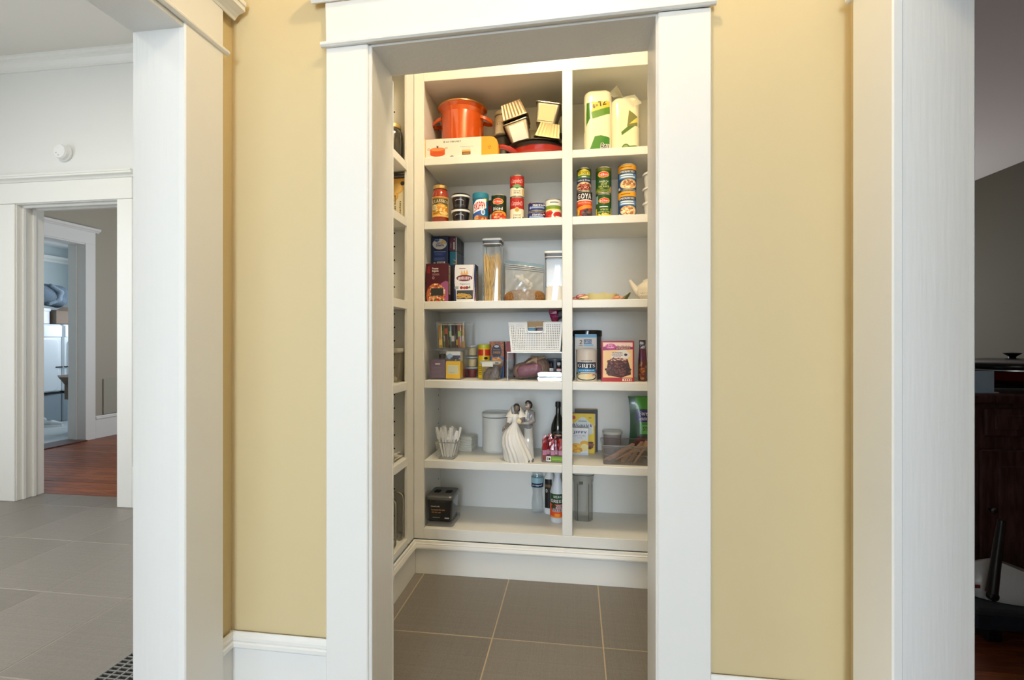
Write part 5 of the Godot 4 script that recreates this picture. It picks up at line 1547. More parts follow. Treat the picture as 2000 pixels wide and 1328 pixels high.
	l.el(0.48, 0.36, 0.37, 0.085, Color(0.16, 0.17, 0.36)).el(0.48, 0.36, 0.35, 0.072, Color(0.5, 0.1, 0.12)).tx("MUELLER'S", 0.48, 0.36, 0.075, WHT, {"w": 0.6, "arc": 0.015})
	l.tx("Rigatoni", 0.5, 0.525, 0.055, Color(0.38, 0.42, 0.48), {"w": 0.46, "bold": false}).el(0.34, 0.62, 0.07, 0.04, Color(0.66, 0.14, 0.14)).el(0.48, 0.625, 0.07, 0.04, Color(0.72, 0.3, 0.24)).el(0.6, 0.62, 0.07, 0.04, Color(0.56, 0.14, 0.14)).pg([[0.62, 0.64], [0.74, 0.56], [0.76, 0.64]], Color(0.4, 0.46, 0.2)).rc(0.02, 0.58, 0.2, 0.66, Color(0.6, 0.64, 0.62))
	l.rc(0.12, 0.69, 0.88, 0.93, Color(0.2, 0.18, 0.12))
	ln = lab(96, 256, Color(0.1, 0.11, 0.24))
	ln.rc(0.34, 0.16, 0.6, 0.94, Color(0.82, 0.72, 0.6))
	for i in 24: ln.rc(0.37, 0.18 + 0.031 * i, 0.57, 0.18 + 0.031 * i + (0.012 if i % 6 else 0.02), Color(0.3, 0.24, 0.26))
	t = carton("rigatoni_box", "white and navy rigatoni box with a clear window showing pasta", "box", -0.649, -0.532, S3, 0.198, 2.47, 0.07, print_mat("rigatoni_front", l), M("carton_ink", rgb8(28, 32, 66), 0.45), {"right": print_mat("rigatoni_side", ln)})
	pasta_window(t, -0.042, 0.042, 0.016, 0.058, 0.0355, M("pasta_gold", rgb8(196, 158, 78), 0.5), 26)
	# tall clear containers
	for q in [[-0.448, 0.105, 0.34, 0], [-0.112, 0.113, 0.262, 1]]:
		t = thing(["spaghetti_container", "flour_container"][q[3]], ["tall clear square container of spaghetti with a white pop-top lid", "clear square container of pale flour with white lid, beside the divider"][q[3]], "container", at(q[0], S3, 2.535))
		var st = ST()
		var w = q[1]
		loft(st, [rrect(w * 0.9, w * 0.9, 0.014, 0.002), rrect(w * 0.92, w * 0.92, 0.014, q[2] - 0.03)], 1, true, false)
		part("wall", mesh_of(st, mats.clear), t)
		st = ST()
		loft(st, [rrect(w * 0.93, w * 0.93, 0.014, q[2] - 0.033), rrect(w * 0.93, w * 0.93, 0.014, q[2] - 0.028)], 1, false, false)
		part("collar", mesh_of(st, mats.white_plastic), t)
		st = ST()
		loft(st, [rrect(w * 0.95, w * 0.95, 0.014, q[2] - 0.028), rrect(w * 0.97, w * 0.97, 0.014, q[2] - 0.012)], 1)
		part("gasket", mesh_of(st, M("gasket_grey", rgb8(92, 92, 96), 0.4)), t)
		st = ST()
		loft(st, [rrect(w, w, 0.016, q[2] - 0.012), rrect(w * 1.02, w * 1.02, 0.016, q[2] - 0.008), rrect(w * 1.02, w * 1.02, 0.016, q[2] - 0.003), rrect(w * 0.96, w * 0.96, 0.016, q[2])], 1)
		part("lid", mesh_of(st, mats.white_plastic), t)
		st = ST()
		for c in [[-1, 1], [1, 1], [1, -1], [-1, -1]]: tube(st, [Vector3(c[0] * w * 0.445, 0.006, c[1] * w * 0.445), Vector3(c[0] * w * 0.452, q[2] - 0.034, c[1] * w * 0.452)], 0.0022, 6)
		part("corner_edge", mesh_of(st, mats.clear_edge), t)
		st = ST()
		if q[3] == 0:
			for i in 150:
				var b = Vector2(rng.randf_range(-1, 1), rng.randf_range(-1, 1)) * 0.041
				var e = (b + Vector2(rng.randf_range(-1, 1), rng.randf_range(-1, 1)) * 0.05).clamp(Vector2.ONE * -0.043, Vector2.ONE * 0.043)
				tube(st, [Vector3(b.x, 0.006, b.y), Vector3(e.x, rng.randf_range(0.22, 0.262), e.y)], 0.0015, 5)
			var sp = mesh_of(st, M("spaghetti", rgb8(226, 190, 116), 0.45))
			tag(part("spaghetti", sp, t), "", "", "", "stuff")
		else:
			loft(st, [rrect(w * 0.86, w * 0.86, 0.012, 0.005), rrect(w * 0.87, w * 0.87, 0.012, 0.072), rrect(w * 0.5, w * 0.5, 0.012, 0.082)], 1)
			part("flour", mesh_of(st, M("flour", rgb8(228, 218, 200), 0.9)), t)
			part("back_shade", box_mesh(Vector3(w * 0.82, 0.15, 0.001), M("haze_white", rgb8(226, 230, 234), 0.2, {"alpha": 0.55}), 0.0, Vector3(0.0, 0.155, 0.02)), t)
	# zip bag
	t = thing("zip_bag", "clear zip-top plastic bag with brown sugar at the bottom between the containers", "plastic bag", at(-0.278, S3, 2.53))
	var st = ST()
	st.set_smooth_group(1)
	var P = func(u, v, s):
		var x = (u - 0.5) * (0.215 - 0.01 * sin(v * 3.0)) * 1.0
		var y = v * (0.222 - 0.03 * u)
		var fat = 0.05 * pow(1.0 - v, 0.6) * sin(PI * clamp(u, 0.02, 0.98)) + 0.003
		return Vector3(x, y + 0.002, s * fat + 0.006 * sin(u * 17.0 + v * 11.0) * (1.0 - v) * sin(v * 6.0) + 0.005 * sin(u * 31.0 - v * 23.0) * v * (1 - v) * 4.0 + 0.003 * sin(u * 57.0 + v * 41.0) * (1 - v))
	for s in [-1.0, 1.0]:
		for i in 16:
			for j in 14:
				quad(st, P.call(i / 16.0, j / 14.0, s), P.call((i + 1) / 16.0, j / 14.0, s), P.call((i + 1) / 16.0, (j + 1) / 14.0, s), P.call(i / 16.0, (j + 1) / 14.0, s), Vector3(0, 0, s))
	part("film", mesh_of(st, M("bag_film", rgb8(206, 208, 204), 0.16, {"alpha": 0.3})), t)
	st = ST()
	for k in 3:
		var p = []
		for i in 13: p.append(P.call(i / 12.0, 0.9 - 0.05 * k, 1.0) + Vector3(0, 0, 0.002))
		tube(st, p, 0.0013, 5)
	part("zip_track", mesh_of(st, M("zip_dark", rgb8(84, 92, 96), 0.4)), t)
	st = ST()
	st.set_smooth_group(1)
	for i in 12:
		var a = P.call(i / 12.0, 0.93, 1.0)
		var b = P.call((i + 1) / 12.0, 0.93, 1.0)
		quad(st, a, b, b + Vector3(0, 0.018, 0), a + Vector3(0, 0.018, 0), Vector3(0, 0, 1))
	part("zip_header", mesh_of(st, M("zip_blue", rgb8(126, 148, 158), 0.4)), t)
	part("sugar", nets([[Vector3(-0.08, 0.024, 0), Vector3(0.085, 0.024, 0), 0.03, 0.03], [Vector3(-0.05, 0.04, 0), Vector3(0.06, 0.036, 0), 0.028, 0.028], [Vector3(-0.075, 0.012, 0.012), Vector3(0.08, 0.012, 0.012), 0.0125, 0.0125]], 0.008, M("brown_sugar", rgb8(172, 124, 70), 0.95, {"tex": noise_tex(128, 0.09, 3, 31, [Color(0.55, 0.5, 0.45), Color(1, 1, 1)]), "tri": Vector3(9, 9, 9)}), 0.02, 0.0025), t)
	part("creased_plastic", nets([[Vector3(-0.035, 0.13, 0.02), Vector3(0.02, 0.1, 0.02), 0.016, 0.02], [Vector3(0.02, 0.1, 0.02), Vector3(0.045, 0.085, 0.02), 0.012, 0.006], [Vector3(-0.01, 0.13, 0.018), Vector3(0.0, 0.15, 0.016), 0.01, 0.006]], 0.006, M("crease_white", rgb8(226, 224, 218), 0.2, {"alpha": 0.45}), 0.012, 0.004), t)
	# floral dish
	t = thing("floral_dish", "low yellow and pink flower-shaped serving dish with a green leaf end", "dish", at(0.125, S3, 2.6))
	var rs = []
	for q in [[0.7, 0.0], [0.78, 0.004], [0.94, 0.03], [1.0, 0.04]]:
		var p := PackedVector3Array()
		for i in 49:
			var a = TAU * (i / 48.0 - 0.5)
			var k = q[0] * (1.0 + 0.04 * sin(a * 9.0) * q[0])
			p.append(Vector3(sin(a) * 0.1 * k, q[1] + 0.003 * sin(a * 9.0) * q[0], cos(a) * 0.1 * k))
		rs.append(p)
	st = ST()
	loft(st, rs, 0, true, false)
	part("bowl", mesh_of(st, M("dish_yellow", rgb8(222, 208, 150), 0.25, {"coat": 0.6})), t)
	for q in [[-0.125, 0.022, 0.03, rgb8(196, 110, 90)], [-0.1, 0.034, 0.036, rgb8(188, 90, 84)], [-0.085, 0.022, 0.055, rgb8(222, 178, 130)], [0.075, 0.022, 0.05, rgb8(214, 146, 110)], [0.1, 0.02, 0.03, rgb8(220, 160, 128)]]:
		part("petal", nets([[Vector3(q[0] - 0.018, q[1] - 0.008, q[2]), Vector3(q[0] + 0.018, q[1], q[2]), 0.012, 0.01]], 0.005, M("petal_%d" % int(q[3].g8), q[3], 0.3, {"coat": 0.5}), 0.005), t)
	st = ST()
	for i in 5: tube(st, [Vector3(0.115 + 0.004 * i, 0.006, 0.05 - 0.01 * i), Vector3(0.13 + 0.006 * i, 0.026 + 0.004 * i, 0.05 - 0.01 * i), Vector3(0.148 + 0.003 * i, 0.042 + 0.002 * i, 0.048 - 0.01 * i)], 0.007, 6, 0.003)
	part("leaf_end", mesh_of(st, M("leaf_green", rgb8(96, 100, 48), 0.35, {"coat": 0.4})), t)
	st = ST()
	tube(st, [Vector3(-0.12, 0.006, 0.06), Vector3(-0.1, 0.014, 0.07), Vector3(-0.085, 0.008, 0.075)], 0.006, 6)
	part("leaf_stem", mesh_of(st, mats.leaf_green), t)
	# teapot
	var ct = M("teapot_cream", rgb8(222, 212, 192), 0.25, {"coat": 0.5})
	t = thing("teapot", "cream ceramic teapot with small brown lettering and sprigs, half behind the jamb", "teapot", at(0.385, S3, 2.53))
	part("body", turned([[0.05, 0.0], [0.056, 0.003], [0.074, 0.03], [0.078, 0.05], [0.07, 0.078], [0.045, 0.098]], ct, 36, 0), t)
	part("lid", turned([[0.046, 0.098], [0.044, 0.104], [0.03, 0.112], [0.01, 0.117], [0.008, 0.122], [0.013, 0.13], [0.0, 0.136]], ct, 28, 0), t)
	st = ST()
	tube(st, [Vector3(-0.06, 0.04, 0.0), Vector3(-0.08, 0.06, 0.0), Vector3(-0.096, 0.084, 0), Vector3(-0.11, 0.108, 0)], 0.022, 12, 0.008)
	part("spout", mesh_of(st, ct), t)
	st = ST()
	tube(st, [Vector3(0.065, 0.08, 0), Vector3(0.1, 0.085, 0), Vector3(0.115, 0.06, 0), Vector3(0.1, 0.03, 0), Vector3(0.07, 0.03, 0)], 0.008, 8)
	part("handle", mesh_of(st, ct), t)
	l = lab(128, 96, rgb8(222, 212, 192))
	l.tx("MO", 0.72, 0.25, 0.2, Color(0.45, 0.4, 0.34), {"bold": false})
	for i in 26:
		var x = rng.randf_range(0.0, 1.0)
		var y = rng.randf_range(0.5, 0.95)
		l.pg([[x, y], [x + 0.02, y - 0.08], [x + 0.03, y - 0.06], [x + 0.015, y + 0.02]], Color(0.42, 0.38, 0.26))
	l.heap(0.4, 0.6, 0.3, 0.1, [Color(0.4, 0.3, 0.26)], 6, 0.015, 0.03)
	part("lettering", patch(0.0782, 0.022, 0.052, -1.1, 0.4, print_mat("teapot_print", l, 0.3), 12, 0.0786), t)

# ---------------------------------------------------------------- fourth shelf
func shelf_four():
	# lower clear bin with cartons
	var t = thing("clear_bin", "open clear plastic bin of small boxes, below the bin of sachets", "bin", at(-0.7, S4, 2.57))
	clear_bin(t, 0.185, 0.21, 0.162, mats.clear, mats.clear_edge, 0.93)
	var l = lab(96, 128, Color(0.42, 0.33, 0.44))
	l.rc(0.34, 0.19, 0.66, 0.25, WHT).lines(0.15, 0.85, 0.4, 8, 0.07, Color(0.5, 0.42, 0.52), 0.02)
	carton("purple_tea_box", "dusty purple tea box in the front left of the lower clear bin", "box", -0.784, -0.7, S4 + 0.006, 0.1, 2.475, 0.06, print_mat("plum_front", l), M("carton_plum", rgb8(104, 84, 110), 0.5))
	l = lab(96, 120, Color(0.93, 0.75, 0.12))
	l.rc(0.1, 0.22, 0.88, 0.74, Color(0.9, 0.86, 0.62)).rc(0.14, 0.26, 0.84, 0.7, Color(0.84, 0.84, 0.72)).lines(0.3, 0.7, 0.62, 2, 0.05, Color(0.6, 0.56, 0.4), 0.02)
	carton("yellow_tea_box", "bright yellow tea box in the front right of the lower clear bin", "box", -0.696, -0.618, S4 + 0.006, 0.092, 2.475, 0.07, print_mat("yellow_front", l), M("carton_yellow", rgb8(232, 184, 30), 0.5))
	l = lab(96, 64, Color(0.2, 0.24, 0.36))
	l.rc(0, 0, 1, 0.4, Color(0.86, 0.88, 0.9)).el(0.25, 0.5, 0.2, 0.3, Color(0.6, 0.72, 0.84)).heap(0.65, 0.75, 0.35, 0.2, [Color(0.12, 0.14, 0.22), Color(0.3, 0.34, 0.42), Color(0.7, 0.6, 0.4)], 24, 0.03, 0.07)
	carton("white_blue_box", "white and blue box lying above the yellow box in the clear bin", "box", -0.698, -0.62, S4 + 0.1, 0.05, 2.49, 0.06, print_mat("whiteblue_front", l), mats.white_card)
	t = thing("dark_spice_jar", "small dark spice jar standing behind the purple box in the clear bin", "jar", at(-0.742, S4 + 0.006, 2.57))
	part("body", turned([[0.018, 0], [0.02, 0.004], [0.02, 0.1], [0.017, 0.105]], M("spice_dark", rgb8(60, 62, 66), 0.3), 20), t)
	part("cap", turned([[0.019, 0.106], [0.019, 0.128], [0.017, 0.13]], mats.black, 20), t)
	carton("red_seasoning_box", "dark red seasoning box at the right rear inside the lower clear bin", "box", -0.668, -0.622, S4 + 0.006, 0.07, 2.56, 0.08, M("carton_red", rgb8(122, 32, 40), 0.5), mats.carton_red)
	# upper bin with sachets
	t = thing("clear_bin", "open clear plastic bin of upright sachets, stacked on the lower bin", "bin", at(-0.672, S4 + 0.163, 2.575))
	clear_bin(t, 0.165, 0.19, 0.15, mats.clear, mats.clear_edge, 0.94)
	var sc = [rgb8(190, 146, 40), rgb8(44, 92, 36), rgb8(110, 146, 40), rgb8(76, 44, 34), rgb8(24, 62, 42), rgb8(60, 96, 40), rgb8(52, 28, 36), rgb8(130, 60, 52), rgb8(34, 34, 38), rgb8(150, 76, 36)]
	var st
	for i in 11:
		st = ST()
		loft(st, [rrect(0.02, 0.002, 0.0009, 0.0), rrect(0.021, 0.008, 0.002, 0.012), rrect(0.0215, 0.011, 0.003, 0.04), rrect(0.02, 0.008, 0.003, 0.06), rrect(0.0215, 0.01, 0.003, 0.085), rrect(0.021, 0.006, 0.002, 0.12), rrect(0.022, 0.0015, 0.0006, 0.134)], 0)
		var x = -0.732 + 0.0118 * i
		t = thing("drink_sachet", "%s foil drink sachet upright in the upper clear bin" % ["golden", "dark green", "lime green", "brown", "blackish green", "olive", "plum", "reddish brown", "black", "copper", "dull gold"][i], "sachet", at(x, S4 + 0.171, 2.505 + 0.013 * ((i * 2) % 3)), rng.randf_range(-0.35, 0.35), "foil sachets in the upper clear bin")
		part("pouch", mesh_of(st, M("sachet_%d" % i, sc[i % sc.size()], 0.28, {"coat": 0.6})), t)
		t.rotation.z = rng.randf_range(-0.1, 0.1)
		part("foil_stripe", box_mesh(Vector3(0.016, 0.03, 0.001), M("stripe_%d" % (i % 4), [rgb8(226, 190, 60), rgb8(150, 180, 70), rgb8(214, 208, 196), rgb8(196, 84, 50)][i % 4], 0.3), 0.0, Vector3(0.0, [0.03, 0.075, 0.05, 0.09][i % 4], 0.0062)), t)
		part("seal_strip", box_mesh(Vector3(0.0215, 0.008, 0.0016), M("seal_pale", rgb8(196, 190, 170), 0.35), 0.0, Vector3(0, 0.127, 0.0022)), t)
	# little lidded cups
	var fills = [rgb8(134, 30, 28), rgb8(222, 206, 156), rgb8(226, 208, 160)]
	for i in 3:
		t = thing("dip_cup", ["small clear cup of red dip, bottom of the stack of three", "small clear cup of cream dip, middle of the stack of three", "small clear cup of cream dip, top of the stack of three"][i], "cup", at(-0.592, S4 + [0.0, 0.06, 0.124][i], 2.66), 0.0, "lidded dip cups stacked beside the clear bins")
		part("cup", turned([[0.024, 0.0], [0.03, 0.052]], mats.clear, 24), t)
		part("dip", turned([[0.0225, 0.002], [0.028, 0.044]], M("dip_%d" % i, fills[i], 0.5), 24), t)
		part("lid", turned([[0.032, 0.051], [0.032, 0.057], [0.029, 0.059]], M("lid_frost", rgb8(206, 208, 200), 0.3), 24), t)
	l = lab(112, 300, Color(0.93, 0.78, 0.12), true)
	l.rc(-0.5, 0.13, 1.5, 0.32, Color(0.8, 0.2, 0.1)).rc(0.46, 0.13, 0.56, 0.32, Color(0.93, 0.7, 0.12)).el(0.62, 0.4, 0.13, 0.04, BLK).lines(0.1, 0.4, 0.66, 5, 0.055, Color(0.3, 0.28, 0.1), 0.02)
	can("yellow_canister", "slim yellow canister with red band, behind the small clip-lid box", "canister", -0.513, S4, 2.605, 0.0335, 0.188, print_mat("yellow_can", l), {"lid": 0.02, "lidmat": M("lid_lime", rgb8(196, 196, 52), 0.4), "rim": mats.carton_yellow})
	# macaroni box
	l = lab(144, 300, Color(0.66, 0.36, 0.16))
	l.sp(0, 0, 1, 0.4, [Color(0.76, 0.46, 0.22), Color(0.56, 0.28, 0.12), Color(0.84, 0.56, 0.3)], 90, 0.02, 0.05).el(0.5, 0.27, 0.34, 0.2, Color(0.1, 0.1, 0.2)).el(0.5, 0.13, 0.15, 0.03, WHT).tx("KRAFT", 0.5, 0.13, 0.03, Color(0.2, 0.25, 0.6), {"w": 0.2}).tx("Macaroni", 0.5, 0.22, 0.035, Color(0.8, 0.55, 0.4), {"w": 0.46}).tx("CHEESE", 0.5, 0.3, 0.06, Color(0.93, 0.6, 0.16), {"w": 0.5})
	l.rc(0, 0.42, 1, 1, Color(0.2, 0.42, 0.62)).el(0.5, 0.6, 0.44, 0.17, Color(0.9, 0.5, 0.14)).heap(0.5, 0.56, 0.4, 0.13, [Color(0.96, 0.66, 0.24), Color(0.88, 0.46, 0.12), Color(0.98, 0.8, 0.5)], 50, 0.04, 0.09)
	carton("macaroni_box", "orange and blue macaroni box standing behind the small clip-lid box", "box", -0.487, -0.404, S4, 0.204, 2.63, 0.045, print_mat("macaroni_front", l), M("carton_brick", rgb8(168, 58, 36), 0.5))
	carton("red_box", "red box standing just behind the clear riser's left leg", "box", -0.394, -0.352, S4, 0.204, 2.655, 0.06, print_mat("red_box_front", lab(64, 128, Color(0.62, 0.16, 0.12)).rc(0, 0.5, 1, 1, Color(0.45, 0.4, 0.42)).heap(0.5, 0.7, 0.4, 0.2, [Color(0.8, 0.74, 0.7), Color(0.3, 0.2, 0.24)], 24, 0.05, 0.12)), mats.carton_red)
	# clip-lid box
	t = thing("clip_lid_box", "small clear clip-lid food box at the shelf front beside the riser", "food box", at(-0.453, S4, 2.515))
	st = ST()
	loft(st, [rrect(0.088, 0.088, 0.014, 0.0), rrect(0.106, 0.1, 0.014, 0.085)], 1, true, false)
	part("tub", mesh_of(st, M("smoke_grey", rgb8(150, 146, 140), 0.08, {"alpha": 0.16})), t)
	st = ST()
	loft(st, [rrect(0.114, 0.108, 0.014, 0.084), rrect(0.12, 0.114, 0.014, 0.09), rrect(0.118, 0.112, 0.014, 0.098), rrect(0.1, 0.095, 0.012, 0.101)], 1)
	part("lid", mesh_of(st, M("lid_grey", rgb8(172, 170, 160), 0.3)), t)
	part("clip", box_mesh(Vector3(0.06, 0.024, 0.006), M("clip_pale", rgb8(206, 206, 196), 0.3), 0.002, Vector3(-0.012, 0.084, 0.06)), t)
	part("clip_slot", box_mesh(Vector3(0.018, 0.006, 0.002), mats.black, 0.0, Vector3(0.038, 0.093, 0.0585)), t)
	part("contents", nets([[Vector3(-0.02, 0.02, 0), Vector3(0.02, 0.024, 0), 0.026, 0.024], [Vector3(-0.014, 0.046, 0.014), Vector3(0.022, 0.05, 0.01), 0.016, 0.018], [Vector3(0.0, 0.062, 0.0), Vector3(0.024, 0.066, 0), 0.01, 0.012]], 0.005, M("dried_brown", rgb8(122, 106, 96), 0.5), 0.006, 0.007), t)
	# acrylic riser
	t = thing("clear_riser", "clear acrylic shelf riser carrying the white basket", "riser", at(-0.214, S4, 2.55))
	part("deck", box_mesh(Vector3(0.286, 0.004, 0.22), mats.clear, 0.0, Vector3(0, 0.149, 0)), t)
	for s in [-1, 1]: part("leg", box_mesh(Vector3(0.004, 0.147, 0.22), mats.clear, 0.0, Vector3(s * 0.141, 0.0735, 0)), t)
	part("deck_edge", box_mesh(Vector3(0.288, 0.005, 0.0015), M("edge_bright", rgb8(232, 236, 238), 0.2), 0.0, Vector3(0, 0.149, 0.111)), t)
	for s in [-1, 1]: part("leg_edge", box_mesh(Vector3(0.0035, 0.147, 0.0015), M("edge_soft", rgb8(206, 212, 218), 0.2, {"alpha": 0.7}), 0.0, Vector3(s * 0.141, 0.0735, 0.111)), t)
	basket()
	# produce bag under the riser
	t = thing("purple_onion_bag", "brownish bag of purple onions tied at the top, under the clear riser", "produce bag", at(-0.243, S4, 2.55))
	part("bag", nets([[Vector3(-0.055, 0.045, 0), Vector3(0.045, 0.06, -0.01), 0.044, 0.05], [Vector3(0.02, 0.08, -0.01), Vector3(0.05, 0.075, -0.02), 0.044, 0.04]], 0.007, M("bag_brown", rgb8(124, 102, 92), 0.45, {"rim": 0.3}), 0.03, 0.003), t)
	part("onion", nets([[Vector3(-0.045, 0.046, 0.03), Vector3(0.03, 0.06, 0.032), 0.03, 0.032]], 0.007, M("onion_purple", rgb8(128, 88, 106), 0.4), 0.02, 0.002), t)
	st = ST()
	part("knot", nets([[Vector3(-0.02, 0.09, 0.044), Vector3(0.02, 0.108, 0.04), 0.006, 0.01], [Vector3(0.0, 0.126, 0.022), Vector3(0.03, 0.11, 0.036), 0.006, 0.01], [Vector3(0.03, 0.11, 0.036), Vector3(0.072, 0.122, 0.01), 0.009, 0.007], [Vector3(0.02, 0.106, 0.042), Vector3(0.036, 0.088, 0.044), 0.007, 0.003]], 0.0045, M("knot_tan", rgb8(150, 126, 102), 0.5), 0.012, 0.002), t)
	part("tail", nets([[Vector3(0.06, 0.07, 0.01), Vector3(0.07, 0.03, 0.01), 0.026, 0.02]], 0.007, M("bag_olive", rgb8(120, 122, 84), 0.5), 0.015, 0.003), t)
	t = thing("dark_tub", "dark tub with a grey lid at the right under the riser", "tub", at(-0.118, S4, 2.62))
	part("body", turned([[0.036, 0], [0.042, 0.1]], M("tub_dark", rgb8(54, 54, 70), 0.35), 28), t)
	part("lid", turned([[0.044, 0.1], [0.046, 0.104], [0.045, 0.11], [0.0, 0.113]], M("lid_slate", rgb8(96, 100, 104), 0.35), 28), t)
	for i in 2:
		t = thing("extract_bottle", ["tiny bottle with a white and red label behind the foil slabs, nearer the onions", "tiny bottle with a pink label behind the foil slabs, against the divider"][i], "bottle", at(-0.136 + 0.042 * i, S4 + 0.0, 2.565), 0.0, "tiny bottles behind the foil slabs")
		part("glass", turned([[0.013, 0], [0.014, 0.003], [0.014, 0.062], [0.008, 0.07], [0.007, 0.078]], M("bottle_brown", rgb8(60, 44, 40), 0.15), 18), t)
		part("cap", turned([[0.009, 0.077], [0.01, 0.09], [0.008, 0.093]], [mats.black, mats.lid_frost][i], 18), t)
		part("label", patch(0.0146, 0.046, 0.07 - 0.008, -1.2, 1.2, print_mat("extract_label_%d" % i, lab(48, 32, WHT).rc(0, 0, [0.25, 1.0][i], [1.0, 0.35][i], Color(0.72, 0.2, 0.2)).el(0.5, 0.6, 0.08, 0.12, Color(0.5, 0.15, 0.2)))), t)
	for i in 2:
		t = thing("foil_slab", ["foil-wrapped slab, lower of the two at the shelf front", "foil-wrapped slab, upper of the two at the shelf front"][i], "foil packet", at(-0.136 + 0.001 * i, S4 + 0.0232 * i, 2.475), 0.0, "foil-wrapped slabs by the divider")
		st = ST()
		var rs = []
		for q in [[0.94, 0.0], [1.0, 0.004], [1.0, 0.017], [0.96, 0.0225]]:
			var p = rrect(0.13 * q[0], 0.07 * q[0], 0.006, q[1], 5)
			for k in p.size(): p[k] += Vector3(rng.randf_range(-1, 1), rng.randf_range(-0.4, 0.0), rng.randf_range(-1, 1)) * 0.0022
			p[p.size() - 1] = p[0]
			rs.append(p)
		loft(st, rs, 2)
		part("foil", mesh_of(st, M("foil", rgb8(236, 238, 240), 0.22, {"metal": 0.85})), t)
		part("fold", box_mesh(Vector3(0.1, 0.0015, 0.012), mats.foil, 0.0, Vector3(0, 0.0228, 0.01)), t)
	# right bay
	t = thing("black_lid_canister", "large dark canister with a black lid behind the grits", "canister", at(0.06, S4, 2.68))
	part("body", turned([[0.07, 0], [0.076, 0.004], [0.077, 0.235]], M("dark_clear", rgb8(64, 66, 68), 0.12), 36), t)
	part("lid", turned([[0.08, 0.232], [0.082, 0.236], [0.082, 0.262], [0.078, 0.267], [0.0, 0.267]], M("gloss_black", rgb8(16, 18, 20), 0.12), 36), t)
	l = lab(160, 320, Color(0.8, 0.775, 0.74))
	l.rc(0, 0.0, 1, 0.07, Color(0.3, 0.6, 0.78)).tx("2", 0.28, 0.17, 0.09, BLK).rc(0.42, 0.11, 0.77, 0.21, Color(0.14, 0.2, 0.36)).tx("GRITS", 0.6, 0.16, 0.07, Color(0.75, 0.85, 0.95), {"w": 0.3, "serif": true}).rc(0.42, 0.22, 0.85, 0.26, Color(0.5, 0.7, 0.82)).lines(0.18, 0.36, 0.24, 1, 0.05, Color(0.3, 0.3, 0.3)).lines(0.28, 0.7, 0.52, 1, 0.03, Color(0.3, 0.3, 0.34), 0.02)
	carton("grits_box", "beige instant grits box with blue top band, behind the grits can", "box", -0.009, 0.107, S4, 0.243, 2.575, 0.024, print_mat("grits_box_front", l), M("carton_beige", rgb8(200, 194, 184), 0.5))
	l = lab(144, 208, Color(0.79, 0.755, 0.72), true)
	l.tx("QUAKER", 0.5, 0.35, 0.05, Color(0.2, 0.2, 0.22), {"w": 0.4})
	l.rc(0.1, 0.4, 0.88, 0.61, Color(0.08, 0.14, 0.26)).tx("GRITS", 0.49, 0.51, 0.12, WHT, {"w": 0.68, "serif": true}).rc(0.1, 0.61, 0.88, 0.72, Color(0.18, 0.52, 0.74)).tx("QUICK 5-MINUTE", 0.49, 0.665, 0.045, WHT, {"w": 0.6})
	l.el(0.5, 0.88, 0.4, 0.12, Color(0.2, 0.2, 0.22)).el(0.5, 0.87, 0.36, 0.095, Color(0.88, 0.84, 0.7)).heap(0.6, 0.84, 0.2, 0.04, [Color(0.86, 0.58, 0.42), Color(0.92, 0.8, 0.6)], 8, 0.04, 0.08).heap(0.2, 0.78, 0.16, 0.04, [Color(0.3, 0.36, 0.3)], 8, 0.03, 0.06).heap(0.96, 0.7, 0.07, 0.06, [Color(0.5, 0.36, 0.5)], 6, 0.03, 0.06)
	can("grits_can", "round beige canister of grits with navy lettering band, at the shelf front", "canister", 0.0525, S4, 2.512, 0.0555, 0.165, print_mat("grits_label", l), {"rim": mats.carton_beige})
	# brownie mix
	l = lab(224, 288, Color(0.62, 0.12, 0.16))
	l.rc(0.04, 0.03, 0.95, 0.9, Color(0.93, 0.78, 0.56)).rc(0.05, 0.03, 0.95, 0.13, Color(0.93, 0.8, 0.76)).pg([[0.04, 0.14], [0.2, 0.12], [0.95, 0.14], [0.95, 0.2], [0.04, 0.23]], Color(0.58, 0.2, 0.44)).el(0.28, 0.13, 0.16, 0.07, Color(0.78, 0.3, 0.56)).tx("Betty", 0.27, 0.1, 0.045, WHT, {"w": 0.14, "serif": true, "slant": 0.2}).tx("Crocker", 0.28, 0.15, 0.045, WHT, {"w": 0.2, "serif": true, "slant": 0.2})
	l.tx("Delights", 0.67, 0.16, 0.1, Color(0.93, 0.8, 0.7), {"w": 0.42, "serif": true, "slant": 0.25, "bold": false, "line": Color(0.3, 0.12, 0.1), "lw": 1.0})
	l.pg([[0.3, 0.3], [0.6, 0.22], [0.75, 0.22], [0.9, 0.34], [0.74, 0.46], [0.3, 0.44]], Color(0.9, 0.87, 0.84)).tx("SUPREME", 0.48, 0.29, 0.035, Color(0.4, 0.22, 0.2), {"w": 0.32}).tx("ORIGINAL", 0.48, 0.34, 0.035, Color(0.4, 0.22, 0.2), {"w": 0.34}).tx("BROWNIE MIX", 0.48, 0.385, 0.022, Color(0.4, 0.22, 0.2), {"w": 0.24}).el(0.74, 0.335, 0.05, 0.03, Color(0.24, 0.12, 0.1))
	l.pg([[0.14, 0.76], [0.2, 0.48], [0.36, 0.42], [0.8, 0.44], [0.88, 0.68], [0.9, 0.82], [0.6, 0.9], [0.2, 0.85]], Color(0.26, 0.12, 0.1))
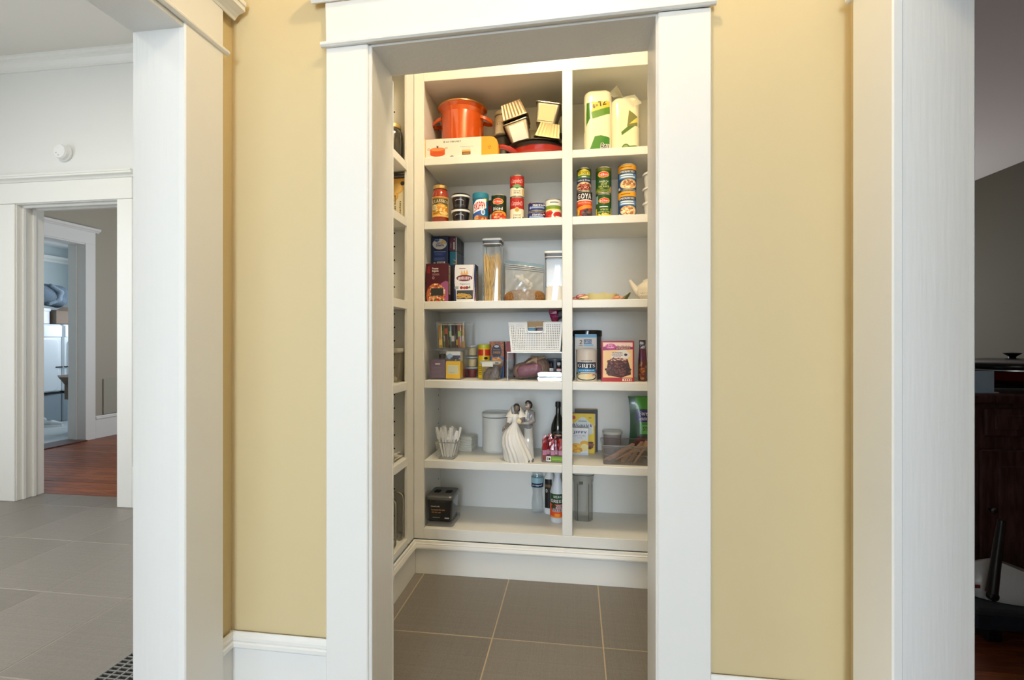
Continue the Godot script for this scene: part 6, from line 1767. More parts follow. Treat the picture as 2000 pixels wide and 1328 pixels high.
	l.heap(0.5, 0.72, 0.38, 0.15, [Color(0.34, 0.17, 0.14), Color(0.2, 0.08, 0.08), Color(0.46, 0.26, 0.22)], 130, 0.02, 0.05).heap(0.5, 0.5, 0.3, 0.08, [Color(0.4, 0.2, 0.16), Color(0.55, 0.32, 0.26), Color(0.28, 0.12, 0.1)], 60, 0.02, 0.05).heap(0.52, 0.46, 0.26, 0.025, [Color(0.86, 0.7, 0.62)], 14, 0.012, 0.03)
	l.rc(0.04, 0.9, 0.95, 1.0, Color(0.68, 0.12, 0.14)).rc(0.64, 0.92, 0.93, 0.98, CREAM)
	for i in 4: l.rc(0.68 + 0.065 * i, 0.93, 0.72 + 0.065 * i, 0.97, Color(0.66, 0.3, 0.3))
	carton("brownie_mix_box", "red brownie mix box with a large brownie pictured on front", "box", 0.127, 0.2905, S4, 0.207, 2.47, 0.05, print_mat("brownie_front", l), M("carton_crimson", rgb8(150, 30, 44), 0.45), {"turn": 0.02})
	for i in 2:
		t = thing(["chocolate_bag", "almond_bag"][i], ["tall narrow purple and brown snack bag beside the brownie box", "brown snack bag with white label, cut by the doorway's edge"][i], "bag", at([0.339, 0.4][i], S4, [2.53, 2.55][i]))
		var h = [0.213, 0.17][i]
		st = ST()
		var rs = []
		for q in [[0.8, 0.9, 0.0], [1.0, 1.0, 0.02], [0.95, 0.95, 0.5], [0.75, 0.5, 0.82], [0.8, 0.08, 1.0]]: rs.append(rrect([0.042, 0.07][i] * q[0], 0.06 * q[1], 0.002 + 0.012 * q[1], h * q[2], 4))
		loft(st, rs, 0)
		l = lab(64, 160, [Color(0.34, 0.14, 0.1), Color(0.3, 0.2, 0.14)][i], true)
		if i == 0: l.rc(-0.5, 0, 1.5, 0.22, Color(0.14, 0.14, 0.26)).rc(-0.5, 0.22, 1.5, 0.5, Color(0.32, 0.1, 0.22)).heap(0.5, 0.16, 0.3, 0.1, [Color(0.75, 0.75, 0.82)], 14, 0.03, 0.08).heap(0.5, 0.72, 0.4, 0.2, [Color(0.5, 0.26, 0.14), Color(0.66, 0.4, 0.22)], 26, 0.05, 0.12)
		else: l.rc(0.0, 0.52, 1.0, 0.92, Color(0.86, 0.82, 0.76)).lines(0.15, 0.7, 0.6, 4, 0.07, BLK, 0.03).heap(0.4, 0.3, 0.4, 0.2, [Color(0.42, 0.28, 0.18), Color(0.24, 0.15, 0.1)], 20, 0.06, 0.12)
		part("pouch", mesh_of(st, M("bag_print_%d" % i, Color.WHITE, 0.25, {"tex": l.tex(), "coat": 0.5})), t)
		part("top_seal", box_mesh(Vector3([0.032, 0.054][i], 0.012, 0.002), mats.seal_pale, 0.0, Vector3(0, h, 0)), t)

func basket():
	var m = mats.white_plastic
	var t = thing("white_basket", "white perforated plastic basket with a cut-out handle, on the clear riser", "basket", at(-0.2135, S4 + 0.1515, 2.57))
	var h = 0.154
	var tx = 0.142
	var bx = 0.13
	# one wall as a lattice: cell grid with square holes, an optional notch for the hand
	var wall = func(o, ux, n, topw, botw, cols, rows, notch):
		var st = ST()
		var G = func(u, v, z): # u -1..1, v 0..1
			return o + ux * (lerp(botw, topw, v) * u) + Vector3(0, v * h, 0) + n * (0.012 * v + z)
		for j in rows + 2:
			for i in cols + 2:
				var u0 = -1.0 + 2.0 * i / (cols + 2)
				var u1 = -1.0 + 2.0 * (i + 1) / (cols + 2)
				var v0 = float(j) / (rows + 2)
				var v1 = float(j + 1) / (rows + 2)
				var um = abs((u0 + u1) / 2)
				if notch and um < 0.31 and v0 > 0.66 and v0 < 0.999: continue
				var solid = i == 0 or j == 0 or i == cols + 1 or j == rows + 1 or (notch and um < 0.37 and v0 > 0.6)
				if solid:
					for z in [0.0, -0.002]: quad(st, G.call(u0, v0, z), G.call(u1, v0, z), G.call(u1, v1, z), G.call(u0, v1, z), n * (1.0 if z == 0.0 else -1.0))
					continue
				var a = 0.27
				var ua = lerp(u0, u1, a)
				var ub = lerp(u0, u1, 1 - a)
				var va = lerp(v0, v1, a)
				var vb = lerp(v0, v1, 1 - a)
				for q in [[u0, v0, u1, va], [u0, vb, u1, v1], [u0, va, ua, vb], [ub, va, u1, vb]]: quad(st, G.call(q[0], q[1], 0.0), G.call(q[2], q[1], 0.0), G.call(q[2], q[3], 0.0), G.call(q[0], q[3], 0.0), n)
				quad(st, G.call(ua, va, 0.0), G.call(ub, va, 0.0), G.call(ub, va, -0.002), G.call(ua, va, -0.002), Vector3.UP)
				quad(st, G.call(ub, va, 0.0), G.call(ub, vb, 0.0), G.call(ub, vb, -0.002), G.call(ub, va, -0.002), -ux)
				quad(st, G.call(ua, va, 0.0), G.call(ua, vb, 0.0), G.call(ua, vb, -0.002), G.call(ua, va, -0.002), ux)
		return mesh_of(st, m)
	part("front_wall", wall.call(Vector3(0, 0, 0.09), Vector3(1, 0, 0), Vector3(0, 0, 1), tx, bx, 28, 15, true), t)
	part("back_wall", wall.call(Vector3(0, 0, -0.09), Vector3(1, 0, 0), Vector3(0, 0, -1), tx, bx, 28, 15, true), t)
	for s in [-1, 1]: part("side_wall", wall.call(Vector3(s * bx, 0, 0), Vector3(0, 0, 1), Vector3(s, 0, 0), 0.1, 0.09, 19, 15, false), t)
	part("bottom", box_mesh(Vector3(bx * 2, 0.003, 0.18), m, 0.0, Vector3(0, 0.002, 0)), t)
	var st = ST()
	var p = []
	for q in [[-0.044, 0.154], [-0.043, 0.115], [-0.038, 0.104], [-0.03, 0.1], [0.03, 0.1], [0.038, 0.104], [0.043, 0.115], [0.044, 0.154]]: p.append(Vector3(q[0], q[1], 0.09 + 0.012 * q[1] / h))
	tube(st, p, 0.0035, 6)
	part("handle_rim", mesh_of(st, m), t)
	st = ST()
	for s in [-1, 1]:
		tube(st, [Vector3(-0.142, h, s * 0.102), Vector3(-0.044, h, s * 0.102)], 0.003, 6)
		tube(st, [Vector3(0.044, h, s * 0.102), Vector3(0.142, h, s * 0.102)], 0.003, 6)
		tube(st, [Vector3(s * 0.142, h, -0.102), Vector3(s * 0.142, h, 0.102)], 0.003, 6)
	part("rim", mesh_of(st, m), t)
	# what lies in it
	var y = S4 + 0.1575
	carton("tan_packet", "tan packet showing through the basket's handle cut-out", "packet", -0.262, -0.17, y, 0.154, 2.52, 0.03, M("packet_tan", rgb8(190, 154, 110), 0.6), mats.packet_tan)
	t = thing("blue_packet", "blue packet in the basket, low in the handle cut-out", "packet", at(-0.245, y, 2.5))
	part("pouch", box_mesh(Vector3(0.06, 0.118, 0.014), M("packet_blue", rgb8(70, 140, 178), 0.4), 0.004, Vector3(0, 0.06, 0)), t)
	part("seal", box_mesh(Vector3(0.058, 0.006, 0.002), mats.seal_pale, 0.0, Vector3(0, 0.121, 0)), t)
	t = thing("dark_packet", "dark plum packet in the basket, right in the handle cut-out", "packet", at(-0.19, y, 2.502))
	part("pouch", box_mesh(Vector3(0.042, 0.12, 0.014), M("packet_plum", rgb8(66, 30, 46), 0.35), 0.004, Vector3(0, 0.061, 0)), t)
	part("seal", box_mesh(Vector3(0.04, 0.006, 0.002), mats.seal_pale, 0.0, Vector3(0, 0.124, 0)), t)
	t = thing("dark_pouch", "flat dark pouches lying across the top of the basket", "pouch", at(-0.2, y, 2.6))
	part("pouch", nets([[Vector3(-0.1, 0.1, 0), Vector3(0.09, 0.12, 0), 0.025, 0.035], [Vector3(-0.06, 0.06, 0), Vector3(0.08, 0.06, 0), 0.05, 0.055]], 0.01, M("pouch_dark", rgb8(52, 54, 54), 0.3, {"coat": 0.4}), 0.03, 0.003), t)
	part("seal", box_mesh(Vector3(0.1, 0.004, 0.02), mats.seal_pale, 0.0, Vector3(0.03, 0.159, 0.01)), t)
	t = thing("magenta_bag", "crumpled magenta and black bag on top of the white basket", "bag", at(-0.115, S4 + 0.305, 2.6))
	for q in [[0.0, 0.05, "bag", M("bag_magenta", rgb8(140, 16, 70), 0.3, {"coat": 0.4}), 0.03], [0.034, 0.05, "black_side", M("bag_black", rgb8(44, 36, 42), 0.3, {"coat": 0.4}), 0.0]]:
		var st2 = ST()
		var rs2 = []
		for k in 6:
			var pq = rrect(lerp(0.03, q[1], k / 5.0), lerp(0.03, 0.014, k / 5.0), 0.005, 0.084 * k / 5.0, 3, q[0] - 0.012 * k / 5.0, q[4])
			for e in pq.size() - 1: pq[e] += Vector3(rng.randf_range(-1, 1), rng.randf_range(-1, 1) * 0.5, rng.randf_range(-1, 1)) * 0.004
			pq[pq.size() - 1] = pq[0]
			rs2.append(pq)
		loft(st2, rs2, 2)
		part(q[2], mesh_of(st2, q[3]), t)

const NTH = ["first", "second", "third", "fourth", "fifth", "sixth", "seventh", "eighth", "ninth"]
# ---------------------------------------------------------------- fifth shelf
func shelf_five():
	var wp = mats.white_plastic
	# tub of white cutlery
	var t = thing("cutlery_tub", "clear tapered plastic tub holding white plastic cutlery", "tub", at(-0.69, S5, 2.495))
	clear_bin(t, 0.115, 0.115, 0.095, M("tub_frost", rgb8(226, 228, 220), 0.12, {"alpha": 0.22}), mats.clear_edge, 0.8, 0.014)
	var cw = M("cutlery_white", rgb8(242, 242, 240), 0.3)
	var kinds = ["fork", "knife", "spoon"]
	var proto = []
	for k in 3:
		var o = Node3D.new()
		var st = ST()
		tube(st, [Vector3(0, 0, 0), Vector3(0, 0.06, 0), Vector3(0, 0.095, 0)], 0.0042, 6, 0.0034)
		part("handle", mesh_of(st, cw), o)
		st = ST()
		if k == 0:
			for i in 4: tube(st, [Vector3(-0.0075 + 0.005 * i, 0.112, 0.001), Vector3(-0.0075 + 0.005 * i, 0.15, 0.003)], 0.0014, 5, 0.001)
			box(st, Vector3(0, 0.105, 0), Vector3(0.018, 0.018, 0.003), 0.001)
			part("tines", mesh_of(st, cw), o)
		elif k == 1:
			box(st, Vector3(0, 0.125, 0), Vector3(0.014, 0.07, 0.0022), 0.0008)
			part("blade", mesh_of(st, cw), o)
		else:
			loft(st, [rrect(0.006, 0.003, 0.001, 0.092, 3), rrect(0.02, 0.004, 0.0015, 0.11, 3), rrect(0.022, 0.004, 0.0015, 0.128, 3), rrect(0.012, 0.003, 0.001, 0.146, 3)], 0)
			part("bowl", mesh_of(st, cw), o)
		proto.append(o)
	for i in 18:
		var k = [1, 0, 2, 1, 0, 1][i % 6]
		var o = proto[k].duplicate()
		o.name = numbered("plastic_" + kinds[k])
		add_child(o)
		var a = TAU * i / 18.0 * 1.0
		var q = Vector2(cos(a), sin(a)) * (0.012 + 0.02 * ((i * 7) % 5) / 5.0)
		o.position = at(-0.69 + q.x, S5 + 0.008, 2.495 - q.y)
		o.basis = Basis.from_euler(Vector3(q.y * 6.0, rng.randf_range(-0.6, 0.6), -q.x * 10.0))
		tag(o, {"fork": "white plastic fork standing in the clear cutlery tub", "knife": "white plastic knife standing in the clear cutlery tub", "spoon": "white plastic spoon standing in the clear cutlery tub"}[kinds[k]], kinds[k], {"fork": "white plastic forks in the cutlery tub", "knife": "white plastic knives in the cutlery tub", "spoon": "white plastic spoons in the cutlery tub"}[kinds[k]])
	for o in proto: o.free()
	# napkins
	t = thing("napkin_stack", "small stack of folded white paper napkins behind the cutlery tub", "napkins", at(-0.632, S5, 2.69), -0.15)
	for i in 12:
		var w = 0.095 - 0.002 * (i % 3)
		part("napkin", box_mesh(Vector3(w, 0.0062, 0.085), M("tissue", rgb8(228, 228, 220), 0.95), 0.0015, Vector3(rng.randf_range(-0.002, 0.002), 0.0035 + 0.007 * i, rng.randf_range(-0.002, 0.002))), t)
	# corrugated tub of filters
	t = thing("white_tub", "round white ribbed tub with lid behind the wedding figurine", "tub", at(-0.46, S5, 2.695))
	var pr = [[0.072, 0.0], [0.078, 0.006]]
	for i in 24:
		pr.append([0.0775, 0.012 + 0.0078 * i])
		pr.append([0.0786, 0.0159 + 0.0078 * i])
	part("wall", turned(pr, M("tub_white", rgb8(222, 222, 216), 0.5), 44, 0), t)
	part("lid", turned([[0.079, 0.199], [0.0815, 0.201], [0.082, 0.216], [0.079, 0.221], [0.07, 0.2215], [0.066, 0.216], [0.0, 0.216]], mats.tub_white, 44), t)
	figurine()
	# dark bottle
	t = thing("dark_bottle", "dark glass bottle with narrow neck and black label, behind the packet tray", "bottle", at(-0.1, S5, 2.6), facing(-0.1, 2.6))
	part("glass", turned([[0.034, 0.0], [0.037, 0.004], [0.038, 0.02], [0.039, 0.15], [0.036, 0.175], [0.024, 0.208], [0.0135, 0.232], [0.0125, 0.27]], M("glass_dark", rgb8(14, 15, 14), 0.08, {"coat": 0.8}), 32, 0), t)
	part("cap", turned([[0.0145, 0.27], [0.015, 0.273], [0.015, 0.297], [0.013, 0.299]], mats.black, 24), t)
	var l = lab(128, 180, Color(0.09, 0.1, 0.1))
	l.el(0.5, 0.3, 0.46, 0.28, Color(0.45, 0.42, 0.36)).rc(0.04, 0.3, 0.96, 1.0, Color(0.45, 0.42, 0.36)).el(0.5, 0.3, 0.42, 0.255, Color(0.1, 0.11, 0.11)).rc(0.08, 0.3, 0.92, 0.98, Color(0.1, 0.11, 0.11))
	l.el(0.5, 0.2, 0.3, 0.07, Color(0.5, 0.26, 0.16)).rc(0.32, 0.185, 0.68, 0.215, CREAM).lines(0.22, 0.8, 0.4, 3, 0.07, Color(0.66, 0.74, 0.73), 0.035).lines(0.25, 0.8, 0.66, 2, 0.05, Color(0.4, 0.5, 0.5), 0.02).el(0.45, 0.88, 0.2, 0.08, Color(0.3, 0.2, 0.16))
	part("paper_label", patch(0.0393, 0.028, 0.145, -1.1, 1.1, print_mat("vinegar_label", l)), t)
	# tray of red packets
	t = thing("packet_tray", "clear shallow tray with green and white label, full of red packets", "tray", at(-0.118, S5, 2.51))
	clear_bin(t, 0.13, 0.1, 0.062, mats.clear, mats.clear_edge, 0.97, 0.008)
	l = lab(192, 64, Color(0.45, 0.62, 0.16))
	l.rc(0, 0, 0.24, 1.0, WHT).pg([[0.12, 0.2], [0.2, 0.3], [0.22, 0.5], [0.2, 0.7], [0.12, 0.8]], BLK).rc(0.04, 0.2, 0.08, 0.8, Color(0.3, 0.3, 0.3)).lines(0.32, 0.85, 0.4, 2, 0.18, Color(0.62, 0.76, 0.24), 0.1).lines(0.3, 0.9, 0.8, 1, 0.1, Color(0.3, 0.42, 0.1), 0.06)
	part("label", box_mesh(Vector3(0.1, 0.026, 0.001), print_mat("tray_label", l), 0.0, Vector3(0.012, 0.02, 0.0505)), t)
	for i in 8:
		var x = -0.168 + 0.0145 * i
		var hh = [0.128, 0.118, 0.13, 0.11, 0.12, 0.1, 0.112, 0.095][i]
		t = thing("red_packet", "glossy %s sweet packet, %s from the left in the clear tray" % [["red", "dark red", "scarlet"][i % 3], NTH[i]], "packet", at(x, S5 + 0.006, 2.495 + 0.018 * (i % 3)), rng.randf_range(-0.3, 0.3), "red packets in the clear tray")
		var st = ST()
		var rs = []
		for q in [[0.02, 0.008, 0.0], [0.024, 0.016, 0.15], [0.025, 0.017, 0.45], [0.02, 0.012, 0.65], [0.021, 0.009, 0.8], [0.012, 0.006, 0.9], [0.017, 0.003, 1.0]]:
			var p = rrect(q[0], q[1], q[1] * 0.3, hh * q[2], 2)
			for e in p.size() - 1: p[e] += Vector3(rng.randf_range(-1, 1), rng.randf_range(-1, 1), rng.randf_range(-1, 1)) * 0.0018 * (1.0 if q[2] > 0.0 else 0.0)
			p[p.size() - 1] = p[0]
			rs.append(p)
		loft(st, rs, 2)
		part("pouch", mesh_of(st, M(["packet_red", "packet_dark_red", "packet_scarlet"][i % 3], [rgb8(150, 22, 38), rgb8(108, 14, 30), rgb8(190, 44, 36)][i % 3], 0.16, {"coat": 1.0})), t)
		part("pink_band", box_mesh(Vector3(0.02, 0.026, 0.001), M("band_pink", rgb8(206, 120, 160), 0.3), 0.0, Vector3(0, 0.04, 0.0098)), t)
	# baking boxes in the right bay
	l = lab(128, 224, Color(0.9, 0.88, 0.84))
	l.rc(0, 0, 1, 0.1, Color(0.1, 0.1, 0.12)).sp(0.1, 0.12, 0.95, 0.2, [Color(0.15, 0.15, 0.16)], 9, 0.015, 0.03).rc(0, 0.38, 1, 1, Color(0.78, 0.58, 0.2)).rc(0.9, 0.0, 1, 1, Color(0.12, 0.12, 0.16))
	carton("tall_baking_box", "tall white box with black top edge, rearmost of the baking boxes", "box", -0.01, 0.1195, S5, 0.239, 2.735, 0.04, print_mat("tall_baking_front", l), M("carton_ochre", rgb8(190, 140, 50), 0.5))
	l = lab(160, 288, Color(0.91, 0.78, 0.14))
	l.pg([[0.1, 0.26], [0.46, 0.08], [0.6, 0.1], [0.94, 0.3], [0.94, 0.5], [0.62, 0.58], [0.0, 0.6], [0.0, 0.3]], Color(0.84, 0.86, 0.84)).el(0.1, 0.1, 0.1, 0.05, Color(0.74, 0.22, 0.14)).tx("ORIGINAL", 0.5, 0.19, 0.03, Color(0.3, 0.4, 0.36), {"w": 0.36})
	l.tx("Bisquick", 0.49, 0.31, 0.12, Color(0.1, 0.18, 0.42), {"w": 0.86, "slant": 0.2, "line": Color(0.95, 0.95, 0.92), "lw": 2.0}).pg([[0, 0.38], [0.7, 0.36], [0.7, 0.41], [0, 0.43]], Color(0.65, 0.16, 0.2)).tx("America's Favorite", 0.36, 0.4, 0.03, WHT, {"w": 0.6}).lines(0.75, 0.9, 0.08, 2, 0.025, Color(0.4, 0.36, 0.1))
	l.heap(0.78, 0.8, 0.14, 0.08, [Color(0.4, 0.2, 0.1), Color(0.56, 0.3, 0.14), Color(0.24, 0.12, 0.08)], 20, 0.05, 0.1)
	carton("biscuit_mix_box", "yellow baking mix box with blue script lettering, middle of the three baking boxes", "box", -0.032, 0.1005, S5, 0.221, 2.695, 0.035, print_mat("biscuit_front", l), M("carton_gold", rgb8(196, 152, 34), 0.5))
	l = lab(144, 224, Color(0.86, 0.87, 0.88))
	l.rc(0, 0.0, 1, 0.05, Color(0.93, 0.93, 0.92)).tx("JIFFY", 0.52, 0.16, 0.1, Color(0.08, 0.16, 0.36), {"w": 0.78}).tx("corn muffin", 0.5, 0.28, 0.055, Color(0.5, 0.52, 0.55), {"w": 0.7, "bold": false}).tx("mix", 0.52, 0.36, 0.05, Color(0.5, 0.52, 0.55), {"w": 0.26, "bold": false})
	l.el(0.3, 0.76, 0.36, 0.2, Color(0.88, 0.68, 0.18)).el(0.78, 0.56, 0.26, 0.1, Color(0.9, 0.68, 0.14)).el(0.78, 0.72, 0.24, 0.14, Color(0.93, 0.87, 0.6)).heap(0.35, 0.78, 0.3, 0.14, [Color(0.93, 0.74, 0.22), Color(0.82, 0.58, 0.14)], 30, 0.05, 0.1).rc(0, 0.93, 1, 1.0, Color(0.75, 0.8, 0.86))
	carton("muffin_mix_box", "small white and yellow muffin mix box, frontmost of the three baking boxes", "box", -0.03, 0.0648, S5, 0.147, 2.65, 0.035, print_mat("muffin_front", l), mats.white_card)
	# bin of wooden cutlery and what stands behind it
	t = thing("smoked_bin", "low smoky clear bin of wooden cutlery at the doorway's edge", "bin", at(0.255, S5, 2.55))
	clear_bin(t, 0.25, 0.19, 0.1, M("smoke_bin", rgb8(120, 112, 106), 0.08, {"alpha": 0.32}), M("smoke_edge", rgb8(150, 146, 140), 0.12, {"alpha": 0.6}), 0.95, 0.01)
	part("front_lip", box_mesh(Vector3(0.24, 0.004, 0.003), mats.smoke_edge, 0.001, Vector3(0.0, 0.088, 0.0945)), t)
	var wm = M("wood_pale", rgb8(188, 150, 118), 0.6, {"tex": noise_tex(128, 0.03, 3, 21, [Color(0.8, 0.72, 0.66), Color(1, 1, 1)]), "tri": Vector3(6, 40, 40)})
	for i in 9:
		var st = ST()
		var L = 0.15
		var pts := PackedVector2Array([Vector2(-L / 2, -0.004), Vector2(0.0, -0.005), Vector2(0.03, -0.009), Vector2(L / 2 - 0.01, -0.01), Vector2(L / 2, 0.0), Vector2(L / 2 - 0.01, 0.01), Vector2(0.03, 0.009), Vector2(0.0, 0.005), Vector2(-L / 2, 0.004)])
		prism(st, pts, -0.0012, 0.0012)
		t = thing("wooden_spoon", "pale wooden spoon, %s from the left in the smoky clear bin" % NTH[i], "spoon", at(0.205 + 0.0155 * i, S5 + 0.05 + 0.004 * (i % 3), 2.5 + 0.012 * (i % 4)), 0.0, "wooden cutlery in the smoky bin")
		t.basis = Basis(Vector3(0, 0, 1), [0.5, 0.6, 0.5, 0.42, 0.55, 0.8, 1.0, 0.9, 1.05][i] + PI) if i % 2 else Basis(Vector3(0, 0, 1), [0.5, 0.6, 0.55, 0.42, 0.5, 0.8, 0.95, 0.9, 1.0][i])
		part("blade", mesh_of(st, wm), t)
		part("grip", box_mesh(Vector3(0.05, 0.008, 0.003), wm, 0.001, Vector3(-0.045, 0, 0)), t)
	t = thing("round_clip_tub", "round clear tub with grey ring lid behind the smoky bin", "tub", at(0.2, S5, 2.715))
	part("body", turned([[0.042, 0], [0.046, 0.004], [0.05, 0.108]], M("tub_pinkish", rgb8(170, 156, 158), 0.15), 32), t)
	part("lid_ring", turned([[0.05, 0.108], [0.055, 0.112], [0.055, 0.122], [0.05, 0.127], [0.04, 0.128]], mats.clip_pale, 32), t)
	part("lid_centre", turned([[0.04, 0.1275], [0.038, 0.126], [0.0, 0.126]], M("lid_navy", rgb8(84, 94, 110), 0.3), 32), t)
	# stevia pouch
	l = lab(160, 320, Color(0.16, 0.34, 0.22))
	l.rc(0.24, 0.0, 1.0, 0.2, Color(0.34, 0.7, 0.22)).rc(0.22, 0.22, 1.0, 0.42, Color(0.12, 0.16, 0.46)).tx("Sweet", 0.6, 0.28, 0.07, WHT, {"w": 0.5, "serif": true}).tx("additions", 0.62, 0.37, 0.05, WHT, {"w": 0.56, "serif": true})
	l.rc(0.36, 0.43, 1.0, 0.63, Color(0.4, 0.72, 0.36)).tx("STEVIA", 0.72, 0.54, 0.07, Color(0.08, 0.3, 0.1), {"w": 0.46}).lines(0.46, 0.9, 0.45, 1, 0.03, Color(0.1, 0.36, 0.14), 0.015)
	l.heap(0.4, 0.8, 0.2, 0.1, [Color(0.44, 0.08, 0.12), Color(0.62, 0.16, 0.2)], 24, 0.05, 0.1).heap(0.8, 0.86, 0.2, 0.08, [Color(0.82, 0.82, 0.84)], 14, 0.06, 0.12).rc(0.05, 0.9, 0.4, 0.94, WHT).rc(0.0, 0.94, 1, 1, Color(0.3, 0.28, 0.2))
	t = thing("stevia_pouch", "green stand-up pouch of sweetener behind the smoky bin", "pouch", at(0.373, S5, 2.71))
	var st = ST()
	st.set_smooth_group(1)
	var P = func(u, v, s):
		var x = (u - 0.5) * (0.165 - 0.03 * sin(v * PI * 0.9) * (1.0 if u < 0.5 else 0.6)) - 0.008
		return Vector3(x, v * 0.318, s * (0.034 * pow(1.0 - v, 0.7) * sin(PI * clamp(u, 0.03, 0.97)) + 0.002))
	for s in [1.0, -1.0]:
		for i in 10:
			for j in 10:
				var u0 = i / 10.0
				var v0 = j / 10.0
				quad(st, P.call(u0, v0, s), P.call(u0 + 0.1, v0, s), P.call(u0 + 0.1, v0 + 0.1, s), P.call(u0, v0 + 0.1, s), Vector3(0, 0, s), [Vector2(u0, 1 - v0), Vector2(u0 + 0.1, 1 - v0), Vector2(u0 + 0.1, 0.9 - v0), Vector2(u0, 0.9 - v0)])
	part("pouch", mesh_of(st, M("stevia_print", Color.WHITE, 0.25, {"tex": l.tex(), "coat": 0.6})), t)
	part("top_seal", box_mesh(Vector3(0.16, 0.01, 0.002), M("seal_green", rgb8(70, 150, 60), 0.3), 0.0, Vector3(-0.008, 0.318, 0)), t)

# bride and groom, about 31 cm tall, seen from the front
func figurine():
	var t = thing("wedding_figurine", "white porcelain wedding figurine of a bride lifting her gown beside a groom in grey", "figurine", at(-0.313, S5, 2.475), 0.06)
	var white = M("porcelain_white", rgb8(232, 228, 220), 0.35, {"coat": 0.25})
	var skin = M("porcelain_skin", rgb8(122, 108, 98), 0.3, {"coat": 0.4})
	var skin2 = M("porcelain_tan", rgb8(168, 146, 128), 0.3, {"coat": 0.4})
	var hair = M("porcelain_hair", rgb8(52, 48, 46), 0.3, {"coat": 0.4})
	var grey = M("porcelain_grey", rgb8(138, 138, 142), 0.25, {"coat": 0.5})
	var pale = M("porcelain_pale", rgb8(202, 200, 196), 0.25, {"coat": 0.5})
	var V = func(x, y, z): return Vector3(x, y, z)
	# gown: rings with folds, lifted on her right hip
	var st = ST()
	var rs = []
	for q in [[0.016, 0.0, 0.07, 0.05, 1.0], [0.013, 0.006, 0.074, 0.052, 1.0], [0.002, 0.05, 0.069, 0.05, 1.0], [-0.014, 0.09, 0.066, 0.046, 0.9], [-0.022, 0.13, 0.055, 0.04, 0.8], [-0.02, 0.158, 0.042, 0.033, 0.6], [-0.014, 0.18, 0.027, 0.025, 0.4], [-0.009, 0.198, 0.0165, 0.016, 0.2], [-0.009, 0.212, 0.018, 0.017, 0.0], [-0.01, 0.228, 0.021, 0.019, 0.0], [-0.008, 0.24, 0.02, 0.016, 0.0], [-0.004, 0.247, 0.012, 0.011, 0.0]]:
		var p := PackedVector3Array()
		for i in 121:
			var a = TAU * (i / 120.0 - 0.5)
			var k = 1.0 + 0.05 * q[4] * sin(a * 17.0 + q[1] * 14.0 + 1.5 * sin(a * 3.0)) + 0.025 * q[4] * sin(a * 7.0 - q[1] * 20.0)
			p.append(Vector3(q[0] + sin(a) * q[2] * k, q[1], cos(a) * q[3] * k))
		rs.append(p)
	loft(st, rs, 0)
	part("gown", mesh_of(st, white), t)
	part("bride", nets([[V.call(-0.004, 0.24, 0.0), V.call(0.0, 0.262, 0.004), 0.0085, 0.0075], [V.call(0.0, 0.27, 0.006), V.call(0.001, 0.28, 0.006), 0.0135, 0.0145], [V.call(0.001, 0.264, 0.012), V.call(0.001, 0.272, 0.014), 0.008, 0.009], [V.call(0.001, 0.272, 0.0205), V.call(0.001, 0.2705, 0.023), 0.0028, 0.0025],
		[V.call(-0.024, 0.236, 0.004), V.call(-0.038, 0.206, 0.014), 0.009, 0.0075], [V.call(-0.038, 0.206, 0.014), V.call(-0.064, 0.176, 0.03), 0.0075, 0.0055], [V.call(-0.064, 0.176, 0.03), V.call(-0.071, 0.162, 0.034), 0.0062, 0.004],
		[V.call(0.014, 0.236, 0.008), V.call(0.028, 0.214, 0.024), 0.008, 0.007], [V.call(0.028, 0.214, 0.024), V.call(0.016, 0.212, 0.034), 0.006, 0.005]], 0.0032, skin, 0.006), t)
	part("bride_hair", nets([[V.call(0.0, 0.286, -0.002), V.call(0.0, 0.282, -0.004), 0.0165, 0.0165], [V.call(0.004, 0.276, -0.006), V.call(0.008, 0.268, -0.008), 0.012, 0.01]], 0.0035, hair, 0.004), t)
	part("sleeve", nets([[V.call(-0.02, 0.236, 0.002), V.call(-0.034, 0.218, 0.008), 0.0125, 0.015], [V.call(-0.034, 0.218, 0.008), V.call(-0.04, 0.206, 0.012), 0.015, 0.012], [V.call(0.012, 0.234, 0.004), V.call(0.02, 0.226, 0.012), 0.012, 0.011]], 0.0035, white, 0.006), t)
	st = ST()
	rs = []
	for q in [[0.296, 0.02, 0.2], [0.285, 0.026, 0.55], [0.268, 0.034, 0.75], [0.25, 0.044, 0.85], [0.232, 0.055, 0.9]]:
		var p := PackedVector3Array()
		for i in 21:
			var a = PI + lerp(-PI * q[2], PI * q[2], i / 20.0)
			p.append(Vector3(-0.004 + sin(a) * q[1] * (1.0 + 0.05 * sin(i * 2.0)), q[0], cos(a) * q[1] * 0.55 - 0.004))
		for i in range(20, -1, -1): p.append(p[i] * Vector3(0.94, 1, 0.94))
		p.append(p[0])
		rs.append(p)
	loft(st, rs, 0)
	part("veil", mesh_of(st, white), t)
	part("bouquet", nets([[V.call(0.012, 0.218, 0.036), V.call(0.02, 0.214, 0.036), 0.009, 0.008], [V.call(0.008, 0.21, 0.038), V.call(0.018, 0.206, 0.036), 0.007, 0.007], [V.call(0.014, 0.224, 0.034), V.call(0.015, 0.225, 0.036), 0.006, 0.006]], 0.003, M("porcelain_flower", rgb8(224, 214, 186), 0.3), 0.003, 0.001), t)
